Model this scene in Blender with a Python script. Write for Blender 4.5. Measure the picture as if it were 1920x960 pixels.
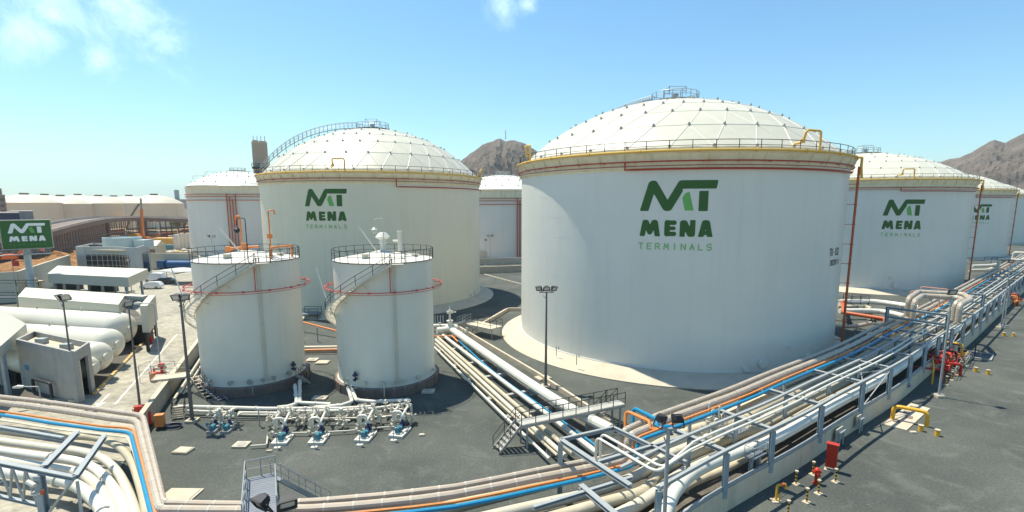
import bpy, math, random
import numpy as np
from mathutils import Vector, Matrix, noise
random.seed(7)
R_ = math.radians
sc = bpy.context.scene
for o in list(bpy.data.objects): bpy.data.objects.remove(o)

# ------------------------------------------------------------------ camera
FPX, PITCH, CAMH, CYP = 949.6, 0.14857, 19.43, 528.8
cd = bpy.data.cameras.new('camera'); cam = bpy.data.objects.new('camera', cd); sc.collection.objects.link(cam)
cam.location = (0, 0, CAMH); cam.rotation_euler = (math.pi/2 - PITCH, 0, 0)
cd.sensor_width = 36; cd.lens = FPX/1920*36; cd.shift_y = (CYP-480)/1920
cd.clip_start = .1; cd.clip_end = 30000
sc.camera = cam
# ------------------------------------------------------------------ world and sun
SUN_AZ, SUN_EL = 308.0, 67.0            # where the sun stands, degrees clockwise from +Y
w = bpy.data.worlds.new('World'); sc.world = w; w.use_nodes = True
nt = w.node_tree; bg = nt.nodes['Background']; bg.inputs['Strength'].default_value = .12
sky = nt.nodes.new('ShaderNodeTexSky'); sky.sky_type = 'NISHITA'; sky.sun_disc = False
sky.sun_elevation = R_(SUN_EL); sky.sun_rotation = R_(SUN_AZ); sky.air_density = 1.0; sky.dust_density = .5; sky.ozone_density = 1.6
def nnode(t, kind, **kw):
    n = t.nodes.new(kind)
    for k, v in kw.items():
        if k in n.inputs: n.inputs[k].default_value = v
        else: setattr(n, k, v)
    return n
# clouds of the real sky: wisps in the part of the sky above the left of the view
def math_n(t, op, a=None, b=None, c=None, clamp=False):
    n = t.nodes.new('ShaderNodeMath'); n.operation = op; n.use_clamp = clamp
    for i, v in enumerate((a, b, c)):
        if v is None: continue
        if isinstance(v, (int, float)): n.inputs[i].default_value = v
        else: t.links.new(v, n.inputs[i])
    return n.outputs[0]
tcw = nt.nodes.new('ShaderNodeTexCoord')
def wdir(px, py):
    v = Vector(((px-960)/FPX, 1, -(py-CYP)/FPX)); c, s = math.cos(PITCH), math.sin(PITCH)
    return Vector((v.x, v.y*c+v.z*s, -v.y*s+v.z*c))
def lump(px, py, rad, soft):
    d = wdir(px, py).normalized()
    n = nt.nodes.new('ShaderNodeVectorMath'); n.operation = 'DISTANCE'
    nv = nt.nodes.new('ShaderNodeVectorMath'); nv.operation = 'NORMALIZE'; nt.links.new(tcw.outputs['Generated'], nv.inputs[0])
    nt.links.new(nv.outputs[0], n.inputs[0]); n.inputs[1].default_value = d
    m = nt.nodes.new('ShaderNodeMapRange'); nt.links.new(n.outputs['Value'], m.inputs[0])
    m.inputs[1].default_value = rad; m.inputs[2].default_value = rad*soft; m.inputs[3].default_value = 0; m.inputs[4].default_value = 1
    return m.outputs[0]
mask = None
for a in ((110, 15, .10, .1), (210, 5, .12, .1), (305, 75, .085, .1), (185, 112, .055, .1), (60, 60, .10, .1), (945, 14, .055, .1), (990, 5, .04, .1), (260, 40, .09, .1)):
    l = lump(*a); mask = l if mask is None else math_n(nt, 'MAXIMUM', mask, l)
cn = nnode(nt, 'ShaderNodeTexNoise', Scale=11.0, Detail=10.0, Roughness=.7); cn.inputs['Distortion'].default_value = .35
nt.links.new(tcw.outputs['Generated'], cn.inputs['Vector'])
cloud = math_n(nt, 'MULTIPLY', math_n(nt, 'SUBTRACT', math_n(nt, 'ADD', cn.outputs[0], math_n(nt, 'MULTIPLY', mask, .28)), .635), 3.3, clamp=True)
cloud = math_n(nt, 'MULTIPLY', math_n(nt, 'MULTIPLY', cloud, mask, clamp=True), .8)
cmix = nt.nodes.new('ShaderNodeMix'); cmix.data_type = 'RGBA'
nt.links.new(cloud, cmix.inputs[0]); nt.links.new(sky.outputs[0], cmix.inputs[6]); cmix.inputs[7].default_value = (7.6, 7.9, 8.0, 1)
hs = nt.nodes.new('ShaderNodeHueSaturation'); hs.inputs['Saturation'].default_value = 1.2
tint = nt.nodes.new('ShaderNodeMix'); tint.data_type = 'RGBA'; tint.blend_type = 'MULTIPLY'; tint.inputs[0].default_value = 1; tint.inputs[7].default_value = (.82, 1.0, .96, 1)
nt.links.new(cmix.outputs[2], hs.inputs['Color']); nt.links.new(hs.outputs[0], tint.inputs[6]); nt.links.new(tint.outputs[2], bg.inputs[0])
sd = bpy.data.lights.new('sun', 'SUN'); sd.energy = 4.4; sd.angle = R_(.55); sd.color = (1, .93, .77)
sun = bpy.data.objects.new('sun', sd); sc.collection.objects.link(sun)
_d = Vector((math.sin(R_(SUN_AZ))*math.cos(R_(SUN_EL)), math.cos(R_(SUN_AZ))*math.cos(R_(SUN_EL)), math.sin(R_(SUN_EL))))
sun.rotation_euler = _d.to_track_quat('Z', 'Y').to_euler(); sun.location = (-60, 40, 90)
vs = sc.view_settings; vs.view_transform = 'Standard'; vs.look = 'None'; vs.gamma = 1; vs.use_curve_mapping = False
vs.exposure = .74
sc.render.resolution_x = 1024; sc.render.resolution_y = 512
try:
    sc.cycles.max_bounces = 6; sc.cycles.volume_bounces = 0; sc.cycles.transparent_max_bounces = 6
    sc.cycles.use_denoising = True
except Exception: pass

# ------------------------------------------------------------------ where a photograph point lies in the place
def G(px, py, z=0.0):
    d = wdir(px, py); t = (z-CAMH)/d.z
    return Vector((d.x*t, d.y*t, z))
def HZ(px, py, dist):
    d = wdir(px, py); return CAMH + dist*d.z/math.hypot(d.x, d.y)
def AT(px, py, dist):
    d = wdir(px, py); k = dist/math.hypot(d.x, d.y); return Vector((d.x*k, d.y*k, CAMH+d.z*k))
def PX(p):
    c, s = math.cos(PITCH), math.sin(PITCH); z = p[2]-CAMH
    Y = p[1]*c-z*s; Z = p[1]*s+z*c
    return 960+FPX*p[0]/Y, CYP-FPX*Z/Y

# ------------------------------------------------------------------ materials
MATS = {}
def mat(name, col, rough=.55, metal=0., var=.08, scale=1.5, bump=0., bscale=40., dirt=None, dscale=.35, damt=.0, streak=False, spec=.4):
    if name in MATS: return MATS[name]
    m = bpy.data.materials.new(name); m.use_nodes = True; t = m.node_tree; b = t.nodes['Principled BSDF']
    b.inputs['Roughness'].default_value = rough; b.inputs['Metallic'].default_value = metal
    b.inputs['Specular IOR Level'].default_value = spec
    tc = t.nodes.new('ShaderNodeTexCoord'); geo = t.nodes.new('ShaderNodeNewGeometry')
    n = nnode(t, 'ShaderNodeTexNoise', Scale=scale, Detail=6., Roughness=.6); t.links.new(geo.outputs['Position'], n.inputs['Vector'])
    mr = nnode(t, 'ShaderNodeMapRange'); t.links.new(n.outputs[0], mr.inputs[0])
    mr.inputs[1].default_value = .3; mr.inputs[2].default_value = .7; mr.inputs[3].default_value = 1-var; mr.inputs[4].default_value = 1+var
    mul = nnode(t, 'ShaderNodeMix', data_type='RGBA', blend_type='MULTIPLY'); mul.inputs[0].default_value = 1
    mul.inputs[6].default_value = (*col, 1); t.links.new(mr.outputs[0], mul.inputs[7])
    out = mul.outputs[2]
    if damt:
        mp = t.nodes.new('ShaderNodeMapping'); t.links.new(geo.outputs['Position'], mp.inputs[0])
        mp.inputs['Scale'].default_value = (1, 1, .07) if streak else (1, 1, 1)
        n2 = nnode(t, 'ShaderNodeTexNoise', Scale=dscale, Detail=8., Roughness=.65); t.links.new(mp.outputs[0], n2.inputs['Vector'])
        m2 = nnode(t, 'ShaderNodeMapRange'); t.links.new(n2.outputs[0], m2.inputs[0])
        m2.inputs[1].default_value = .5; m2.inputs[2].default_value = .75; m2.inputs[3].default_value = 0; m2.inputs[4].default_value = damt
        mx = nnode(t, 'ShaderNodeMix', data_type='RGBA'); t.links.new(m2.outputs[0], mx.inputs[0]); t.links.new(out, mx.inputs[6]); mx.inputs[7].default_value = (*dirt, 1)
        out = mx.outputs[2]
    t.links.new(out, b.inputs['Base Color'])
    if bump:
        n3 = nnode(t, 'ShaderNodeTexNoise', Scale=bscale, Detail=4.); t.links.new(geo.outputs['Position'], n3.inputs['Vector'])
        bp = nnode(t, 'ShaderNodeBump'); bp.inputs['Strength'].default_value = bump; bp.inputs['Distance'].default_value = .05
        t.links.new(n3.outputs[0], bp.inputs['Height']); t.links.new(bp.outputs[0], b.inputs['Normal'])
    MATS[name] = m; return m

rust = (.22, .13, .07)
M_SHELL = mat('tank_paint', (.66, .66, .60), .42, var=.03, scale=.12, dirt=(.52, .50, .42), dscale=.8, damt=.28, streak=True)
M_ROOF = mat('aluminium_dome', (.55, .53, .43), .45, .0, var=.05, scale=.5, dirt=(.6, .58, .5), dscale=.4, damt=.35)
M_BATTEN = mat('dome_batten', (.66, .65, .56), .4, var=.03)
M_CREAM = mat('cream_steel', (.74, .66, .46), .5, var=.06, dirt=(.45, .28, .12), dscale=1.2, damt=.4, streak=True)
M_CONC = mat('pale_concrete', (.50, .44, .34), .9, var=.1, scale=.6, bump=.2, dirt=(.4, .34, .26), dscale=.5, damt=.5)
M_WALL = mat('dike_concrete', (.46, .40, .31), .9, var=.09, scale=.5, dirt=(.3, .25, .19), dscale=.9, damt=.5, streak=True)
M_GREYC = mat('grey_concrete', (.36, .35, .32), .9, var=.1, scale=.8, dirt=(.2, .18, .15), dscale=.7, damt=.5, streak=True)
M_WHITE = mat('white_pipe_paint', (.58, .54, .44), .4, var=.07, scale=.9, dirt=(.5, .43, .3), dscale=1.1, damt=.45)
M_WHITE2 = mat('white_pipe_bright', (.66, .64, .56), .35, var=.05, scale=.7, dirt=(.55, .5, .4), dscale=1., damt=.3)
M_CREAMP = mat('cream_pipe_paint', (.50, .45, .33), .5, var=.1, scale=.8, dirt=(.4, .3, .18), dscale=1., damt=.5)
M_INSUL = mat('insulation_jacket', (.46, .39, .31), .42, .15, var=.08, scale=.9, dirt=(.4, .3, .2), dscale=1.3, damt=.4)
M_BANDI = mat('jacket_band', (.56, .52, .44), .4, .2, var=.05)
M_ORANGE = mat('orange_pipe', (.72, .24, .06), .5, var=.1, dirt=(.55, .3, .15), dscale=2, damt=.4)
M_BLUE = mat('blue_pipe', (.01, .22, .40), .42, var=.08)
M_YEL = mat('yellow_paint', (.75, .40, .03), .45, var=.1, dirt=(.4, .22, .05), dscale=2, damt=.3)
M_YRING = mat('yellow_ring', (.72, .45, .09), .5, var=.12, dirt=(.4, .2, .05), dscale=1.5, damt=.4)
M_RED = mat('red_pipe', (.40, .035, .02), .45, var=.12)
M_REDB = mat('fire_red', (.50, .03, .015), .4, var=.08)
M_RUSTO = mat('red_oxide', (.48, .10, .03), .55, var=.12, dirt=rust, dscale=1., damt=.3)
M_STEEL = mat('galvanised_steel', (.34, .36, .36), .45, .12, var=.1, dirt=(.25, .25, .25), dscale=1.5, damt=.3)
M_PAINTST = mat('grey_blue_steel', (.26, .32, .36), .45, .1, var=.1, dirt=(.4, .4, .4), dscale=1.5, damt=.4)
M_DARK = mat('dark_steel', (.035, .035, .04), .5, .2, var=.1)
M_BLACK = mat('black_rubber', (.015, .015, .016), .6)
M_POLE = mat('pole_grey', (.14, .14, .14), .5, .4, var=.1)
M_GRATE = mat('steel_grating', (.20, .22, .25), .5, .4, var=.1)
M_GLASS = mat('dark_glass', (.03, .03, .04), .08, spec=.8, var=.02)
M_LENS = mat('lamp_lens', (.5, .5, .48), .15, var=.02, spec=.8)
M_BRONZE = mat('plinth_brown', (.20, .15, .12), .8, var=.15, dirt=(.1, .07, .05), dscale=1.5, damt=.5, streak=True)
M_TEAL = mat('pump_teal', (.06, .22, .28), .4, var=.08)
M_DBLUE = mat('valve_blue', (.025, .035, .09), .4, var=.08)
M_LGREEN = mat('logo_dark_green', (.028, .105, .018), .5, var=.02)
M_LLIGHT = mat('logo_light_green', (.13, .40, .10), .5, var=.02)
M_LPALE = mat('logo_pale_green', (.22, .45, .16), .5, var=.02)
M_SIGN = mat('sign_green', (.025, .12, .022), .35, var=.02)
M_WTXT = mat('sign_white', (.85, .85, .83), .4, var=.01)
M_SIGNT = mat('sign_faint_green', (.05, .22, .05), .4, var=.01)
M_WROOF = mat('cream_roof_sheet', (.64, .61, .47), .45, var=.03, scale=.4, dirt=(.6, .55, .42), dscale=.3, damt=.25)
M_FASCIA = mat('grey_fascia', (.52, .49, .39), .6, var=.04)
M_BGREY = mat('building_cladding', (.40, .41, .39), .5, .1, var=.05, scale=.3)
M_BULLET = mat('bullet_white', (.64, .62, .52), .32, var=.03, scale=.3, dirt=(.6, .55, .4), dscale=.4, damt=.25)
M_TYRE = mat('tyre', (.02, .02, .02), .8)
M_CARW = mat('car_white', (.8, .8, .8), .2, spec=.6, var=.01)
M_CARD = mat('car_dark', (.03, .03, .035), .2, spec=.6, var=.01)
M_TRUCKB = mat('truck_blue', (.03, .10, .25), .4, var=.05)
M_EXC = mat('excavator_orange', (.75, .16, .03), .5, var=.1)
M_LEAF = mat('leaf', (.10, .085, .02), .8, var=.3, scale=2)
M_FARTANK = mat('far_tank_cream', (.66, .56, .42), .6, var=.06, scale=.05, dirt=(.5, .42, .33), dscale=.1, damt=.5, streak=True)
M_BRIDGE = mat('bridge_concrete', (.19, .15, .13), .9, var=.15, scale=.1)
M_BROAD = mat('bridge_parapet', (.50, .45, .40), .9, var=.1, scale=.1)
M_CRATE = mat('site_yellow', (.70, .44, .12), .6, var=.1)

# ------------------------------------------------------------------ mesh building
class MB:
    def __init__(s): s.v = []; s.f = []; s.m = []; s.sm = []; s.mi = 0
    def add(s, vs_, fs, smooth=False):
        b = len(s.v); s.v += [tuple(v) for v in vs_]
        for f in fs: s.f.append(tuple(i+b for i in f)); s.m.append(s.mi); s.sm.append(smooth)
    def box(s, c, sz, rz=0., ry=0., rx=0.):
        m = Matrix.Rotation(rz, 3, 'Z') @ Matrix.Rotation(ry, 3, 'Y') @ Matrix.Rotation(rx, 3, 'X'); c = Vector(c)
        vs_ = [c + m @ Vector((x*sz[0]/2, y*sz[1]/2, z*sz[2]/2)) for x in (-1, 1) for y in (-1, 1) for z in (-1, 1)]
        s.add(vs_, [(0, 1, 3, 2), (4, 6, 7, 5), (0, 4, 5, 1), (2, 3, 7, 6), (0, 2, 6, 4), (1, 5, 7, 3)])
        return s
    def beam(s, p, q, w_, h_=None):
        h_ = h_ or w_; p = Vector(p); q = Vector(q); d = q-p
        if d.length < 1e-5: return s
        d.normalize(); up = Vector((0, 0, 1)) if abs(d.z) < .95 else Vector((0, 1, 0))
        a = d.cross(up).normalized(); b = a.cross(d)
        vs_ = [o + a*x*w_/2 + b*y*h_/2 for o in (p, q) for x, y in ((-1, -1), (1, -1), (1, 1), (-1, 1))]
        s.add(vs_, [(0, 1, 2, 3), (7, 6, 5, 4), (0, 4, 5, 1), (1, 5, 6, 2), (2, 6, 7, 3), (3, 7, 4, 0)])
        return s
    def ibeam(s, p, q, w_, h_, t=.03):          # rolled I section: two flanges and a web
        p = Vector(p); q = Vector(q); d = (q-p).normalized(); up = Vector((0, 0, 1)) if abs(d.z) < .95 else Vector((0, 1, 0))
        a = d.cross(up).normalized(); b = a.cross(d)
        s.beam(p+b*(h_/2-t/2), q+b*(h_/2-t/2), w_, t); s.beam(p-b*(h_/2-t/2), q-b*(h_/2-t/2), w_, t); s.beam(p, q, t, h_-2*t-.002)
        return s
    def tube(s, pts, r, n=8, closed=False, cap=True):
        pts = [Vector(p) for p in pts]; N = len(pts)
        if N < 2: return s
        rings = []; prev = None
        for i, p in enumerate(pts):
            if closed: d = pts[(i+1) % N]-pts[i-1]
            else: d = (pts[min(i+1, N-1)]-pts[max(i-1, 0)])
            d.normalize()
            if prev is None:
                up = Vector((0, 0, 1)) if abs(d.z) < .9 else Vector((1, 0, 0)); a = d.cross(up).normalized()
            else:
                a = (prev-d*prev.dot(d)).normalized()
            prev = a; b = d.cross(a)
            rr = r[i] if isinstance(r, (list, tuple)) else r
            rings.append([p + (a*math.cos(2*math.pi*k/n)+b*math.sin(2*math.pi*k/n))*rr for k in range(n)])
        vs_ = [v for rg in rings for v in rg]; fs = []
        for i in range(N if closed else N-1):
            j = (i+1) % N
            for k in range(n):
                l = (k+1) % n; fs.append((i*n+k, i*n+l, j*n+l, j*n+k))
        if cap and not closed: fs.append(tuple(range(n-1, -1, -1))); fs.append(tuple((N-1)*n+k for k in range(n)))
        s.add(vs_, fs, n > 5)
        return s
    def cyl(s, p, q, r, n=12): return s.tube([p, q], r, n)
    def lathe(s, prof, n=48, c=(0, 0, 0), a0=0., a1=2*math.pi, smooth=True):
        full = abs(a1-a0-2*math.pi) < 1e-6; m = n if full else n+1; vs_ = []; fs = []
        for r, z in prof:
            for k in range(m):
                a = a0+(a1-a0)*k/n; vs_.append((c[0]+r*math.cos(a), c[1]+r*math.sin(a), c[2]+z))
        for i in range(len(prof)-1):
            for k in range(n):
                l = (k+1) % m; fs.append((i*m+k, i*m+l, (i+1)*m+l, (i+1)*m+k))
        s.add(vs_, fs, smooth); return s
    def prism(s, poly, z0, z1):
        n = len(poly); ar = sum(poly[i][0]*poly[(i+1) % n][1]-poly[(i+1) % n][0]*poly[i][1] for i in range(n))
        if ar < 0: poly = poly[::-1]
        vs_ = [(p[0], p[1], z0) for p in poly]+[(p[0], p[1], z1) for p in poly]
        s.add(vs_, [tuple(range(n-1, -1, -1)), tuple(range(n, 2*n))]+[(i, (i+1) % n, n+(i+1) % n, n+i) for i in range(n)]); return s
    def ball(s, c, r, nu=12, nv=8, sx=1, sy=1, sz=1):
        prof = [(r*math.sin(math.pi*i/nv), -r*math.cos(math.pi*i/nv)) for i in range(nv+1)]
        b = len(s.v); s.lathe([(max(a, 1e-4), z) for a, z in prof], nu)
        for i in range(b, len(s.v)): x, y, z = s.v[i]; s.v[i] = (c[0]+x*sx, c[1]+y*sy, c[2]+z*sz)
        return s
    def build(s, name, m, parent=None, loc=None):
        me = bpy.data.meshes.new(name); me.from_pydata(s.v, [], s.f)
        ms = m if isinstance(m, (list, tuple)) else [m]
        for x in ms: me.materials.append(x)
        me.polygons.foreach_set('material_index', s.m); me.polygons.foreach_set('use_smooth', s.sm); me.update()
        if any(s.sm): me.set_sharp_from_angle(angle=R_(28))
        o = bpy.data.objects.new(name, me); sc.collection.objects.link(o)
        if parent is not None:
            o.parent = parent
        if loc is not None: o.location = loc
        return o
def tag(o, label=None, cat=None, group=None, kind=None):
    if label: o['label'] = label
    if cat: o['category'] = cat
    if group: o['group'] = group
    if kind: o['kind'] = kind
    return o
def thing(name, label, cat, loc=(0, 0, 0), rz=0., group=None):
    o = bpy.data.objects.new(name, None); sc.collection.objects.link(o); o.empty_display_size = .3
    o.location = loc; o.rotation_euler = (0, 0, rz); return tag(o, label, cat, group)
def kids(o): return [c for c in bpy.data.objects if c.parent == o]
def dup(o, loc, rz=None, label=None, scale=None, group=None):
    def rec(x, par):
        c = x.copy(); sc.collection.objects.link(c)
        if par is not None: c.parent = par
        for ch in kids_cache(x): rec(ch, c)
        return c
    cache = {}
    for x in bpy.data.objects:
        if x.parent: cache.setdefault(x.parent.name, []).append(x)
    def kids_cache(x): return cache.get(x.name, [])
    r = rec(o, None); r.location = loc
    if rz is not None: r.rotation_euler = (0, 0, rz)
    if label: r['label'] = label
    if group: r['group'] = group
    if scale: r.scale = (scale,)*3 if isinstance(scale, (int, float)) else scale
    return r
def fillet(pts, r, n=6):
    pts = [Vector(p) for p in pts]; out = [pts[0]]
    for i in range(1, len(pts)-1):
        a, b, c = pts[i-1], pts[i], pts[i+1]; u = (a-b); v = (c-b); lu, lv = u.length, v.length
        if lu < 1e-6 or lv < 1e-6: continue
        u /= lu; v /= lv; ang = u.angle(v)
        if ang > math.pi-.05: out.append(b); continue
        d = min(r/math.tan(ang/2), lu*.48, lv*.48); p = b+u*d; q = b+v*d
        for k in range(n+1):
            t = k/n; out.append(p*(1-t)**2+b*2*t*(1-t)+q*t*t)
    out.append(pts[-1]); return out
def smoothpath(pts, step=1.2):
    pts = [Vector(p) for p in pts]; out = []
    P = [pts[0]*2-pts[1]]+pts+[pts[-1]*2-pts[-2]]
    for i in range(1, len(P)-2):
        a, b, c, d = P[i-1:i+3]; n = max(1, int((c-b).length/step))
        # centripetal enough for the gentle curves used here
        for k in range(n):
            t = k/n; out.append(.5*((2*b)+(c-a)*t+(2*a-5*b+4*c-d)*t*t+(3*b-a-3*c+d)*t**3))
    out.append(pts[-1]); return out
def bands(mb, pts, r, every, w_=.12):
    pts = [Vector(p) for p in pts]; acc = every*.5
    for a, b in zip(pts[:-1], pts[1:]):
        L = (b-a).length; d = (b-a)/max(L, 1e-6)
        while acc < L: p = a+d*acc; mb.tube([p-d*w_/2, p+d*w_/2], r, 10, cap=False); mb.tube([p-d*w_/2, p-d*w_/2+d*.002], [r, r-.03], 10, cap=False); acc += every
        acc -= L
def pipe(name, label, pts, r, m, cat='pipe', group=None, n=10, band=None, flange=None, parent=None):
    mb = MB(); mb.tube(pts, r, n)
    ms = [m]
    if band:
        mb.mi = 1; bands(mb, pts, r+.012, band); ms.append(M_BANDI); V_ = [Vector(p) for p in pts]
        for a, b, c in zip(V_[:-2], V_[1:-1], V_[2:]):
            if (b-a).length > 1e-4 and (c-b).length > 1e-4 and (b-a).angle(c-b) > .12: d = (c-a).normalized(); mb.tube([b-d*.03, b+d*.03], r+.02, 10, cap=False)
    if flange:
        acc = flange*.3; mb.mi = 0
        P_ = [Vector(p) for p in pts]
        for a, b in zip(P_[:-1], P_[1:]):
            L = (b-a).length; d = (b-a)/max(L, 1e-6)
            while acc < L: p = a+d*acc; mb.tube([p-d*.05, p+d*.05], r*1.35, 10); acc += flange
            acc -= L
    o = mb.build(name, ms, parent)
    if parent is None: tag(o, label, cat, group)
    return o
# ================================================================== SETTING
def ground_mat(name, col, col2, fine, pat, spots=.0, bumpv=.3, bdist=.04):
    m = bpy.data.materials.new(name); m.use_nodes = True; t = m.node_tree; b = t.nodes['Principled BSDF']; b.inputs['Roughness'].default_value = .95
    b.inputs['Specular IOR Level'].default_value = .2
    g = t.nodes.new('ShaderNodeNewGeometry')
    n1 = nnode(t, 'ShaderNodeTexNoise', Scale=pat, Detail=9., Roughness=.6); t.links.new(g.outputs['Position'], n1.inputs['Vector'])
    n2 = nnode(t, 'ShaderNodeTexNoise', Scale=fine, Detail=3., Roughness=.8); t.links.new(g.outputs['Position'], n2.inputs['Vector'])
    mr = nnode(t, 'ShaderNodeMapRange'); t.links.new(n1.outputs[0], mr.inputs[0]); mr.inputs[1].default_value = .38; mr.inputs[2].default_value = .66
    mx = nnode(t, 'ShaderNodeMix', data_type='RGBA'); mx.inputs[6].default_value = (*col, 1); mx.inputs[7].default_value = (*col2, 1); t.links.new(mr.outputs[0], mx.inputs[0])
    m2 = nnode(t, 'ShaderNodeMapRange'); t.links.new(n2.outputs[0], m2.inputs[0]); m2.inputs[1].default_value = .3; m2.inputs[2].default_value = .7
    m2.inputs[3].default_value = .68; m2.inputs[4].default_value = 1.32
    mul = nnode(t, 'ShaderNodeMix', data_type='RGBA', blend_type='MULTIPLY'); mul.inputs[0].default_value = 1
    t.links.new(mx.outputs[2], mul.inputs[6]); t.links.new(m2.outputs[0], mul.inputs[7]); out = mul.outputs[2]
    if spots:
        v = nnode(t, 'ShaderNodeTexVoronoi', Scale=1.3); t.links.new(g.outputs['Position'], v.inputs['Vector'])
        m3 = nnode(t, 'ShaderNodeMapRange'); t.links.new(v.outputs['Distance'], m3.inputs[0]); m3.inputs[1].default_value = .045; m3.inputs[2].default_value = .03
        m3.inputs[3].default_value = 0; m3.inputs[4].default_value = spots
        m4 = nnode(t, 'ShaderNodeMix', data_type='RGBA'); t.links.new(m3.outputs[0], m4.inputs[0]); t.links.new(out, m4.inputs[6]); m4.inputs[7].default_value = (.4, .38, .33, 1); out = m4.outputs[2]
    nd = nnode(t, 'ShaderNodeTexNoise', Scale=.35, Detail=8., Roughness=.7); nd.inputs['Distortion'].default_value = 1.2; t.links.new(g.outputs['Position'], nd.inputs['Vector'])
    md = nnode(t, 'ShaderNodeMapRange'); t.links.new(nd.outputs[0], md.inputs[0]); md.inputs[1].default_value = .52; md.inputs[2].default_value = .72; md.inputs[3].default_value = 0; md.inputs[4].default_value = .45
    mdx = nnode(t, 'ShaderNodeMix', data_type='RGBA'); t.links.new(md.outputs[0], mdx.inputs[0]); t.links.new(out, mdx.inputs[6]); mdx.inputs[7].default_value = (*[c*1.5+.02 for c in col2], 1); out = mdx.outputs[2]
    t.links.new(out, b.inputs['Base Color'])
    bp = nnode(t, 'ShaderNodeBump'); bp.inputs['Strength'].default_value = bumpv; bp.inputs['Distance'].default_value = bdist
    t.links.new(n2.outputs[0], bp.inputs['Height']); t.links.new(bp.outputs[0], b.inputs['Normal'])
    return m
GR_SAND = ground_mat('sand', (.42, .30, .19), (.30, .20, .13), 1.2, .02)
GR_GRAV = ground_mat('gravel', (.066, .074, .068), (.102, .110, .098), 6., .10, .9, 1.0)
GR_ROAD = ground_mat('concrete_paving', (.36, .335, .27), (.27, .255, .21), .7, .10, 0, .05)
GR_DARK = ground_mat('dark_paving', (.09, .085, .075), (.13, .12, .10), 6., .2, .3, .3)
GR_EARTH = ground_mat('excavated_earth', (.36, .19, .08), (.22, .11, .05), 1.0, .06, 0, .6)

def sheet(name, poly, z, m):
    mb = MB(); mb.add([(p[0], p[1], z) for p in poly], [tuple(range(len(poly)))])
    return tag(mb.build(name, m), kind='structure')
def quad_sheet(name, x0, y0, x1, y1, z, m): return sheet(name, [(x0, y0), (x1, y0), (x1, y1), (x0, y1)], z, m)
quad_sheet('ground', -9000, -300, 9000, 14000, -.06, GR_SAND)
DW0, DW1 = G(283, 792), G(383, 648)               # the foot of the dike wall beside the small tanks
DWd = (DW1-DW0).normalized()
DWf = DW0-DWd*22; DWe = DW0+DWd*95
sheet('gravel_yard', [(DWf.x, DWf.y), (-10, -20), (120, -20), (600, 330), (560, 420), (40, 200), (-14, 168), (DWe.x-30, 168), (DWe.x, DWe.y)], 0, GR_GRAV)
bw0, bw1 = G(20, 572), G(152, 517)
sheet('road', [(DWf.x, DWf.y), (DWe.x, DWe.y), (DWe.x-30, 168), (DWe.x-42, 200), (bw1.x-8, 178), (bw1.x, bw1.y), (bw0.x, bw0.y), (-150, 60), (-150, -20), (DWf.x, -20)], -.03, GR_ROAD)
# dark gravel pad of the gas bullets
pk = [G(179, 738), G(292, 618), G(232, 560), G(36, 560), (-125, 75, 0), (-80, 40, 0)]
sheet('bullet_pad', [(p[0], p[1]) for p in pk], -.01, GR_DARK)
# lane line and arrow painted on the concrete road
def paint(name, pts, w_, z=-.022):
    mb = MB()
    for a, b in zip(pts[:-1], pts[1:]):
        a = Vector((a[0], a[1], z)); b = Vector((b[0], b[1], z)); d = (b-a).normalized(); n = Vector((-d.y, d.x, 0))*w_/2
        mb.add([a-n, b-n, b+n, a+n], [(0, 1, 2, 3)])
    return tag(mb.build(name, mat('road_paint', (.72, .70, .62), .7, var=.1, dirt=(.4, .37, .3), dscale=1.5, damt=.5)), kind='structure')
paint('lane_line', [G(216, 757), G(332, 626)], .16)
paint('road_arrow', [G(205, 738), G(187, 756)], .18)
_a = G(181, 763); _d1 = (G(205, 738)-G(187, 756)).normalized(); _n = Vector((-_d1.y, _d1.x, 0))
mb = MB(); mb.add([Vector((_a.x, _a.y, -.022)), Vector((_a.x, _a.y, -.022))+_d1*1.2+_n*.45, Vector((_a.x, _a.y, -.022))+_d1*1.2-_n*.45], [(0, 1, 2)])
tag(mb.build('road_arrow', MATS['road_paint']), kind='structure')
paint('road_line', [G(0, 905), G(60, 850)], .16); paint('lane_line', [G(365, 555), G(395, 500)], .16)

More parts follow.
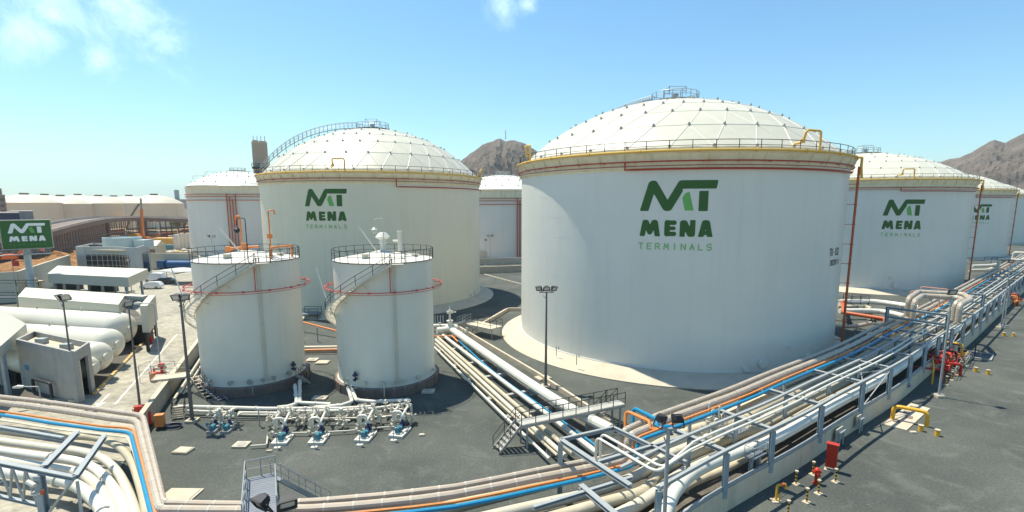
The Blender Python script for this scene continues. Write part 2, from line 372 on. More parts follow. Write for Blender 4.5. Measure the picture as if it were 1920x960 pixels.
# ------------------------------------------------------------------ mountains
M_ROCK = ground_mat('bare_rock', (.15, .115, .092), (.085, .066, .055), .035, .010, 0, 1.0, 9.)
def mountain(name, sky_, D0, seed, rows=64, stepx=2):
    xs = [p[0] for p in sky_]; ys = [p[1] for p in sky_]
    cols = np.arange(xs[0], xs[-1]+1, stepx); vs_ = []; fs = []
    for px in cols:
        y = float(np.interp(px, xs, ys)); d = wdir(px, y); az = math.atan2(d.x, d.y); Hc = max(HZ(px, y, D0)+0, 2)
        for k in range(rows):
            t = k/(rows-1); tt = t/.72
            dist = D0*(.55+.62*t)
            if tt <= 1: env = (tt**1.25)
            else: env = 1-((tt-1)/.39)**1.2
            X, Y = math.sin(az)*dist, math.cos(az)*dist
            q = Vector((X*.006+seed, Y*.006, 0)); n1 = 1-abs(noise.noise(q)*2); n2 = 1-abs(noise.noise(q*2.3)*2); n3 = 1-abs(noise.noise(q*5)*2.4); n4 = 1-abs(noise.noise(q*12)*2.4)
            sp = 1-abs(noise.noise(Vector((az*38+n3*.25, tt*1.1, seed)))*2)
            amp = math.sin(math.pi*min(max(tt, 0), 1))*.8+.04
            z = Hc*env+(Hc*.30)*amp*(n1*.45+n2*.25+sp*.65-.85)*min(1, Hc/60)+Hc*.07*(n3-.5)*min(1, env*3)*amp+Hc*.035*(n4-.5)*amp
            vs_.append((X, Y, z-1.5 if k else -6))
    for i in range(len(cols)-1):
        for k in range(rows-1):
            a = i*rows+k; fs.append((a, a+rows, a+rows+1, a+1))
    mb = MB(); mb.add(vs_, fs, False); return tag(mb.build(name, M_ROCK), kind='structure')
mountain('hill', [(790, 388), (840, 330), (868, 295), (885, 284), (905, 269), (925, 262), (938, 257), (950, 263), (965, 262), (985, 268), (1010, 285), (1060, 330), (1100, 360), (1150, 390)], 1500, 3.1)
mountain('mountain', [(1640, 388), (1700, 345), (1740, 315), (1765, 302), (1780, 297), (1800, 294), (1820, 286), (1840, 273), (1855, 265), (1865, 262), (1875, 265), (1885, 268), (1895, 262), (1910, 254), (1920, 249), (1950, 236), (2000, 215), (2060, 225), (2130, 205), (2250, 260), (2400, 388)], 2000, 8.4, rows=90)

# ================================================================== LOGO SHAPES (letters drawn as strokes, contour-filled)
def seg_d(P, a, b):
    a = np.array(a, float); b = np.array(b, float); d = b-a; t = np.clip(((P-a)@d)/max(d@d, 1e-9), 0, 1); return np.hypot(*(P-(a+t[..., None]*d)).transpose(2, 0, 1)) if P.ndim == 3 else None
def stroke(P, pts, r): return np.minimum.reduce([seg_d(P, a, b) for a, b in zip(pts[:-1], pts[1:])])-r
def boxd(P, x0, y0, x1, y1): return np.maximum.reduce([x0-P[..., 0], P[..., 0]-x1, y0-P[..., 1], P[..., 1]-y1])
def polyd(P, pts):          # convex polygon
    out = None; n = len(pts); ar = sum(pts[i][0]*pts[(i+1) % n][1]-pts[(i+1) % n][0]*pts[i][1] for i in range(n)); s = 1 if ar > 0 else -1
    for i in range(n):
        a = np.array(pts[i], float); b = np.array(pts[(i+1) % n], float); d = (b-a)/np.hypot(*(b-a)); nn = np.array([d[1], -d[0]])*s
        e = (P-a)@nn; out = e if out is None else np.maximum(out, e)
    return out
def contour(fn, x0, y0, x1, y1, st):
    nx, ny = int((x1-x0)/st)+1, int((y1-y0)/st)+1
    X, Y = np.meshgrid(x0+np.arange(nx)*st, y0+np.arange(ny)*st); D = fn(np.stack([X, Y], -1)); out = []
    for j in range(ny-1):
        for i in range(nx-1):
            c = [(i, j), (i+1, j), (i+1, j+1), (i, j+1)]; v = [D[q[1], q[0]] for q in c]
            if min(v) >= 0: continue
            poly = []
            for k in range(4):
                a, b = c[k], c[(k+1) % 4]; va, vb = v[k], v[(k+1) % 4]
                if va < 0: poly.append((x0+a[0]*st, y0+a[1]*st))
                if (va < 0) != (vb < 0): t = va/(va-vb); poly.append((x0+(a[0]+(b[0]-a[0])*t)*st, y0+(a[1]+(b[1]-a[1])*t)*st))
            if len(poly) > 2: out.append(poly)
    return out
def f_dark(P):
    m = np.maximum(stroke(P, [(17, 175), (61, 22), (68, 21), (136, 131), (146, 131), (208, 21), (212, 21), (420, 21)], 21.5), boxd(P, -5, 0, 386, 153))
    m = np.maximum(m, (P[..., 0]-386)+P[..., 1]*.16)
    m = np.maximum(m, -boxd(P, 213, 42, 400, 160)*1.0)
    return np.minimum(m, boxd(P, 295, 53, 341, 153))
def f_light(P): return polyd(P, [(213, 88), (224, 66), (247, 56), (272, 150), (228, 150)])
def f_mena(P):
    r = 13.5; y0, y1 = 198+r, 282-r
    M = stroke(P, [(15, 300), (30, y0), (38, y0), (57, y1-8), (76, y0), (84, y0), (100, 300)], r)
    M = np.maximum(M, boxd(P, -5, 190, 120, 282))
    E = np.minimum.reduce([stroke(P, [(145, y0), (180, y0)], 11.5), stroke(P, [(145, y1), (180, y1)], 11.5), stroke(P, [(146, 240), (178, 240)], 9.5), stroke(P, [(144, y0), (144, y1)], r)])
    N = stroke(P, [(221, 300), (221, y0+1), (232, y0+1), (258, y1), (271, y1), (271, 180)], r); N = np.maximum(N, boxd(P, 200, 198, 290, 282))
    A = np.minimum(stroke(P, [(309, 300), (329, y0), (343, y0), (363, 300)], r), stroke(P, [(316, 263), (356, 263)], 9.)); A = np.maximum(A, boxd(P, 290, 198, 380, 282))
    return np.minimum.reduce([M, E, N, A])
GLY = {  # unit glyphs, width 22 height 30, y down
 'T': [[(0, 0), (22, 0)], [(11, 0), (11, 30)]], 'E': [[(22, 0), (0, 0), (0, 30), (22, 30)], [(0, 15), (18, 15)]], 'R': [[(0, 30), (0, 0), (17, 0), (21, 4), (21, 12), (17, 16), (0, 16)], [(11, 16), (22, 30)]],
 'M': [[(0, 30), (3, 0), (12, 20), (21, 0), (24, 30)]], 'I': [[(11, 0), (11, 30)]], 'N': [[(0, 30), (0, 0), (22, 30), (22, 0)]], 'A': [[(0, 30), (11, 0), (22, 30)], [(4, 20), (18, 20)]], 'L': [[(0, 0), (0, 30), (20, 30)]],
 'S': [[(21, 2), (17, 0), (4, 0), (0, 4), (0, 11), (4, 15), (18, 15), (22, 19), (22, 26), (18, 30), (3, 30), (0, 28)]], 'P': [[(0, 30), (0, 0), (17, 0), (22, 5), (22, 11), (17, 16), (0, 16)]], 'K': [[(0, 0), (0, 30)], [(20, 0), (0, 17)], [(6, 13), (22, 30)]], '-': [[(4, 16), (17, 16)]],
 '1': [[(5, 6), (12, 0), (12, 30)]], '0': [[(5, 0), (17, 0), (22, 6), (22, 24), (17, 30), (5, 30), (0, 24), (0, 6), (5, 0)]], '2': [[(0, 6), (5, 0), (17, 0), (22, 6), (20, 14), (0, 30), (22, 30)]],
 '3': [[(0, 3), (5, 0), (17, 0), (22, 5), (21, 12), (15, 15), (8, 15)], [(15, 15), (22, 19), (22, 26), (17, 30), (4, 30), (0, 27)]],
 '8': [[(5, 0), (17, 0), (21, 5), (20, 11), (16, 15), (6, 15), (2, 11), (1, 5), (5, 0)], [(6, 15), (0, 20), (0, 26), (5, 30), (17, 30), (22, 26), (22, 20), (16, 15)]],
 '9': [[(2, 29), (12, 28), (21, 16), (22, 5), (17, 0), (5, 0), (0, 5), (0, 11), (5, 16), (17, 16), (21, 12)]], ' ': []}
def text_polys(s, x, y, h, w_, pitch, r, st):
    sx, sy = w_/22, h/30
    segs = [(x+i*pitch, [[(x+i*pitch+a*sx, y+b*sy) for a, b in g] for g in GLY[ch]]) for i, ch in enumerate(s)]
    out = []
    for x0, g in segs:
        if not g: continue
        fn = lambda P: np.minimum.reduce([stroke(P, q, r) for q in g])
        out += contour(fn, x0-2*r, y-2*r, x0+w_*1.15+2*r, y+h+2*r, st)
    return out
LOGO = [(contour(f_dark, -4, -2, 390, 156, 4.1)+contour(f_mena, -4, 194, 382, 286, 4.1), 0), (contour(f_light, 205, 50, 280, 156, 4.1), 1), (text_polys('TERMINALS', 3, 319, 29, 21, 43.2, 3.1, 1.9), 2)]
def wrap_polys(polys, W, H, Rr, ang, zc, scale, c=(0, 0, 0), flip=1):
    """2D shapes (y down) laid round a cylinder: centre of the shapes at angle ang and height zc."""
    vs_ = []; fs = []
    for p in polys:
        b = len(vs_)
        for x, y in p:
            a = ang+(x-W/2)*scale/Rr; vs_.append((c[0]+Rr*math.cos(a), c[1]+Rr*math.sin(a), c[2]+zc-(y-H/2)*scale))
        fs.append(tuple(range(b+len(p)-1, b-1, -1)))
    return vs_, fs
def cyl_hit(c, Rr, px, py):
    d = wdir(px, py); a = d.x**2+d.y**2; b = -2*(d.x*c[0]+d.y*c[1]); cc = c[0]**2+c[1]**2-Rr*Rr; disc = max(b*b-4*a*cc, 0)
    t = (-b-math.sqrt(disc))/(2*a); x, y, z = d.x*t, d.y*t, CAMH+d.z*t
    return math.atan2(y-c[1], x-c[0]), z

# ================================================================== BIG TANKS
TR, RZ, RR = 22.25, 25.25, 22.8
def arc(r, z, a0, a1, n): return [(r*math.cos(a0+(a1-a0)*k/n), r*math.sin(a0+(a1-a0)*k/n), z) for k in range(n+1)]
def ring_pts(r, z, n): return [(r*math.cos(2*math.pi*k/n), r*math.sin(2*math.pi*k/n), z) for k in range(n)]
def dome_net(rb, zb, H, N=30):
    Rs = (rb*rb+H*H)/(2*H); zc = zb+H-Rs; zz = lambda r: zc+math.sqrt(max(Rs*Rs-r*r, 0))
    radii = [rb, rb*.845, rb*.69, rb*.535, rb*.375, rb*.215]; cnt = [N, N, N, N, N//2, N//2]; P = []; rings = []
    for i, (r, n) in enumerate(zip(radii, cnt)):
        off = (i % 2)*.5 if n == N else (.25 if i == 4 else .75)
        ids = []
        for k in range(n):
            a = 2*math.pi*(k+off)/n; ids.append((len(P), a % (2*math.pi))); P.append((r*math.cos(a), r*math.sin(a), zz(r)))
        rings.append(sorted(ids, key=lambda q: q[1]))
    P.append((0, 0, zb+H)); apex = len(P)-1; F = []
    for A, B in zip(rings[:-1], rings[1:]):
        i = j = 0; na, nb = len(A), len(B)
        # sweep both rings by angle
        # start B at the vertex nearest A[0]
        j0 = min(range(nb), key=lambda q: abs((B[q][1]-A[0][1]+math.pi) % (2*math.pi)-math.pi)); ca = cb = 0
        angA = lambda k: A[0][1]+((A[k % na][1]-A[0][1]) % (2*math.pi) if k < na else 2*math.pi)
        base = (B[j0][1]-A[0][1]+math.pi) % (2*math.pi)-math.pi+A[0][1]
        angB = lambda k: base+((B[(j0+k) % nb][1]-B[j0][1]) % (2*math.pi) if k < nb else 2*math.pi)
        while ca < na or cb < nb:
            if cb >= nb or (ca < na and angA(ca+1) <= angB(cb+1)+1e-6): F.append((A[ca % na][0], A[(ca+1) % na][0], B[(j0+cb) % nb][0])); ca += 1
            else: F.append((A[ca % na][0], B[(j0+cb+1) % nb][0], B[(j0+cb) % nb][0])); cb += 1
    L = rings[-1]
    for k in range(len(L)): F.append((L[k][0], L[(k+1) % len(L)][0], apex))
    return P, F
_cache = {}
def dome_meshes(H):
    P, F = dome_net(21.7, 25.75, H); P = [Vector(p) for p in P]
    pan = MB(); bat = pan; nod = pan; edges = set()
    for f in F:
        a, b, c = (P[i] for i in f); ctr = (a+b+c)/3; n = (b-a).cross(c-a).normalized()
        if n.z < 0: n = -n
        m = ctr+n*.10+Vector((random.uniform(-1, 1), random.uniform(-1, 1), 0))*.05      # panels bulge a little
        pan.add([a, b, c, m], [(0, 1, 3), (1, 2, 3), (2, 0, 3)], False)
        for i, j in ((0, 1), (1, 2), (2, 0)): edges.add(tuple(sorted((f[i], f[j]))))
    pan.mi = 1
    for i, j in edges: bat.tube([P[i]-Vector((0, 0, .02)), P[j]-Vector((0, 0, .02))], .08, 6, cap=False)
    pan.mi = 2
    for p in P[:-1]:
        u = Vector((p.x, p.y, p.z+12)).normalized(); nod.tube([p, p+u*.16, p+u*.28], [.2, .16, .08], 7)
        nod.tube([p+u*.2, p+u*.36], .03, 4)
    pan.mi = 0
    pan.lathe([(21.7, 25.3), (21.7, 25.76)], 60, smooth=False)
    return pan
def railing(mb, pts, h=1.1, r=.035, every=1, mid=True, kick=False):
    pts = [Vector(p) for p in pts]; up = Vector((0, 0, h))
    mb.tube([p+up for p in pts], r, 5)
    if mid: mb.tube([p+up*.52 for p in pts], r*.8, 4)
    for p in pts[::every]: mb.tube([p, p+up], r*1.1, 4)
    return mb
M_SHELLC = mat('bounce_warmed_paint', (.68, .64, .50), .42, var=.03, scale=.12, dirt=(.55, .48, .34), dscale=.8, damt=.28, streak=True)  # same shell paint made creamier: warm bounced light mixed into the colour
def big_tank(c, label, H=9.6, logo=None, marks=None, redpipe=None, yring=True, riser=None, loops=(), walk=None, plat=1.0, manholes=(), group='large white dome-roofed storage tanks'):
    af = math.atan2(-c[1], -c[0])
    t = thing('storage_tank', label, 'storage tank', (c[0], c[1], 0), 0, group)
    mb = MB(); mb.lathe([(TR+3.0, -.02), (TR+3.0, .12), (TR+.5, .95), (TR-.5, .96)], 96); mb.build('foundation', M_CONC, t)
    mb = MB(); prof = [(TR, .9)]
    prof += [(TR, 24.3)]; mb.lathe(prof, 160)
    for k in range(1, 10): mb.lathe([(TR+.006, .9+k*2.45-.035), (TR+.014, .9+k*2.45), (TR+.006, .9+k*2.45+.035)], 96, smooth=False)
    mb.lathe([(TR+.14, .97), (TR+.14, 1.05), (TR, 1.06)], 96)
    if marks: pass
    shell = mb.build('shell', M_SHELLC if 'roof stair' in label else M_SHELL, t)
    mb = MB(); mb.lathe([(TR+.02, 23.3), (TR+.03, 23.5), (TR+.3, 23.55), (TR+.3, 23.65), (TR+.03, 23.7), (TR+.03, 24.1), (RR-.1, 25.0), (RR, 25.05), (RR, 25.2), (RR-.1, 25.2), (21.7, 25.3)], 96)
    for k in range(48):
        a = 2*math.pi*k/48; u = Vector((math.cos(a), math.sin(a), 0)); mb.beam(u*(TR+.02)+Vector((0, 0, 24.0)), u*(RR-.08)+Vector((0, 0, 24.95)), .06, .28)
    mb.build('rim_gutter', M_CREAM, t)
    if yring:
        mb = MB(); mb.tube(ring_pts(RR+.08, RZ+.02, 96), .13, 8, True)
        for k in range(24):
            a = 2*math.pi*(k+.3)/24; p = Vector(((RR+.08)*math.cos(a), (RR+.08)*math.sin(a), RZ)); tdir = Vector((-math.sin(a), math.cos(a), 0)); mb.cyl(p-tdir*.06, p+tdir*.06, .2, 8)
        mb.build('foam_ring_pipe', M_YRING, t)
    mb = MB(); railing(mb, ring_pts(RR-.25, 25.2, 60)+[ring_pts(RR-.25, 25.2, 60)[0]], 1.15, .04); mb.build('rim_railing', M_DARK, t)
    if H not in _cache: _cache[H] = dome_meshes(H).build('dome_roof', [M_ROOF, M_BATTEN, M_GREYC], t)
    else: na = _cache[H].copy(); sc.collection.objects.link(na); na.parent = t
    zt = 25.75+H
    mb = MB()
    for rr_, hh in ((3.3, 0),):
        pp = ring_pts(rr_, zt+.15, 16); railing(mb, pp+[pp[0]], 1.1, .05)
    railing(mb, [(-1.2, -1.2, zt+.9), (1.2, -1.2, zt+.9), (1.2, 1.2, zt+.9), (-1.2, 1.2, zt+.9), (-1.2, -1.2, zt+.9)], 1.1, .05)
    mb.lathe([(3.4, zt+.02), (3.4, zt+.14), (.1, zt+.15)], 24); mb.cyl((0, 0, zt), (0, 0, zt+1.2), .5)
    Rs = (21.7**2+H*H)/(2*H); zc = zt-Rs
    wa = af-math.pi*.5-.35 if walk is None else walk
    path = []
    r0 = 21.9 if walk is not None else 10
    for k in range(24):
        r = r0+(3.3-r0)*k/23; path.append(Vector((r*math.cos(wa), r*math.sin(wa), zc+math.sqrt(Rs*Rs-min(r, 21.7)**2)+.35+(.8*math.sin(math.pi*min(1, (k+1)/24)**.6) if walk is not None else 0))))
    n_ = Vector((-math.sin(wa), math.cos(wa), 0))*.55
    railing(mb, [p+n_ for p in path], 1.1, .045); railing(mb, [p-n_ for p in path], 1.1, .045)
    for a, b in zip(path[:-1], path[1:]): mb.beam(a+Vector((0, 0, -.02)), b+Vector((0, 0, -.02)), 1.0, .06)
    for p in path[::2]: mb.beam(p-Vector((0, 0, 2.0 if walk is not None else .6)), p, .1)
    mb.build('roof_walkway', M_STEEL, t)
    if redpipe:
        z1, z2, ab, ae = redpipe; mb = MB(); mb.tube(ring_pts(TR+.42, z1, 96), .075, 6, True); mb.tube(ring_pts(TR+.34, z1-.45, 96), .04, 5, True)
        mb.tube([(x, y, z1-.06) for x, y, _ in arc(TR+.42, z1, ab, ab, 1)][:1]+[(arc(TR+.42, 0, ab, ab, 1)[0][0], arc(TR+.42, 0, ab, ab, 1)[0][1], z2)]+arc(TR+.42, z2, ab, ae, 40)[1:], .1, 6)
        for k in range(40):
            a = 2*math.pi*k/40; u = Vector((math.cos(a), math.sin(a), 0)); mb.beam(u*(TR)+Vector((0, 0, z1-.1)), u*(TR+.45)+Vector((0, 0, z1-.1)), .05)
        mb.build('cooling_pipe', M_RED, t)
    if riser is not None:
        mb = MB(); rad, tan = Vector((math.cos(riser), math.sin(riser), 0)), Vector((-math.sin(riser), math.cos(riser), 0))
        p = rad*(TR+.9); mb.tube([p+Vector((0, 0, 1.5)), p+Vector((0, 0, 24.2))], .14, 8)
        mb.tube([p+tan*.5+Vector((0, 0, 1.5)), p+tan*.5+Vector((0, 0, 23.0))], .1, 6)
        for k in range(9): z = 2.5+k*2.45; mb.beam(rad*TR+Vector((0, 0, z)), rad*(TR+.9)+Vector((0, 0, z)), .07); mb.cyl(p+Vector((0, 0, z-.06)), p+Vector((0, 0, z+.06)), .2, 8)
        mb.build('riser_pipe', M_RUSTO, t)
        mb = MB(); mb.tube(fillet([p+Vector((0, 0, 22.8))+rad*.35, rad*(RR+.55)+Vector((0, 0, 24.2)), rad*(RR+.55)+Vector((0, 0, 25.3)), rad*(RR+.1)+Vector((0, 0, 25.3))], .4), .15, 8); mb.build('foam_riser', M_YRING, t)
    for la in loops:          # foam chamber goose-necks on the rim
        rad, tan = Vector((math.cos(la), math.sin(la), 0)), Vector((-math.sin(la), math.cos(la), 0)); q = rad*(RR+.05)
        mb = MB(); mb.tube(fillet([q+tan*1.1+Vector((0, 0, 25.3)), q+tan*1.1+Vector((0, 0, 27.4)), q-tan*1.0+Vector((0, 0, 27.4)), q-tan*1.0-rad*.4+Vector((0, 0, 26.2)), q-tan*1.5-rad*1.1+Vector((0, 0, 26.0))], .35), .13, 8)
        mb.cyl(q-tan*1.0-rad*.4+Vector((0, 0, 26.1)), q-tan*1.0-rad*.4+Vector((0, 0, 26.5)), .24); mb.build('foam_gooseneck', M_YRING, t)
    for (ma, mz, mr_) in manholes:
        rad = Vector((math.cos(ma), math.sin(ma), 0)); p = rad*(TR)+Vector((0, 0, mz)); mb = MB()
        mb.cyl(p-rad*.3, p+rad*.22, mr_*.8, 16); mb.cyl(p+rad*.22, p+rad*.3, mr_, 18); mb.cyl(p+rad*.3, p+rad*.36, mr_*.95, 18)
        for k in range(10): a = k*math.pi/5; q = p+Vector((0, 0, math.sin(a)*mr_*.85))+Vector((-math.sin(ma), math.cos(ma), 0))*math.cos(a)*mr_*.85; mb.cyl(q+rad*.36, q+rad*.41, .04, 5)
        mb.build('manhole', M_SHELL, t)
    if logo:
        (x0, y0, x1, y1) = logo; a0, _ = cyl_hit(c, TR, x0, (y0+y1)/2); a1, _ = cyl_hit(c, TR, x1, (y0+y1)/2); _, zt_ = cyl_hit(c, TR, (x0+x1)/2, y0); _, zb_ = cyl_hit(c, TR, (x0+x1)/2, y1)
        da = (a1-a0+math.pi) % (2*math.pi)-math.pi; sxy = (zt_-zb_)/348; Rw = TR+.02
        mb = MB(); sx = da*Rw/385
        for polys, mi in LOGO:
            mb.mi = mi; vs_ = []; fs = []
            for p in polys:
                b = len(vs_)
                for x, y in p: a = (a0+da/2)+(x-192.5)*sx/Rw; vs_.append((Rw*math.cos(a), Rw*math.sin(a), (zt_+zb_)/2-(y-174)*sxy))
                fs.append(tuple(range(b+len(p)-1, b-1, -1)))
            mb.add(vs_, fs, True)
        mb.build('logo', [M_LGREEN, M_LLIGHT, M_LPALE], t)
    if marks:
        mb = MB()
        for s, px, y0, y1, x0, x1 in marks:
            a0, _ = cyl_hit(c, TR, x0, y0); a1, _ = cyl_hit(c, TR, x1, y0); _, z0 = cyl_hit(c, TR, px, y0); _, z1 = cyl_hit(c, TR, px, y1)
            polys = text_polys(s, 0, 0, 30, 20, 28, 3.0, 1.8); W = 28*len(s)-6; sx = ((a1-a0+math.pi) % (2*math.pi)-math.pi)*TR/W; vs_ = []; fs = []
            for p in polys:
                b = len(vs_)
                for x, y in p: a = a0+x*sx/TR; vs_.append(((TR+.02)*math.cos(a), (TR+.02)*math.sin(a), z0-(y/30)*(z0-z1)))
                fs.append(tuple(range(b+len(p)-1, b-1, -1)))
            mb.add(vs_, fs, True)
        mb.build('tank_number', M_DARK, t)
    return t
T = [(23.7, 76.86), (-29.36, 110.29), (90.63, 133.6), (171.96, 207.28)]
A_ = lambda i, px, py: cyl_hit(T[i], TR+.4, px, py)
z1, z2 = A_(0, 1290, 301)[1], A_(0, 1290, 316)[1]
big_tank(T[0], 'nearest and largest white storage tank with a big green logo and number TK-102', 8.6, (1199, 338, 1343, 468),
  [('TK-102', 1565, 466, 478, 1556.5, 1572.5), ('38290 M', 1565, 487, 496, 1556.5, 1572)], (z1, z2, A_(0, 1172, 303)[0], A_(0, 1587, 320)[0]+.1), riser=A_(0, 1584, 450)[0]+.10,
  loops=(A_(0, 1004, 280)[0]-.10, A_(0, 1521, 266)[0]), manholes=((A_(0, 1433, 692)[0], 2.0, .62), (A_(0, 1401, 702)[0], 1.5, .42), (A_(0, 1519, 665)[0], 2.2, .35), (A_(0, 1482, 664)[0], 3.6, .14)))
z1, z2 = A_(1, 700, 334)[1], A_(1, 745, 350)[1]
big_tank(T[1], 'large storage tank with green logo behind the two small tanks, roof stair on its left', 9.6, (572, 354, 652, 428), None, (z1, z2, A_(1, 743, 338)[0], A_(1, 903, 355)[0]+.1),
  loops=(A_(1, 634, 302)[0], A_(1, 905, 325)[0]+.12), walk=math.atan2(-T[1][1], -T[1][0])-math.pi/2+.06, manholes=((A_(1, 893, 548)[0], 1.8, .45), (A_(1, 885, 552)[0], 1.6, .3)))
z1, z2 = A_(2, 1690, 351)[1], A_(2, 1700, 358)[1]
big_tank(T[2], 'middle storage tank of the right row, whole green logo showing right of tank TK-102', 7.0, (1654, 374, 1731, 443), None, (z1, z2, A_(2, 1690, 350)[0], A_(2, 1822, 360)[0]+.1),
  riser=A_(2, 1819, 450)[0]+.08, loops=(A_(2, 1702, 330)[0],), manholes=((A_(2, 1678, 546)[0], 2.0, .6), (A_(2, 1668, 540)[0], 3.6, .15)))
z1, z2 = A_(3, 1850, 366)[1], A_(3, 1850, 370)[1]
big_tank(T[3], 'third storage tank of the right row, its logo partly hidden by the tank in front', 7.0, (1812, 383, 1858, 419), None, (z1, z2, A_(3, 1830, 366)[0], A_(3, 1896, 370)[0]+.1), riser=A_(3, 1894, 430)[0]+.06, loops=(A_(3, 1834, 352)[0],))
big_tank((T[3][0]+(T[3][0]-T[2][0])*1.0, T[3][1]+(T[3][1]-T[2][1])*1.0), 'farthest storage tank of the right row, at the right edge of the photo', 7.0)

def back_tank(c, Rb, zr, H, label, riser_px, n_ris):
    af = math.atan2(-c[1], -c[0]); t = thing('storage_tank', label, 'storage tank', (c[0], c[1], 0), 0, 'plain tanks with red riser pipes behind the logo tanks')
    mb = MB(); mb.lathe([(Rb+2.5, 0), (Rb+.4, .8), (Rb-.4, .8)], 64); mb.build('foundation', M_CONC, t)
    mb = MB(); mb.lathe([(Rb, .8), (Rb, zr-3.2)], 96); mb.build('shell', M_SHELL, t)
    mb = MB(); mb.lathe([(Rb, zr-3.2), (Rb+.15, zr-3.1), (Rb+.1, zr-2.9), (Rb+.08, zr-.6), (Rb+.3, zr-.45), (Rb+.3, zr), (Rb-.3, zr+.05)], 96); mb.build('rim_band', M_CREAM, t)
    pan = MB(); Rs = (Rb*Rb+H*H)/(2*H); prof = []; 
    for k in range(10): r = (Rb-.3)*(1-k/9)+.01; prof.append((r, zr+.05+H-Rs+math.sqrt(Rs*Rs-r*r)))
    pan.lathe(prof, 30, smooth=False); pan.mi = 1
    for j, (r, z) in enumerate(prof[1:8:2]):
        for k in range(20): a = 2*math.pi*(k+.5*(j % 2))/20; pan.tube([(r*math.cos(a), r*math.sin(a), z-.05), (r*math.cos(a), r*math.sin(a), z+.3)], .2, 5)
    pan.build('dome_roof', [M_BATTEN, M_GREYC], t)
    mb = MB(); 
    for r, z in ((Rb*.62, prof[4][1]), (Rb*.85, prof[2][1])):
        pp = arc(r, z+.2, af-1.7, af+1.2, 20); railing(mb, pp, 1.0, .05, 2, False)
    pp = ring_pts(3, prof[-1][1]+.1, 12); railing(mb, pp+[pp[0]], 1.2, .06); mb.lathe([(3, prof[-1][1]), (3, prof[-1][1]+.3), (.1, prof[-1][1]+.3)], 16)
    mb.build('roof_railing', M_STEEL, t)
    mb = MB(); a_r, _ = cyl_hit(c, Rb+.5, riser_px, 420)
    for z in (zr-3.0, zr-3.9, zr-5.2): mb.tube(ring_pts(Rb+.4, z, 80), .13, 6, True)
    mb.build('cooling_pipe', M_RUSTO, t)
    for k in range(n_ris):
        a = a_r+(k-(n_ris-1)/2)*.95/Rb; rad = Vector((math.cos(a), math.sin(a), 0)); mb = MB(); mb.cyl(rad*(Rb+.6)+Vector((0, 0, .3)), rad*(Rb+.6)+Vector((0, 0, zr-2.8-(k % 3))), .2, 8)
        for q in range(6): z = 2+q*3.3; mb.beam(rad*Rb+Vector((0, 0, z)), rad*(Rb+.6)+Vector((0, 0, z)), .1)
        mb.build('riser_pipe', M_RUSTO, t)
    return t
def polar(px, D): d = wdir(px, 400); a = math.atan2(d.x, d.y); return (math.sin(a)*D, math.cos(a)*D)
back_tank(polar(452, 240), 18.8, HZ(437, 349, 221), 6.6, 'storage tank with four red riser pipes at the far left, behind the first small tank', 437, 4)
back_tank(polar(943, 208), 22.25, HZ(940, 356, 186), 6.4, 'storage tank with red risers seen in the gap between the two largest logo tanks', 977, 4)
# ------------------------------------------------------------------ haze: the pale air far things fade into
def make_haze(x0, x1, y0, y1, z0, z1, dens):
    mb = MB(); mb.box(((x0+x1)/2, (y0+y1)/2, (z0+z1)/2), (x1-x0, y1-y0, z1-z0)); m = bpy.data.materials.new('haze_air'); m.use_nodes = True; t = m.node_tree
    for n in list(t.nodes):
        if n.type == 'BSDF_PRINCIPLED': t.nodes.remove(n)
    v = t.nodes.new('ShaderNodeVolumePrincipled'); v.inputs['Color'].default_value = (.75, .92, .95, 1); v.inputs['Density'].default_value = dens; v.inputs['Anisotropy'].default_value = .2
    t.links.new(v.outputs[0], t.nodes['Material Output'].inputs['Volume'])
    return tag(mb.build('haze', m), 'thin pale haze filling the air over the whole terminal', kind='stuff')
make_haze(-9100, 9100, -400, 14100, -8, 520, .00010)
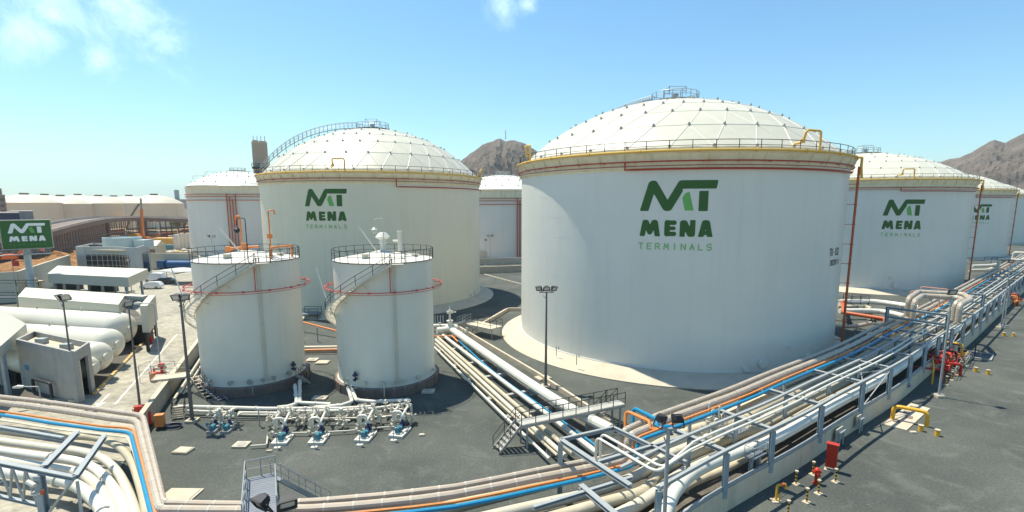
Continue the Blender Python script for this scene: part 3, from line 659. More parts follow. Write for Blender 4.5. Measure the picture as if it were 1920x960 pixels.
# ================================================================== SMALL TANKS
S4, S5 = (-29.02, 55.22), (-14.02, 55.01); SR, SB, STZ = 5.24, 1.0, 13.75
def small_tank(c, label, first):
    af = math.atan2(-c[1], -c[0]); t = thing('small_storage_tank', label, 'storage tank', (c[0], c[1], 0), 0, 'pair of small cylindrical tanks')
    V = lambda a, r, z: Vector((r*math.cos(a), r*math.sin(a), z))
    mb = MB(); mb.lathe([(SR+.45, 0), (SR+.45, SB-.05), (SR+.4, SB), (SR-.5, SB)], 64)
    for k in range(24): a = 2*math.pi*k/24; mb.box(V(a, SR+.47, SB*.5), (.12, .16, SB*.9), a)
    mb.build('plinth', M_BRONZE, t)
    mb = MB(); prof = [(SR+.12, SB+.01), (SR+.12, SB+.05), (SR, SB+.06), (SR, STZ), (SR-.05, STZ+.02)]; mb.lathe(prof, 96)
    for k in range(1, 7): mb.lathe([(SR+.004, SB+k*1.85-.025), (SR+.010, SB+k*1.85), (SR+.004, SB+k*1.85+.025)], 80, smooth=False)
    mb.build('shell', M_SHELL2, t)
    mb = MB(); mb.lathe([(SR-.05, STZ+.02), (SR+.05, STZ+.05), (SR*.5, STZ+.5), (.4, STZ+.95), (.01, STZ+1.0)], 48)
    mb.build('cone_roof', M_WHITE2, t)
    mb = MB(); pp = [V(2*math.pi*k/28, SR+.1, STZ+.06) for k in range(28)]; railing(mb, pp+[pp[0]], 1.15, .03)
    mb.tube(ring_pts(SR+.1, STZ+.03, 48), .05, 4, True)
    mb.build('roof_railing', M_DARK, t)
    # stair round the shell: from the landing at the front, down to the left and round the back
    a_s = af+math.asin(min(.99, 11/97.)); rate = 5.0/R_(80); n = 66; r0, r1 = SR+.12, SR+1.0; tot = (STZ-.3)/rate
    tr = MB(); st = MB(); ra = MB(); outer = []; inner = []
    for k in range(n):
        a = a_s-tot*k/n; z = STZ-.05-(STZ-.3)*k/n
        da = tot/n*.42; tr.add([V(a-da, r0, z), V(a+da, r0, z), V(a+da, r1, z), V(a-da, r1, z), V(a-da, r0, z-.05), V(a+da, r0, z-.05), V(a+da, r1, z-.05), V(a-da, r1, z-.05)], [(0, 1, 2, 3), (7, 6, 5, 4), (0, 4, 5, 1), (1, 5, 6, 2), (2, 6, 7, 3), (3, 7, 4, 0)])
        outer.append(V(a, r1+.02, z)); inner.append(V(a, r0-.02, z))
    tr.build('stair_treads', M_WHITE, t)
    for L in (outer, inner):
        for a, b in zip(L[:-1], L[1:]): st.beam(a, b, .05, .18)
    for k in range(0, n, 8): p = outer[k]; a = math.atan2(p.y, p.x); st.beam(p-Vector((0, 0, .1)), V(a, SR, p.z-.8), .06)
    st.build('stair_stringers', M_WHITE, t)
    railing(ra, outer, 1.05, .03, 5); 
    lp = [V(a_s-.02, r1, STZ-.0), V(a_s+.22, r1, STZ), V(a_s+.22, r0, STZ)]; railing(ra, lp, 1.1, .03)
    ra.build('stair_railing', M_DARK, t)
    mb = MB(); mb.add([V(a_s-.02, SR, STZ), V(a_s+.22, SR, STZ), V(a_s+.22, r1, STZ), V(a_s-.02, r1, STZ), V(a_s-.02, SR, STZ-.06), V(a_s+.22, SR, STZ-.06), V(a_s+.22, r1, STZ-.06), V(a_s-.02, r1, STZ-.06)], [(0, 1, 2, 3), (7, 6, 5, 4), (0, 4, 5, 1), (1, 5, 6, 2), (2, 6, 7, 3), (3, 7, 4, 0)]); mb.build('stair_landing', M_WHITE, t)
    # red deluge ring with its struts and feed
    zr = HZ(463, 548, math.hypot(*S4)-6.3); mb = MB(); mb.tube(ring_pts(SR+.95, zr, 72), .055, 6, True); mb.tube(ring_pts(SR+.95, zr-.22, 72), .03, 5, True)
    for k in range(16):
        a = 2*math.pi*k/16; mb.beam(V(a, SR, zr-.1), V(a, SR+.95, zr-.1), .04); p = V(a, SR+.95, zr); q = V(a+.02, SR+.95, zr); mb.cyl(p-(q-p), p+(q-p), .11, 6)
    a = af+.10; mb.tube(fillet([V(a, SR+.95, zr), V(a, SR+.35, zr), V(a, SR+.35, STZ+.4)], .3), .05, 6)
    mb.build('deluge_ring', mat('deluge_red', (.55, .10, .08), .5), t)
    mb = MB()
    for da, r in ((.15, .05), (.20, .035)):
        a = af+da; mb.tube([V(a, SR+.14, SB+.2), V(a, SR+.14, STZ+.5)], r, 6)
        for z in np.arange(2, 13, 1.8): mb.box(V(a, SR+.08, z), (.16, .1, .06), a)
    mb.build('gauge_pipe', M_WHITE, t)
    # fittings at the foot
    for k, a in enumerate((af-.9, af-.45, af-.12, af+.1, af+.3, af+.62, af+1.15)):
        z = SB+.55; mb = MB(); mb.cyl(V(a, SR-.05, z), V(a, SR+.35, z), .1+.03*(k % 3), 10); mb.cyl(V(a, SR+.35, z), V(a, SR+.42, z), .2+.03*(k % 3), 12); mb.tube([V(a, SR+.42, z), V(a, SR+.42, z-.9)], .03, 5); mb.build('shell_nozzle', M_GREYC if first else M_WHITE, t)
    a = af-.07; mb = MB(); mb.tube(fillet([V(a, SR, SB+.4), V(a, SR+.75, SB+.4), V(a, SR+.75, .3)], .3), .06, 7)
    mb.build('foot_pipe', M_GREYC if first else M_WHITE, t)
    mb = MB(); av = af+(.72 if first else -.62); mb.cyl(V(av, SR+.1, SB+.9), V(av, SR+.6, SB+.9), .12, 10); mb.cyl(V(av, SR+.35, SB+.7), V(av, SR+.35, SB+1.5), .08, 8); mb.box(V(av, SR+.35, SB+1.35), (.34, .4, .22), av); mb.cyl(V(av, SR+.35, SB+1.45), V(av, SR+.35, SB+1.7), .13, 8)
    mb.build('motor_valve', M_DBLUE, t)
    # roof fittings
    zt = STZ+.55
    if first:
        mb = MB()
        mb.tube(fillet([(-1.6, 2.2, STZ+.6), (-1.6, 2.2, STZ+4.6), (-2.1, 2.2, STZ+4.6), (-2.1, 2.2, STZ+3.7)], .25), .09, 8)
        mb.tube(fillet([V(af+.9, 3.0, STZ+.3), V(af+.9, 3.0, STZ+5.2), V(af+1.05, 3.4, STZ+5.3), V(af+1.05, 3.4, STZ+4.8)], .25), .08, 8)
        mb.tube(fillet([V(af+.55, 4.4, STZ+.1), V(af+.55, 4.4, STZ+1.4), V(af+1.25, 4.7, STZ+1.4), V(af+1.25, 4.7, STZ+.1)], .2), .12, 8)
        mb.tube([V(af+.8, 3.1, STZ+.5), V(af+.65, 4.1, STZ+1.35)], .1, 8); mb.box(V(af+.9, 3, STZ+2.5), (.4, .4, .5))
        mb.tube([(-2.2, .4, STZ+.6), (-2.2, .4, STZ+1.3)], .3, 8); mb.tube([(-1.5, -.3, STZ+1.15), (1.2, .4, STZ+1.3)], .13, 8); mb.cyl((-.2, 0, STZ+.8), (-.2, 0, STZ+1.7), .3, 10)
        mb.build('roof_vent_pipe', M_ORANGE, t)
    else:
        mb = MB(); mb.lathe([(.3, STZ+.9), (.25, STZ+1.6), (.42, STZ+1.7), (.32, STZ+2.1), (.72, STZ+2.3), (.78, STZ+2.4), (.4, STZ+2.85), (.05, STZ+2.9)], 20); mb.cyl((1.7, .6, STZ+.5), (1.7, .6, STZ+2.9), .22, 10); mb.cyl((1.7, .6, STZ+2.9), (1.7, .6, STZ+3.0), .3, 10)
        mb.cyl((.9, 1.0, STZ+1.9), (1.7, .6, STZ+1.9), .12, 8); mb.build('roof_vent', M_WHITE2, t)
    mb = MB(); mb.cyl(V(af-.6, 3.2, STZ+.3), V(af-.6, 3.2, STZ+.75), .35, 14); mb.cyl(V(af-.6, 3.2, STZ+.75), V(af-.6, 3.2, STZ+.82), .45, 14); mb.cyl(V(af+1.2, 3.5, STZ+.3), V(af+1.2, 3.5, STZ+.6), .35, 14); mb.build('roof_hatch', M_WHITE, t)
    mb = MB(); q = V(af+.02, 4.9, STZ+.1); mb.tube([q, q+Vector((0, 0, 3.9))], .045, 6); mb.tube(fillet([q+Vector((0, 0, 3.9)), q+Vector((0, 0, 4.4)), q+Vector((-.9, 0, 4.4)), q+Vector((-.9, 0, 3.6))], .4), .04, 6)
    mb.lathe([(.05, 3.75), (.3, 3.5), (.22, 3.2), (.1, 3.1)], 12, c=(q.x-.9, q.y, STZ-.1)); mb.build('roof_lamp', M_DARK if first else M_WHITE2, t)
    MB().tube([V(af-.5, 1.3, STZ+.9), V(af-1.2, 2.6, STZ+3.6)], .08, 6).build('davit_arm', M_WHITE2, t); MB().tube([V(af-1.55, SR+.8, 9.4), V(af-1.75, SR+2.0, 12.9)], .06, 6).build('davit_arm', M_WHITE2, t)
    return t
M_SHELL2 = mat('small_tank_paint', (.68, .66, .57), .42, var=.03, scale=.3, dirt=(.5, .44, .32), dscale=.9, damt=.24, streak=True)
small_tank(S4, 'left small storage tank, orange vent pipes on its roof', True)
small_tank(S5, 'right small storage tank, white mushroom vent on its roof', False)

# ================================================================== PIPE RACK
WB = [G(*p) for p in ((1230, 1050), (1300, 1000), (1360, 960), (1500, 878), (1567, 830), (1684, 754), (1750, 697), (1816, 647), (1881, 585))]
WB.append(WB[-1]+(WB[-1]-WB[-2])*1.6); WB.append(WB[-1]+(WB[-1]-WB[-2])*2.4)
WP = smoothpath(WB, 1.0)
for _ in range(6): WP = [WP[0]]+[(WP[i-1]+WP[i]*2+WP[i+1])/4 for i in range(1, len(WP)-1)]+[WP[-1]]
def wnorm(i):
    d = (WP[min(i+3, len(WP)-1)]-WP[max(i-3, 0)]); d.z = 0; d.normalize(); return Vector((-d.y, d.x, 0)), d
def W(i, off, z):
    i = max(0, min(i, len(WP)-1)); n, d = wnorm(i); return WP[i]+n*off+Vector((0, 0, z))
def widx(px, off, z):           # station along the rack where a line at that offset shows at column px
    return min(range(len(WP)), key=lambda i: abs(PX(W(i, off, z))[0]-px) if W(i, off, z).y > 20 else 1e9)
NW = len(WP)-1
def wline(i0, i1, off, z, st=2): return [W(i, off, z) for i in range(i0, i1, st)]+[W(i1, off, z)]
# trough wall (front), in cast lengths, and the floor
i0 = 0
mb = MB(); L = [WP[i] for i in range(0, NW, 2)]
for a, b, i in zip(L[:-1], L[1:], range(0, NW, 2)):
    n, _ = wnorm(i); n2, _ = wnorm(i+2)
    mb.add([a+n*0, b+n2*0, b+n2*.3, a+n*.3]+[q+Vector((0, 0, 1.6)) for q in (a, b, b+n2*.3, a+n*.3)], [(0, 1, 5, 4), (2, 3, 7, 6), (4, 5, 6, 7)])
for i in range(6, NW, 9): n, d = wnorm(i); mb.box(WP[i]+n*(-.006)+Vector((0, 0, .8)), (.05, .02, 1.5), math.atan2(d.y, d.x)); 
M_TROUGH = mat('trough_concrete', (.62, .51, .37), .85, var=.08, scale=.5, dirt=(.3, .24, .19), dscale=.8, damt=.45, streak=True)
tw = mb.build('trough_wall', M_TROUGH); tag(tw, 'long cream concrete wall along the outer side of the pipe rack', 'wall')
mb = MB()
for a, b, i in zip(L[:-1], L[1:], range(0, NW, 2)):
    n, _ = wnorm(i); n2, _ = wnorm(i+2); mb.add([a+n*.36, b+n2*.36, b+n2*7.4, a+n*7.4], [(0, 1, 2, 3)])
for v in range(len(mb.v)): mb.v[v] = (mb.v[v][0], mb.v[v][1], .05)
tag(mb.build('trough_floor', GR_DARK), kind='structure')
mb = MB()
for a, b, i in zip(L[:-1], L[1:], range(0, NW, 2)):
    if i < widx(1330, 7.4, 1): continue
    n, _ = wnorm(i); n2, _ = wnorm(i+2); q = [a+n*7.3, b+n2*7.3, b+n2*7.6, a+n*7.6]; mb.add(q+[v+Vector((0, 0, 1.3)) for v in q], [(0, 1, 5, 4), (2, 3, 7, 6), (4, 5, 6, 7)])
tag(mb.build('trough_wall', M_TROUGH), 'inner concrete wall of the pipe trough, facing the large tanks', 'wall')
ZB = 4.2
rack = thing('steel_pipe_rack', 'long blue grey steel frame carrying pipes along the concrete trough wall', 'pipe rack', (0, 0, 0))
posts = [widx(px, 0, ZB) for px in (1182, 1372, 1456, 1545, 1617, 1668)]
step = 6.0; i = posts[-1]; acc = 0
while i < NW-2:
    acc += (WP[i+1]-WP[i]).length; i += 1
    if acc >= step: posts.append(i); acc = 0
posts = posts[:34]
for k, i in enumerate(posts):
    n, d = wnorm(i)
    MB().ibeam(W(i, .02, 1.1 if k else .1), W(i, .02, ZB-.05), .3, .3, .05).build('post', M_PAINTST, rack)
    if k: MB().ibeam(W(i, .12, ZB-.02), W(i, 4.0, ZB-.02), .34, .26, .04).build('cross_beam', M_STEEL, rack)
    if k: MB().ibeam(W(i, 2.7, .1), W(i, 2.7, ZB-.22), .24, .24, .04).build('inner_post', M_PAINTST, rack)
    if k: MB().ibeam(W(i, 4.0, ZB-.3), W(i, 6.8, ZB-.3), .3, .24, .04).build('pipe_support_beam', M_STEEL, rack); MB().beam(W(i, 6.6, .1), W(i, 6.6, ZB-.45), .22).build('outer_post', M_PAINTST, rack)
def railbeam(name, pts, w_, h_, m):
    mb = MB()
    for a, b in zip(pts[:-1], pts[1:]): mb.beam(a, b, w_, h_)
    return mb.build(name, m, rack)
pe = posts[-1]
railbeam('outer_rail', wline(posts[0], pe, .0, ZB+.12), .2, .2, M_STEEL)
railbeam('lower_rail', wline(posts[0], pe, .12, 1.72), .16, .2, M_STEEL)
railbeam('middle_rail', wline(posts[0], pe, 2.7, ZB+.12), .2, .18, M_STEEL)
mb = MB()      # horizontal bracing bay between two frames, and the diagonal in the side
for k in (4, 9, 15): 
    a, b = posts[k], posts[k+1]; mb.beam(W(a, 0, ZB-.15), W(b, 2.7, ZB-.15), .07); mb.beam(W(a, 2.7, ZB-.15), W(b, 0, ZB-.15), .07); mb.beam(W(a, 0, 1.8), W(b, 0, ZB-.1), .07)
mb.build('bracing', M_STEEL, rack)
# corner frame over the bend, left of the first post
Pc = lambda px, py, z=ZB+.1: G(px, py, z)
c0, c1, c2, c3 = Pc(1182, 912), Pc(1051, 825), Pc(1150, 802), Pc(1287, 868)
for nm, a, b, wd in (('corner_beam', c0, c1, .32), ('corner_beam', c1, c2, .2), ('corner_beam', c2, c3, .2), ('corner_beam', Pc(1118, 868), W(posts[1], 2.7, ZB+.1), .2)):
    MB().ibeam(a, b, wd, .24, .04).build(nm, M_STEEL, rack)
for a in (c1,): MB().ibeam(Vector((a.x, a.y, .05)), a-Vector((0, 0, .15)), .3, .3, .05).build('corner_post', M_PAINTST, rack)
A1, A2, A3 = Pc(880, 905, 3.6), Pc(1000, 955, 3.6), Pc(1190, 890, 3.6)
MB().ibeam(Pc(1000, 952, ZB-.3), Pc(1185, 895, ZB-.3), .2, .18, .04).build('corner_beam', M_STEEL, rack)
MB().ibeam(Pc(1089, 911, ZB-.25), Pc(1165, 975, ZB-.25), .34, .24, .04).build('corner_beam', M_STEEL, rack)

# pipes: insulated pair, orange and blue from the left edge, round the two bends and along the rack
ZA = 2.5
def pj(pts, z): return [G(x, y, z) for x, y in pts]
iS = widx(1290, 5, ZB)
bl1 = pj([(-120, 735), (0, 744), (120, 758), (218, 772)], ZA); bl2 = pj([(-120, 744), (0, 755), (100, 767.5), (200, 782), (222, 785)], ZA)
def run(pre, pts, z): return smoothpath(pj(pts, z), .8) if pre is None else pre
def long_pipe(name, label, leftpts, corner1, corner2, apts, up, off, r, m, band=None, group=None, rc=1.4, rz=.6):
    a = smoothpath(pj(leftpts, ZA), 2.5); b = smoothpath(pj(apts, ZA), 2.0)
    path = a+pj([corner1, corner2], ZA)+b; last = b[-1]
    iu = widx(up, off, ZB)
    q = W(iu, off, ZB); path += [Vector((last.x, last.y, ZB)), q]; path += wline(iu+2, pe, off, ZB)
    pts = fillet(path, rc, 7)
    return pipe(name, label, pts, r, m, 'pipe', group, 10, band)
G_ = 'long pipes running side by side from the left edge round the bends and along the rack'
long_pipe('insulated_pipe', 'outermost insulated beige pipe of the side by side run, nearest the tanks', [(-120, 735), (0, 744), (120, 758), (230, 774)], (268, 779), (306, 943), [(325, 943), (460, 945.6), (604, 939), (729, 928), (854, 913), (1000, 884), (1067, 871), (1163, 853)], 1240, 6.2, .20, M_INSUL, 1.6, None, 3.0)
long_pipe('insulated_pipe', 'second insulated beige pipe, between the outermost one and the orange pipe', [(-120, 744), (0, 755), (100, 767.5), (200, 783)], (258, 790), (300, 956), [(320, 956), (460, 957), (586, 954), (724, 943), (854, 927), (1000, 898), (1067, 885), (1175, 863)], 1262, 5.3, .26, M_INSUL, 1.6, None, 2.6)
long_pipe('orange_pipe', 'thin orange pipe running between the insulated pipes and the blue pipe', [(-120, 760), (0, 771), (100, 786), (190, 799)], (250, 803), (293, 970), [(320, 970), (460, 972), (620, 966), (704, 958), (854, 941), (1000, 911), (1083, 894), (1186, 868)], 1285, 4.62, .09, M_ORANGE, None, None, 2.4)
long_pipe('blue_pipe', 'bright blue pipe running beside the orange pipe from the left edge to the far right', [(-120, 768), (0, 778), (100, 794), (190, 806)], (245, 811), (287, 978), [(320, 980), (460, 982), (620, 975), (704, 967), (854, 950), (1000, 919.5), (1100, 897), (1192, 873)], 1290, 4.1, .13, M_BLUE, None, None, 2.2)
# expansion loops of orange and blue at the bend
mb = MB(); mb.tube(fillet([G(1173, 795, 4.0)+Vector((0, 0, -1.6)), G(1173, 770, 4.6), G(1218, 790, 4.6), G(1218, 806, 4.2), G(1240, 803, 4.2)], .35), .12, 8); tag(mb.build('orange_pipe', M_ORANGE), 'orange pipe loop standing up beside the steel footbridge', 'pipe')
mb = MB(); mb.tube(fillet([G(1187, 790, 4.0)+Vector((0, 0, -1.6)), G(1187, 764, 4.6), G(1231, 786, 4.6), G(1231, 803, 4.2), G(1256, 799, 4.2)], .35), .14, 8); tag(mb.build('blue_pipe', M_BLUE), 'blue pipe loop standing up beside the steel footbridge', 'pipe')
# white twin pipes over the frames
for k, (o_, x_, y_) in enumerate(((1.65, 1127, 812), (1.15, 1118, 819))):
    a = G(x_, y_, ZB+.35); e = G(1243+k*(-12), 878+k*8, ZB+.35); iu = widx(1300-k*8, o_, ZB+.35)
    path = [Vector((a.x, a.y, 1.4)), a, e]+wline(iu, pe, o_, ZB+.35)
    pipe('white_pipe', ('inner', 'outer')[k]+' of the two thin white pipes lying on top of the rack', fillet(path, .5), .085, M_WHITE2, group=None)
# big white pipe and the cream pipes in the trough
iu = widx(1400, 1.1, 2.45)
pipe('large_white_pipe', 'large glossy white pipe curving out of the bend just behind the trough wall', smoothpath([G(1235, 1000, 2.3), G(1250, 955, 2.4), G(1263, 925, 2.45), G(1276, 908, 2.45), G(1299, 887, 2.45), G(1342, 865, 2.45), G(1390, 846, 2.45)]+wline(widx(1440, 1.1, 2.45), pe, 1.1, 2.45, 6), .8), .40, M_WHITE2, band=None, n=16)
tr_paths = [([(660, 992), (800, 962), (930, 930), (1050, 900), (1150, 874), (1190, 862), (1222, 842), (1256, 824), (1320, 800)], 5.9, .42), ([(760, 1005), (870, 980), (960, 958), (1060, 935), (1165, 905), (1215, 880), (1245, 857), (1290, 838), (1350, 812)], 5.0, .36), ([(930, 1000), (1066, 962), (1150, 938), (1205, 922), (1235, 890), (1270, 866), (1315, 846), (1370, 822)], 4.1, .36), ([(1040, 1010), (1120, 982), (1190, 950), (1235, 920), (1268, 894), (1320, 866), (1400, 832)], 3.1, .38), ([(1150, 1010), (1225, 965), (1262, 930), (1300, 905), (1380, 870)], 2.3, .26)]
for k, (pp, off, r) in enumerate(tr_paths):
    iu = widx(pp[-1][0]+60, off, 1.15)
    pipe('trough_pipe', 'cream pipe in the bottom of the trough, %s from the tank side' % ('first', 'second', 'third', 'fourth', 'fifth')[k], smoothpath(pj(pp, 1.15)+wline(iu, pe, off, 1.15, 5), 1.1), r, (M_CREAMP, M_WHITE, M_CREAMP, M_WHITE, M_CREAMP)[k], n=14, band=6)
for k, (off, r, z) in enumerate(((3.55, .12, 2.2), (4.45, .14, 2.2), (2.2, .10, 2.4), (5.4, .12, 2.3))):
    iu = widx(1330+20*k, off, z); pipe('thin_pipe', 'thin cream pipe above the trough pipes, %s of four' % ('third from the outer wall', 'second from the tank side', 'nearest the outer wall', 'nearest the tank side')[(0, 1, 2, 3)[k]], wline(iu, pe, off, z), r, M_WHITE if k % 2 else M_CREAMP, n=8)
# grey expansion loops over the rack to the right
def c8(x, y): return (1500+x/3.2, 460+y/3.2)
for k, lp in enumerate((((1704, 559), (1722, 547), (1808, 552), (1820, 562), (1800, 571)), ((1715, 564), (1730, 554), (1798, 558), (1806, 563), (1792, 567)))):
    pts = [G(*q_, 7.0) for q_ in lp]; a0_, a1_ = pts[0].copy(), pts[-1].copy(); a0_.z = 3.4; a1_.z = 4.6
    pipe('expansion_loop', ('outer', 'inner')[k]+' loop of grey insulated pipe raised above the rack', fillet([a0_]+pts+[a1_], .9), .33, M_INSUL, n=12, band=2)
lf = thing('steel_portal', 'blue grey steel portal under the raised pipe loops', 'steel frame', (0, 0, 0))
iA = widx(1712, 3.4, ZB); iB = widx(1795, 3.0, ZB)
for i in (iA, iB):
    for off in (.1, 6.3): MB().ibeam(W(i, off, .1), W(i, off, 6.3), .32, .32, .05).build('column', M_PAINTST, lf)
    MB().ibeam(W(i, .1, 6.2), W(i, 6.3, 6.2), .3, .26, .05).build('beam', M_PAINTST, lf); MB().ibeam(W(i, .1, 5.0), W(i, 6.3, 5.0), .3, .26, .05).build('beam', M_PAINTST, lf)
for px in (1745, 1762):         # thin pinkish loops farther on
    i = widx(px, 5.5, ZB); pipe('orange_pipe', 'thin salmon pipe loop rising beside the rack, %s of two' % ('nearer' if px == 1745 else 'farther'), fillet([W(i, 4.6, ZB), W(i, 4.6, ZB+2.0), W(i, 8.2, ZB+2.0), W(i, 8.2, 1)], .4), .09, mat('salmon_pipe', (.62, .30, .2), .5))
# third loop far along the rack
iA, iB = widx(1872, 5, ZB), widx(1900, 5, ZB)
pipe('expansion_loop', 'far loop of pale pipe over the rack near the right edge', fillet([W(iA, 5.2, ZB), W(iA, 5.2, 7), W(iA, 1.5, 7), W(iB, 1.5, 7), W(iB, 5.2, 7), W(iB, 5.2, ZB)], .7), .3, M_WHITE, n=10)
# control valves and platform inside the rack
def globe_valve(px, py, z, label, h=1.5, m=M_WHITE2):
    p = G(px, py, z); t = thing('control_valve', label, 'valve', p)
    MB().tube([(-.5, 0, 0), (-.3, 0, 0), (0, 0, 0), (.3, 0, 0), (.5, 0, 0)], [.3, .2, .34, .2, .3], 12).build('body', m, t)
    mb = MB(); mb.cyl((0, 0, .2), (0, 0, .7), .12); mb.cyl((0, 0, .7), (0, 0, .78), .38, 16); mb.cyl((0, 0, .78), (0, 0, 1.05), .3, 14); mb.cyl((0, 0, 1.05), (0, 0, h+.6), .06, 8); mb.build('actuator', m, t)
    mb = MB(); mb.tube(ring_pts(.32, 0, 16), .03, 5, True); mb.beam((-.3, 0, 0), (.3, 0, 0), .03); mb.beam((0, -.3, 0), (0, .3, 0), .03)
    o = mb.build('handwheel', m, t); o.location = (.35, -.2, 1.35); o.rotation_euler = (1.2, 0, .4); return t
globe_valve(1327, 805, 2.6, 'white control valve with a tall spindle, left one of the pair in the rack')
globe_valve(1346, 812, 2.6, 'white control valve with a tall spindle, right one of the pair in the rack')
t = thing('access_platform', 'small grey railed platform beside the two white valves inside the rack', 'platform', G(1375, 808, 2.6), math.radians(35))
MB().box((0, 0, 0), (2.4, 1.1, .08)).build('deck', M_GRATE, t); mb = MB(); railing(mb, [(-1.2, -.55, 0), (0, -.55, 0), (1.2, -.55, 0), (1.2, .55, 0), (0, .55, 0), (-1.2, .55, 0)], 1.0, .025); mb.build('railing', M_STEEL, t)
t = thing('access_platform', 'tiny platform with twin legs standing behind the trough wall near the corner', 'platform', W(widx(1415, .5, 2.6), .5, 2.5), math.radians(35))
MB().box((0, 0, 0), (1.6, .7, .1)).build('deck', M_GRATE, t); mb = MB(); railing(mb, [(-.8, -.35, 0), (.8, -.35, 0), (.8, .35, 0), (-.8, .35, 0), (-.8, -.35, 0)], .8, .025); mb.build('railing', M_STEEL, t)
for s in (-.5, .5): MB().ibeam((s, 0, -1.6), (s, 0, -.05), .2, .2, .03).build('leg', M_PAINTST, t)

# ================================================================== WHITE PIPES AND STEELWORK AT THE LOWER LEFT
def q8(p): return (p[0]/4, 720+p[1]/4)
lw = [([(-300, 310), (0, 345), (400, 385), (700, 402), (860, 450), (975, 560), (1045, 740), (1100, 960), (1130, 1150)], .27, M_CREAMP), ([(-300, 385), (0, 428), (380, 480), (620, 510), (770, 560), (880, 660), (955, 800), (1012, 960), (1045, 1150)], .28, M_WHITE),
      ([(-300, 450), (0, 500), (300, 542), (560, 577), (700, 630), (810, 730), (888, 850), (932, 960), (975, 1150)], .31, M_WHITE2), ([(-300, 520), (0, 572), (300, 617), (520, 647), (640, 692), (740, 780), (812, 890), (850, 975), (895, 1150)], .32, M_WHITE), ([(-300, 600), (0, 657), (250, 690), (420, 715), (570, 762), (680, 842), (755, 930), (795, 1010), (840, 1150)], .36, M_WHITE2)]
for k, (pp, r, m) in enumerate(lw):
    pipe('large_curved_pipe', 'large pale pipe sweeping round the lower left bend, %s counting from the outside' % ('first', 'second', 'third', 'fourth', 'fifth', 'sixth')[k], smoothpath(pj([q8(p) for p in pp], 1.5), .7), r, m, n=18, band=None, flange=7 if k in (2, 4) else None)
fr = thing('pipe_trestle', 'blue grey steel trestle over the curved pipes at the lower left', 'steel frame', (0, 0, 0)); z = 3.7
q = lambda x, y, zz=z: G(*q8((x, y)), zz)
for a, b, wd in (((-200, 555), (290, 652), .3), ((290, 652), (560, 706), .26), ((330, 625), (580, 362), .36), ((565, 700), (785, 390), .3), ((-200, 290), (0, 328), .22), ((0, 328), (475, 410), .22)):
    MB().ibeam(q(*a), q(*b), wd, .26, .05).build('beam', M_STEEL, fr)
cb = q(290, 665); MB().ibeam((cb.x, cb.y, 0), cb-Vector((0, 0, .15)), .4, .4, .06).build('column', M_PAINTST, fr)
b0, b1 = q(-200, 555), q(290, 652); lo = Vector((0, 0, -2.3)); MB().ibeam(b0+lo, b1+lo, .2, .2, .04).build('lower_chord', M_STEEL, fr)
mb = MB(); n = 5
for k in range(n): a = b0.lerp(b1, k/n); b = b0.lerp(b1, (k+.5)/n); c = b0.lerp(b1, (k+1)/n); mb.beam(a+Vector((0, 0, -.1)), b+lo+Vector((0, 0, .1)), .1); mb.beam(b+lo+Vector((0, 0, .1)), c+Vector((0, 0, -.1)), .1)
mb.build('truss_bracing', M_STEEL, fr)
e = q(560, 706); mb = MB(); mb.beam(e, Vector((cb.x, cb.y, .8)), .12); f = e+Vector((.4, -.3, 0)); mb.beam((f.x, f.y, 0), f, .12); mb.build('diagonal_brace', M_STEEL, fr)
t = thing('clamp_bracket', 'small pipe clamp with red tipped fitting on the trestle column', 'clamp', cb+Vector((.05, -.3, -.7)))
MB().cyl((-.5, 0, .3), (0, -.1, .1), .13, 10).build('sleeve', M_WHITE2, t); MB().tube(ring_pts(.26, -.4, 14), .05, 5, True).build('clamp_ring', M_WHITE2, t); MB().box((.35, -.05, -.35), (.16, .12, .3)).build('fitting', M_RUSTO, t)
# cable tray beside the blue pipe
mb = MB(); L = smoothpath(pj([(-120, 776), (0, 787), (100, 803), (200, 815), (238, 819), (262, 880), (283, 985)], ZA-.1), 1.5)
for a, b in zip(L[:-1], L[1:]): mb.beam(a, b, .25, .06)
tag(mb.build('cable_tray', M_CREAMP), 'narrow cream cable tray next to the blue pipe at the lower left', 'cable tray')
# concrete kerb walls showing under the bent pipes
def wallseg(name, label, pts, h, th, m, z0=0, cat='wall', cap=None):
    mb = MB(); pts = [Vector((p[0], p[1], z0)) for p in pts]
    for a, b in zip(pts[:-1], pts[1:]): d = (b-a).normalized(); mb.beam(a+Vector((0, 0, h/2)), b+Vector((0, 0, h/2)), th, h)
    if cap:
        mb.mi = 1
        for a, b in zip(pts[:-1], pts[1:]): mb.beam(a+Vector((0, 0, h+.04)), b+Vector((0, 0, h+.04)), th+.12, .08)
    return tag(mb.build(name, [m, cap] if cap else m), label, cat)
# ================================================================== DIKE WALLS
dtop = 1.75
wallseg('dike_wall', 'cream dike wall between the paved road and the pump yard', [DW0-DWd*3, DW0+DWd*22], dtop, .32, M_WALL, cap=M_CONC)
wallseg('dike_wall', 'grey wall stretch continuing beyond the first small tank towards the far tanks', [DW0+DWd*22, DWe], dtop, .3, M_GREYC, cap=M_CONC)
a, b = G(895, 513), G(1000, 509); wallseg('dike_wall', 'low beige wall across the yard in the gap between the logo tanks', [a, b], 1.9, .35, M_WALL, cap=M_CONC)
a, b = G(890, 497), G(1010, 494); wallseg('dike_wall', 'pale wall just behind the low beige wall in the gap between the logo tanks', [a, b], 2.2, .35, M_CONC)
a, b = G(880, 487), G(1010, 484); wallseg('boundary_wall', 'grey panel wall at the foot of the tank in the gap', [a, b], 3.0, .3, M_FASCIA)
wallseg('kerb_wall', 'low beige kerb running beside the big diagonal pipe', [G(862, 618), G(1012, 708), G(1150, 800)], .5, .28, M_CONC)
wallseg('kerb_wall', 'low beige kerb bent around behind the valve platform', [G(905, 611), G(952, 583), G(985, 583)], .6, .4, M_WALL)
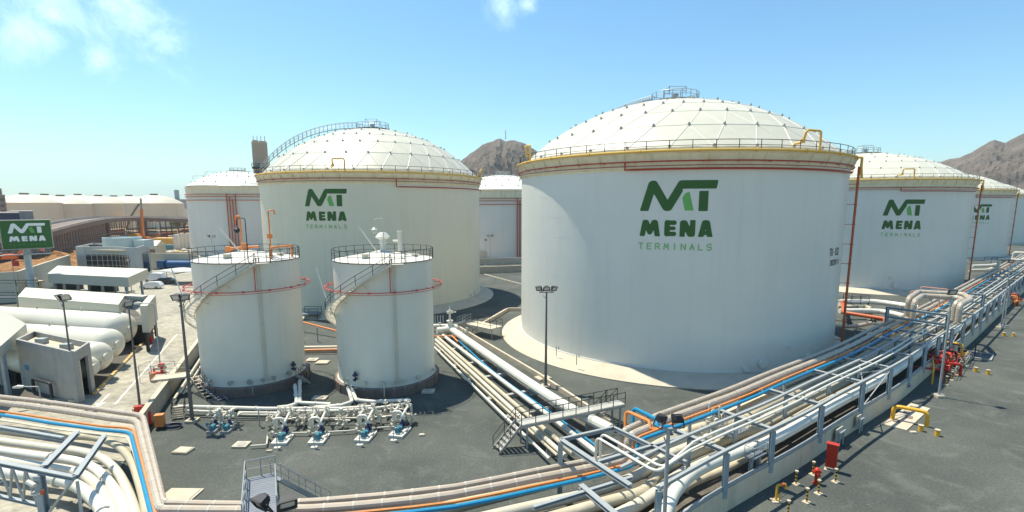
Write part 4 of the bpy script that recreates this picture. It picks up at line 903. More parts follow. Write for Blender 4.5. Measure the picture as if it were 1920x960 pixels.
wallseg('kerb_wall', 'thin white kerb line crossing the yard towards the gap', [G(908, 515), G(985, 536)], .25, .3, M_CONC)
wallseg('kerb_wall', 'concrete ledge behind the small tanks', [G(560, 662), G(640, 660)], .45, .5, M_WALL)
wallseg('kerb_wall', 'yellow marked kerb between the bullet pad and the road', [G(176, 741), G(294, 617)], .18, .3, M_CONC)
mb = MB(); a, b = G(176, 741), G(294, 617)
for k in range(26): p = a.lerp(b, k/26)+Vector((0, 0, .19)); q_ = a.lerp(b, (k+.5)/26)+Vector((0, 0, .19)); mb.beam(p, q_, .305, .03)
tag(mb.build('kerb_stripes', M_YEL), 'yellow stripes painted along the kerb of the bullet pad', 'kerb marking')
# pipes by the dike wall
pipe('white_pipe', 'white pipe lying along the inner foot of the dike wall', fillet([DW0+DWd*5+Vector((1.2, -.3, .5)), DW0+DWd*24+Vector((1.2, -.5, .5))], .3), .13, M_WHITE)
pipe('white_pipe', 'second white pipe parallel to the dike wall, farther from it', fillet([DW0+DWd*7+Vector((1.7, -.3, .4)), DW0+DWd*23+Vector((1.8, -.5, .4))], .3), .1, M_WHITE)

def steps(name, label, p0, p1, width, n, m, rail=True, cat='stairs'):
    """a straight flight from the low point p0 to the high point p1"""
    t = thing(name, label, cat, (0, 0, 0)); p0 = Vector(p0); p1 = Vector(p1); d = p1-p0; h = Vector((d.x, d.y, 0)).normalized(); s = Vector((-h.y, h.x, 0))
    mb = MB()
    for k in range(1, n+1): c = p0.lerp(p1, k/n); mb.box(c, (.28, width, .05), math.atan2(h.y, h.x))
    mb.build('treads', m, t); mb = MB()
    for sg in (-1, 1): mb.beam(p0+s*sg*width/2, p1+s*sg*width/2, .05, .24)
    mb.build('stringers', M_STEEL if m != M_CONC else M_CONC, t)
    if rail:
        for sg in (-1, 1): mb = MB(); railing(mb, [p0.lerp(p1, k/3)+s*sg*width/2 for k in range(4)], 1.0, .025); mb.build('handrail', M_DARK if m != M_GRATE else M_STEEL, t)
    return t
# crossing over the dike wall, left of the pumps
cx = G(338, 792); pl = DW0+DWd*7.4
t = thing('crossing_platform', 'concrete coloured landing crossing the dike wall left of the first small tank', 'platform', (0, 0, 0))
ang = math.atan2(DWd.y, DWd.x)
MB().box((pl.x+.2, pl.y, dtop+.2), (1.8, 3.0, .18), ang).build('slab', M_CONC, t)
mb = MB(); n_ = Vector((-DWd.y, DWd.x, 0)); railing(mb, [Vector((pl.x, pl.y, dtop+.3))+n_*1.4+DWd*s for s in (-.8, 0, .8)], 1., .025); railing(mb, [Vector((pl.x, pl.y, dtop+.3))+DWd*.8+n_*s for s in (1.4, .4, -.6, -1.6)], 1., .025); mb.build('railing', M_STEEL, t)
e_ = Vector((pl.x, pl.y, dtop+.2))-n_*1.6
steps('stair_flight', 'white stair flight going down from the dike crossing towards the small tank', G(396, 749), e_+Vector((.6, .4, -.4)), .9, 7, M_CONC)
steps('stair_flight', 'short white stair beside the foot of the tall twin floodlight mast', G(334, 787), G(336, 762, 1.0), 1.0, 6, M_CONC)
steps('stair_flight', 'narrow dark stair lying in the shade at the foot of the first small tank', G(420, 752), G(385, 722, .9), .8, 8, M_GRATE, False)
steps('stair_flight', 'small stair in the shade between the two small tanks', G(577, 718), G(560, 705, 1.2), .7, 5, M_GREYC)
steps('stair_flight', 'small concrete stair at the left foot of the second small tank', G(685, 745), G(690, 726, 1.0), .9, 5, M_BRONZE, False)

# ================================================================== FLOODLIGHT MASTS
def mast(label, base=None, top=None, h=11.3, heads=2, face=-90, name='floodlight_mast', rb=.13, rt=.07, m=None, spread=.9, cat='floodlight mast', size=1.0):
    if base is None:
        d = wdir(*top); D_ = (h-CAMH)/(d.z/math.hypot(d.x, d.y)); a = AT(top[0], top[1], D_); base = Vector((a.x, a.y, 0))
    elif top is not None: h = HZ(top[0], top[1], math.hypot(base.x, base.y))
    t = thing(name, label, cat, base)
    mb = MB(); mb.tube([(0, 0, .25), (0, 0, h*.5), (0, 0, h*.5), (0, 0, h-.2)], [rb, (rb+rt)/2, (rb+rt)/2-.01, rt], 10); mb.box((0, 0, .27), (.5, .5, .05)); mb.build('pole', m or M_POLE, t)
    MB().box((0, 0, .12), (.9, .9, .25)).build('footing', M_CONC, t)
    if heads == 'street':
        MB().tube(fillet([(0, 0, h-.25), (0, 0, h), (-1.2, -.4, h+.15)], .3), .045, 6).build('arm', m or M_POLE, t)
        MB().tube([(-1.1, -.36, h+.15), (-1.5, -.5, h+.17), (-1.9, -.63, h+.12)], [.1, .18, .08], 8).build('lamp_head', M_WHITE2, t); return t
    if heads > 1: mb = MB(); mb.beam((-spread, 0, h-.18), (spread, 0, h-.18), .08); mb.beam((-spread*.5, 0, h-.5), (0, 0, h-.9), .05); mb.build('crossbar', m or M_POLE, t)
    for k in range(heads):
        x = 0 if heads == 1 else -spread+2*spread*k/(heads-1); rz = R_((-38, 0, 38)[k] if heads == 3 else ((-30, 30)[k] if heads == 2 else 0)+face+90)
        mb = MB(); s_ = size; fr_ = [(-.36, -.1, -.28), (.36, -.1, -.28), (.36, -.1, .28), (-.36, -.1, .28)]; bk = [(-.2, .3, -.15), (.2, .3, -.15), (.2, .3, .15), (-.2, .3, .15)]
        mb.add([Vector(v)*s_ for v in fr_+bk], [(3, 2, 1, 0), (4, 5, 6, 7), (0, 1, 5, 4), (1, 2, 6, 5), (2, 3, 7, 6), (3, 0, 4, 7)])
        for a_, b_ in zip(fr_, fr_[1:]+fr_[:1]): mb.beam(Vector(a_)*s_+Vector((0, -.03, 0)), Vector(b_)*s_+Vector((0, -.03, 0)), .05)
        for q_ in range(4): mb.box((0, (.33+.0*q_)*s_, (-.1+.07*q_)*s_), (.3*s_, .08*s_, .015))
        mb.beam((-.4*s_, 0, 0), (-.4*s_, 0, -.35), .04); mb.beam((.4*s_, 0, 0), (.4*s_, 0, -.35), .04); mb.beam((-.4*s_, 0, -.35), (.4*s_, 0, -.35), .04)
        o = mb.build('floodlight', M_DARK, t); o.location = (x, 0, h+.25); o.rotation_euler = (R_(28), 0, rz)
        g = MB().box((0, -.115*s_, 0), (.6*s_, .012, .44*s_)).build('lens', M_LENS, o)
    return t
mast('tall mast with three floodlights standing in front of tank TK-102', G(1023, 726), (1023, 545), heads=3, rb=.16, rt=.09, face=-90, spread=.78, size=.9)
mast('tall leaning looking mast with two floodlights on the pump yard by the dike wall', G(361, 791), (327, 563), heads=2, rb=.17, rt=.1, spread=.35, face=-60)
mast('slim mast with one floodlight at the end of the dike wall by the road', G(263, 768), (238, 574), heads=1, rb=.12, face=-30)
mast('slim mast with two small floodlights rising in front of the gas bullets', G(143, 752), (113, 562), heads=2, rb=.12, spread=.35)
mast('street lamp with a short arm on the paved road beside the dike wall', G(301, 691), (283, 570), heads='street', name='street_lamp', cat='street lamp', rb=.08, rt=.05, m=M_STEEL)
mast('thin lamp pole in front of the grey building with the round glass front', G(247, 548), (245, 490), heads=1, rb=.1, m=M_STEEL)
mast('grey mast with its floodlight on top beside the red valve manifold', G(1760, 744), (1787, 552), heads=1, rb=.12, m=M_STEEL)
mast('farthest right slim mast beside the orange valves', G(1877, 615), (1890, 492), heads=1, rb=.1, m=M_STEEL)
mast('second slim mast standing right beside the farthest right one', G(1882, 612), (1893, 530), heads=1, rb=.08, m=M_STEEL)
mast('near mast with two dark floodlights rising through the pipe rack corner', None, (1254, 796), 11.3, 2, rb=.12, spread=.32, face=60, m=M_STEEL, size=.52)
mast('nearest mast, only its two floodlights showing at the bottom of the photo', None, (515, 958), 11.6, 2, rb=.12, spread=.34, face=-90, m=M_STEEL, size=.58)
mast('small street lamp low down behind the beige pipes at the left', G(78, 762), (78, 724), heads='street', name='street_lamp', cat='street lamp', rb=.06, m=M_STEEL)
mast('short lamp post in the gap between the logo tanks, left one', G(911, 499), (911, 451), heads=1, rb=.08, rt=.06, m=M_CREAMP)
mast('taller lamp post in the gap between the logo tanks, right one', G(919, 487), (919, 443), heads=2, rb=.08, rt=.06, m=M_CREAMP, spread=.7)
mast('slender twin lamp post in front of the far left tank', G(403, 520), (403, 444), heads=2, rb=.1, rt=.06, m=M_CREAMP, spread=.7)

# ================================================================== PUMP YARD
def slab(name, label, c, sx, sy, rz=0, h=.18, m=M_CONC, hole=False, cat='slab'):
    t = thing(name, label, cat, (c[0], c[1], 0), rz); MB().box((0, 0, h/2), (sx, sy, h)).build('slab', m, t)
    mb = MB()
    if hole: mb.lathe([(.34, h+.004), (.36, h+.03), (.3, h+.035), (.01, h+.03)], 20); mb.build('cover', M_GREYC, t)
    else: mb.box((0, 0, h+.02), (sx*.86, sy*.86, .035)); mb.build('cover', M_CONC, t)
    return t
slab('inspection_slab', 'plain square concrete slab on the gravel left of the round covered one', G(344, 847), 1.25, 1.0, -.1)
slab('inspection_slab', 'square slab with a round cover left of the pumps', G(453, 836), 1.15, 1.0, 0, hole=True)
slab('concrete_pad', 'large bare concrete pad beside the descending insulated pipes', G(338, 930), 2.3, 1.6, -.03, .1)
slab('inspection_slab', 'slab with a round cover in the shade between the small tanks', G(600, 748), 1.4, 1.0, 0, hole=True)
slab('inspection_slab', 'sunlit slab with a dark cover behind the small tanks, left of the plain one', G(586, 676), 1.3, 1.2, 0, hole=True)
slab('inspection_slab', 'plain sunlit slab behind the small tanks, right of the covered one', G(605, 681), 1.5, 1.3, 0)
slab('inspection_slab', 'slab with a round cover at the right foot of the second small tank', G(803, 735), 1.3, 1.0, 0, hole=True)
slab('inspection_slab', 'square slab on the gravel right behind the central mast', G(1018, 710), 1.6, 1.3, .5)
slab('inspection_slab', 'tiny white block on the gravel right of the last pump', G(791, 817), .45, .3, .1, .12)
slab('inspection_slab', 'tiny white block on the gravel below the first big pump', G(505, 847), .45, .2, .1, .1)

def pump_set(c, rz, label):
    t = thing('pump_set', label, 'pump', (c[0], c[1], 0), rz, 'large pumps on white plinths')
    mb = MB(); mb.box((0, 0, .14), (1.45, 2.1, .28)); mb.box((0, .1, .33), (1.0, 1.6, .1)); mb.build('plinth', M_WHITE2, t)
    mb = MB(); mb.cyl((0, -.7, .75), (0, .0, .75), .2, 16); mb.cyl((0, -.74, .75), (0, -.69, .75), .23, 16); mb.box((0, -.35, .45), (.5, .6, .22)); mb.box((.28, -.3, .85), (.18, .28, .22))
    for k in range(10): a = 2*math.pi*k/10; mb.beam((math.cos(a)*.21, -.66, .75+math.sin(a)*.21), (math.cos(a)*.21, -.03, .75+math.sin(a)*.21), .03)
    mb.build('motor', M_TEAL, t)
    mb = MB(); mb.cyl((0, .05, .75), (0, .5, .75), .12, 10); mb.box((0, .27, .62), (.3, .3, .4)); mb.cyl((0, .5, .75), (0, .85, .75), .3, 16); mb.cyl((0, .85, .75), (0, .95, .75), .2, 12); mb.cyl((0, .68, .9), (0, .68, 1.3), .14, 10); mb.build('pump_casing', M_DBLUE, t)
    mb = MB(); mb.tube(fillet([(0, .68, 1.25), (0, .68, 1.75), (-.1, 1.9, 2.0), (-.1, 3.0, 2.0), (-.1, 3.0, 1.2)], .3), .11, 10)
    mb.tube(fillet([(0, .95, .75), (-.4, 1.5, .75), (-1.15, 1.5, .75), (-1.15, 1.5, 1.9), (-1.15, 2.7, 1.9), (-1.15, 3.3, 1.2)], .25), .12, 10)
    mb.tube(fillet([(-1.15, 1.2, .55), (-1.15, .9, 1.95), (-.3, 1.0, 1.95), (-.15, .9, .9)], .35), .14, 12)
    for p in ((0, .68, 1.35), (-1.15, 2.1, 1.9), (-.1, 2.6, 2.0), (-1.15, 1.2, .75)): mb.cyl((p[0], p[1]-.05, p[2]), (p[0], p[1]+.05, p[2]), .2, 12)
    mb.build('pump_piping', M_WHITE2, t)
    for x, y, z in ((-1.15, .95, .4), (-.65, 1.7, .75), (-.1, 2.4, 2.0), (-1.15, 2.5, 1.9)):
        mb = MB(); mb.tube([(x-.28, y, z), (x-.15, y, z), (x, y, z), (x+.15, y, z), (x+.28, y, z)], [.22, .14, .24, .14, .22], 10); mb.cyl((x, y, z), (x, y, z+.6), .05, 6); mb.cyl((x, y, z+.42), (x, y, z+.5), .13, 8); mb.tube([(x+.22*math.cos(a), y+.22*math.sin(a), z+.62) for a in np.arange(0, 6.28, .52)], .025, 4, True); mb.build('valve', M_WHITE, t)
    for x in (.6, -.6): MB().box((x, .2, .15), (.12, .5, .6)).build('support', M_WHITE, t)
    p = (.08, -1.55); mb = MB(); mb.cyl((p[0], p[1], .1), (p[0], p[1], 1.35), .04, 6); mb.build('control_post', M_STEEL, t); MB().box((p[0], p[1]-.03, 1.4), (.3, .14, .36)).build('control_box', M_GREYC, t)
    MB().box((p[0], p[1], .06), (.55, .35, .12)).build('post_footing', M_WHITE2, t)
    t.scale = (.88, .9, .82); return t
pc = [(G(531, 826), .05), (G(599, 825), .02), (G(686, 821), -.12), (G(750, 813), -.22)]
p0 = pump_set(pc[0][0], pc[0][1], 'leftmost big teal motor pump on its own white plinth')
for (c, rz), lb in zip(pc[1:], ('second big teal motor pump from the left on a white plinth', 'third big teal motor pump from the left on a white plinth', 'rightmost big teal motor pump, farthest from the dike wall')): dup(p0, (c.x, c.y, 0), rz, lb)
def small_pump(c, rz, label):
    t = thing('small_pump', label, 'pump', (c[0], c[1], 0), rz, 'small pumps near the dike wall')
    MB().box((0, 0, .12), (.7, 1.3, .24)).build('plinth', M_GREYC, t)
    mb = MB(); mb.cyl((0, -.5, .5), (0, .05, .5), .18, 12); mb.box((0, -.2, .3), (.34, .4, .16)); mb.build('motor', M_TEAL, t)
    mb = MB(); mb.cyl((0, .05, .5), (0, .5, .5), .14, 10); mb.cyl((0, .3, .5), (0, .3, .95), .1, 8); mb.build('pump_casing', M_DBLUE, t)
    mb = MB(); mb.tube(fillet([(0, .3, .9), (0, .3, 1.3), (0, 1.5, 1.3)], .15), .08, 8); mb.tube(fillet([(0, .5, .5), (.35, .9, .5), (.35, .9, 1.0), (.35, 1.6, 1.0)], .15), .08, 8)
    for y in (.6, 1.0): mb.cyl((0, y-.04, 1.3), (0, y+.04, 1.3), .17, 10); mb.cyl((0, y, 1.3), (0, y, 1.7), .04, 6); mb.cyl((0, y, 1.62), (0, y, 1.66), .17, 10)
    for y in (-.3, .4): mb.cyl((-.3, y, .2), (-.3, y, .9), .05, 6)
    mb.build('pump_piping', M_WHITE2, t)
    MB().cyl((.02, -1.0, .05), (.02, -1.0, 1.0), .035, 6).build('control_post', M_STEEL, t); MB().box((.02, -1.03, 1.05), (.2, .1, .26)).build('control_box', M_TEAL, t); return t
s0 = small_pump(G(402, 808), .05, 'left one of the two small pumps near the dike wall'); dup(s0, G(428, 808), .02, 'right one of the two small pumps near the dike wall')
# header pipes behind the pumps
HP = [([(334, 762), (430, 764), (500, 766), (640, 766), (700, 762)], .75, .16, 'long white header pipe running from the dike stairs behind all the pumps', M_WHITE2), ([(352, 770), (430, 773), (520, 774), (560, 775)], .55, .11, 'short white header pipe below the long one, left half', M_WHITE2),
      ([(420, 777), (520, 778), (610, 778), (700, 776)], .5, .08, 'thin white header pipe nearest the pumps', M_WHITE), ([(541, 771), (640, 770), (700, 766), (768, 756)], .9, .13, 'white header pipe rising slightly towards the second small tank', M_WHITE2),
      ([(500, 786), (600, 785), (700, 783), (770, 776)], .6, .09, 'cream header pipe just behind the pump valves', M_WHITE),
      ([(513, 812), (585, 811), (650, 808), (730, 800)], .3, .07, 'thin drain pipe linking the pump plinths', M_WHITE)]
for k, (pp, z, r, lb, m) in enumerate(HP): pipe('header_pipe', lb, fillet(pj(pp, z), 1), r, m, flange=3.3 if r > .1 else None)
for k, (pp, lb) in enumerate((([(553, 722, .9), (555, 742, .9), (556, 757, .9), (540, 762, .8), (520, 764, .8)], 'white pipe leaving the left small tank, bending left'), ([(562, 714, .9), (562, 742, .8), (562, 755, .8), (620, 758, .8)], 'white pipe leaving the left small tank, bending right'),
      ([(648, 712, .9), (655, 735, .8), (660, 753, .8), (640, 760, .8), (590, 764, .8)], 'white pipe leaving the second small tank, bending left'), ([(656, 716, .9), (662, 735, .8), (668, 750, .8), (700, 753, .8), (768, 750, .8)], 'white pipe leaving the second small tank, bending right'))):
    pipe('tank_outlet_pipe', lb, fillet([G(x, y, z) for x, y, z in pp], .35), .17, M_WHITE2, flange=2.4)
pipe('drain_pipe', 'white drain pipe from the covered slab to the first big pump', fillet([G(470, 836, .25), G(500, 834, .25), G(502, 815, .25), G(505, 811, .9)], .2), .07, M_WHITE)
def instrument_post(px, py, label, h=1.5, hd=M_WHITE2):
    t = thing('instrument_post', label, 'instrument post', G(px, py), random.uniform(-.4, .4), 'instrument posts among the pump pipes'); MB().cyl((0, 0, 0), (0, 0, h), .045, 6).build('post', M_GREYC, t); mb = MB(); mb.box((0, 0, h+.1), (.3, .2, .24)); mb.cyl((.0, -.12, h+.1), (0, -.16, h+.1), .09, 10); mb.build('instrument', hd, t)
for px, py, lb in ((487, 799, 'instrument post at the left end of the big pumps'), (556, 798, 'instrument post between the first and second big pumps, left one'), (574, 797, 'instrument post just left of the second big pump'), (616, 796, 'instrument post right behind the second big pump'), (641, 800, 'instrument post midway between the second and third big pumps'), (700, 790, 'instrument post behind the third big pump'), (762, 783, 'instrument post behind the rightmost big pump'), (446, 802, 'dark topped instrument post right of the small pumps')): instrument_post(px, py, lb, 1.5, M_DARK if 'dark' in lb else M_WHITE2)
def valve_cluster(px, py, label, seed, n=3, m=M_WHITE, grp='valve groups in the pump manifold'):
    rnd = random.Random(seed); t = thing('valve_group', label, 'valves', G(px, py), rnd.uniform(-.2, .2), grp)
    for k in range(n):
        x = (k-(n-1)/2)*.55; y = rnd.uniform(-.2, .2); z = .55+rnd.uniform(0, .35); mb = MB(); mb.tube([(x, y-.5, z), (x, y+.6, z)], .09, 8); mb.tube([(x, y-.15, z), (x, y, z), (x, y+.15, z)], [.2, .14, .2], 10); mb.cyl((x, y, z), (x, y, z+.6), .045, 6); mb.cyl((x, y, z+.2), (x, y, z+.3), .14, 8)
        hw = [(x+.2*math.cos(a), y+.2*math.sin(a), z+.62) for a in np.arange(0, 6.28, .6)]; mb.tube(hw, .022, 4, True); mb.beam((x-.2, y, z+.62), (x+.2, y, z+.62), .03); mb.cyl((x, y+.45, 0), (x, y+.45, z), .05, 6); mb.build('valve', m, t)
    MB().tube([(-(n)*.35, .35, .75), (n*.35, .35, .75)], .07, 8).build('link_pipe', M_WHITE, t)
for k, (px, py, n) in enumerate(((535, 792, 3), (570, 801, 3), (600, 790, 3), (640, 806, 2), (665, 788, 3), (700, 800, 3), (735, 784, 3), (765, 795, 2), (510, 803, 2), (400, 792, 2), (430, 794, 3))):
    valve_cluster(px, py, 'group of white gate valves %s' % ('behind the leftmost big pump', 'right of the leftmost big pump', 'behind the second big pump', 'right of the second big pump', 'behind and left of the third big pump', 'right of the third big pump', 'behind the rightmost big pump', 'right of the rightmost big pump', 'left of the leftmost big pump', 'behind the left small pump', 'behind the right small pump')[k], k+5, n)

# ================================================================== DIAGONAL PIPE BUNDLE AND FOOTBRIDGE
def dpipe(label, pts, z, r, m, name='white_pipe', band=None, flange=None): return pipe(name, label, smoothpath([G(x, y, z) for x, y in pts], 1.5), r, m, n=12, band=band, flange=flange)
dpipe('biggest diagonal pipe, bright white, from the large valve to the rack corner', [(846, 617), (948, 688), (1053, 757), (1146, 806)], 1.35, .48, M_WHITE2, 'large_white_pipe')
dpipe('blue pipe running diagonally beside the biggest white pipe', [(859, 638), (930, 701), (1037, 777), (1118, 836)], .8, .10, M_BLUE, 'blue_pipe')
dpipe('white diagonal pipe directly left of the blue one', [(826, 625), (925, 701), (1021, 773), (1118, 848)], .75, .21, M_WHITE2)
dpipe('cream diagonal pipe, second left of the blue one', [(820, 632), (905, 706), (990, 779), (1075, 850)], .75, .21, M_CREAMP)
dpipe('cream diagonal pipe, third left of the blue one', [(817, 637), (890, 703), (970, 776), (1060, 855)], .75, .20, M_WHITE)
dpipe('thin white diagonal pipe, fourth left of the blue one', [(816, 644), (919, 740), (1045, 854)], .6, .12, M_CREAMP)
dpipe('outermost thin white diagonal pipe, nearest the second small tank', [(815, 651), (915, 750), (1030, 860)], .6, .12, M_WHITE2)
mb = MB(); mb.tube(fillet([G(800, 631, .9), G(848, 630, .9), G(858, 640, .9), G(858, 646, .3)], .4), .11, 8); tag(mb.build('orange_pipe', M_ORANGE), 'short orange pipe bending down beside the start of the diagonal blue pipe', 'pipe')
for k, (px, py) in enumerate(((826, 662), (856, 690), (888, 716), (925, 752), (962, 786), (1040, 850))):
    a = G(px, py, 0); d = Vector((1, .55, 0)).normalized()
    mb = MB(); mb.box((a+d*(1.9 if k < 5 else 0))+Vector((0, 0, .2)), (4.4 if k < 5 else 1.2, .45, .4), math.atan2(d.y, d.x)); mb.box((a+d*-.2)+Vector((0, 0, .2)), (.8, .7, .42), math.atan2(d.y, d.x)); tag(mb.build('pipe_sleeper', M_GREYC), 'concrete sleeper under the diagonal pipes, %s from the far end' % ('first', 'second', 'third', 'fourth', 'fifth', 'sixth')[k], 'pipe support')
for k, t_ in enumerate((.12, .32, .52, .7, .88)):
    p = G(846+300*t_, 617+205*t_*.93, 1.3); mb = MB(); mb.box((p.x, p.y, .45), (1.2, .3, .9), .5); mb.box((p.x, p.y, .03), (1.5, .7, .08), .5); tag(mb.build('pipe_saddle', M_GREYC), 'saddle under the biggest diagonal pipe, %s from the valve' % ('first', 'second', 'third', 'fourth', 'fifth')[k], 'pipe support')
# flat dark sheet painted in for the shaded trench beside the big pipe
sheet('trench_shade_sheet', [(p.x, p.y) for p in (G(850, 640), G(880, 632), G(1150, 815), G(1120, 835))], .012, GR_DARK)
br = thing('footbridge', 'steel footbridge with black railings crossing the diagonal pipes', 'footbridge', (0, 0, 0)); zb = 2.05
a, b = G(978, 798, zb), G(1172, 758, zb); d = (b-a).normalized(); s = Vector((-d.y, d.x, 0)); wd = 1.15; u = Vector((0, 0, 1)); L_ = (b-a).length
MB().box((a+b)/2+s*wd/2, (L_, wd, .06), math.atan2(d.y, d.x)).build('deck', mat('bridge_grating', (.42, .42, .38), .6, .2, var=.1), br)
for o_ in (0, wd): MB().beam(a+s*o_-u*.14, b+s*o_-u*.14, .09, .24).build('side_girder', M_GREYC, br)
for o_ in (0, wd): mb = MB(); railing(mb, [a.lerp(b, k/8)+s*o_ for k in range(9)], 1.1, .035); mb.build('railing', M_DARK, br)
for p in (a+d*.5, b-d*.5):
    for o_ in (0, wd): q_ = p+s*o_; MB().ibeam((q_.x, q_.y, 0), q_-u*.25, .16, .16, .03).build('leg', M_STEEL, br)
for k, (p, dr) in enumerate(((a, -d), (b, s))):
    e = p+dr*2.0+s*0; fl = MB(); n = 7
    base = p if k == 0 else p+s*wd-d*wd
    sd_ = s if k == 0 else d
    for j in range(1, n): c = base+dr*(2.0*j/n)+sd_*wd/2-u*(zb*j/n); fl.box(c, (.26, wd, .05) if k == 0 else (wd, .26, .05), math.atan2(d.y, d.x))
    for o_ in (0, wd): fl.beam(base+sd_*o_, base+sd_*o_+dr*2.0-u*zb, .06, .22)
    fl.build('stair_flight', M_GREYC, br); mb = MB()
    for o_ in (0, wd): railing(mb, [base+sd_*o_+dr*2.0*q-u*zb*q for q in (0, .5, 1)], 1.1, .03)
    mb.build('stair_railing', M_DARK, br)
# valve station at the start of the big pipe
vs0 = G(846, 617, 1.35); t = thing('gate_valve', 'big white gate valve with a tall bonnet at the start of the diagonal pipe', 'valve', vs0, .6)
MB().tube([(-2.2, .3, 0), (-.9, .1, 0), (-.9, .1, 0), (0, 0, 0), (.9, -.1, 0)], [.48, .48, .62, .75, .62], 14).build('body', M_WHITE2, t)
mb = MB(); mb.cyl((-.2, 0, .4), (-.2, 0, 1.2), .35, 12); mb.cyl((-.2, 0, 1.2), (-.2, 0, 1.35), .5, 14); mb.cyl((-.2, 0, 1.35), (-.2, 0, 3.0), .16, 8); mb.box((-.2, 0, 2.6), (.8, .4, .35)); mb.cyl((-.2, 0, 2.7), (-.2, 0, 3.5), .06, 6); mb.build('bonnet', M_WHITE2, t)
MB().tube(ring_pts(.35, 0, 14), .04, 5, True).build('handwheel', M_WHITE2, t).location = (.3, -.3, 2.6)
for k, (px, py) in enumerate(((822, 622), (833, 628), (872, 632), (888, 628))): valve_cluster(px, py, 'white valves by the start of the diagonal pipes, %s from the left' % ('first', 'second', 'third', 'fourth')[k], 40+k, 2)
t = thing('access_platform', 'black railed platform beside the big gate valve', 'platform', (0, 0, 0)); a = G(876, 607, 1.6); b = G(922, 617, 1.6)
d = (b-a).normalized(); s = Vector((-d.y, d.x, 0)); MB().box((a+b)/2+s, ((b-a).length, 2.6, .08), math.atan2(d.y, d.x)).build('deck', M_CONC, t)
mb = MB(); railing(mb, [a-s*.3, a.lerp(b, .5)-s*.3, b-s*.3, b+s*1.0, b+s*2.3, a.lerp(b, .5)+s*2.3, a+s*2.3, a+s, a-s*.3], 1.1, .035); mb.build('railing', M_DARK, t)
for p in (a, b, a+s*2, b+s*2): MB().beam((p.x, p.y, 0), p, .12).build('leg', M_STEEL, t)
steps('stair_flight', 'short stair on the left of the black railed valve platform', G(862, 606), G(878, 600, 1.6), .9, 6, M_GRATE)
mb = MB()
for k in range(6): p = G(806+k*5, 610, .2); mb.tube([p, p+Vector((0, 0, 1.6))], .06, 6)
mb.tube([G(800, 611, .9), G(846, 611, .9)], .3, 10); tag(mb.build('manifold_pipe', M_WHITE2), 'white manifold pipe with thin risers behind the second small tank', 'pipe')
pipe('orange_pipe', 'orange pipe sloping down behind the two small tanks', [G(560, 602, 1.6), G(638, 622, 1.0)], .13, M_ORANGE); 
for k, px in enumerate((566, 596)): mb = MB(); mb.cyl(G(px, 641), G(px, 641)+Vector((0, 0, 2.2)), .1); tag(mb.build('pipe_support_post', M_GREYC), '%s grey post under the sloping orange pipe' % ('left', 'right')[k], 'post')
pipe('white_pipe', 'white pipe seen between the small tanks, upper one', [G(555, 651, .6), G(640, 650, .6)], .16, M_WHITE); pipe('orange_pipe', 'salmon pipe seen between the small tanks, lower one', [G(555, 657, .6), G(640, 655, .6)], .12, M_ORANGE)
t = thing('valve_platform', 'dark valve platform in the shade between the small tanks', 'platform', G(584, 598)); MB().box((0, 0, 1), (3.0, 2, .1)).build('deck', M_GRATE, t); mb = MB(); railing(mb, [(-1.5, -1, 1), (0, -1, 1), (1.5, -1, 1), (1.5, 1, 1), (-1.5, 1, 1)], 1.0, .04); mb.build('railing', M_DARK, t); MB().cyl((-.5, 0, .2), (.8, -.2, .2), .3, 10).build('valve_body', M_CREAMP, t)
for x in (-1.4, 1.4): MB().beam((x, -.9, 0), (x, -.9, 1), .1).build('leg', M_DARK, t)

# nearest walkway at the bottom of the photo
gw = thing('grated_walkway', 'grey grated walkway with tubular railings in the foreground', 'walkway', (0, 0, 0)); zg = 3.7
a, b = G(465, 892, zg), G(515, 892, zg); an, bn = G(457, 1000, zg), G(520, 1000, zg); dd = ((an-a)+(bn-b))/2; Lg = dd.length; dd.normalize(); ww = (b-a); ang_ = math.atan2(dd.y, dd.x); wid = ww.length
mid = (a+b)/2+dd*Lg/2; mb = MB(); mb.box(mid, (Lg, wid, .05), ang_); sd_ = Vector((-dd.y, dd.x, 0))
for k in range(18): p = (a+b)/2+sd_*(wid-.16)*(k/17-.5); mb.beam(p+Vector((0, 0, .035)), p+dd*Lg+Vector((0, 0, .035)), .014, .02)
for k in range(int(Lg/.25)): p = (a+b)/2+dd*(.12+k*.25)+Vector((0, 0, .03)); mb.beam(p-sd_*wid/2, p+sd_*wid/2, .012, .012)
mb.build('deck', M_GRATE, gw)
e1, e2 = (a+b)/2+sd_*wid/2, (a+b)/2-sd_*wid/2
if e1.x > e2.x: e1, e2 = e2, e1
for e in (e1, e2): MB().beam(e-Vector((0, 0, .1)), e+dd*Lg-Vector((0, 0, .1)), .06, .25).build('side_girder', M_STEEL, gw)
MB().beam(e1-Vector((0, 0, .1)), e2-Vector((0, 0, .1)), .06, .25).build('end_girder', M_STEEL, gw)
mb = MB(); railing(mb, [e1+dd*k*1.2 for k in range(5)], 1.1, .035); mb.build('left_railing', M_STEEL, gw)
mb = MB(); railing(mb, [e1, (e1+e2)/2, e2], 1.1, .035); mb.build('end_railing', M_STEEL, gw)
mb = MB(); railing(mb, [e2+dd*(1.1+k*1.2) for k in range(4)], 1.1, .035); mb.build('right_railing', M_STEEL, gw)
for p in (e1+dd*.2, e2+dd*.2, e2+dd*2.5): MB().ibeam((p.x, p.y, 0), (p.x, p.y, zg-.2), .16, .16, .03).build('leg', M_STEEL, gw)
st0 = e2+dd*.55; steps('stair_flight', 'steel stair going down to the right from the foreground walkway', G(612, 945, .15), st0-Vector((0, 0, .05)), .95, 13, M_GRATE)
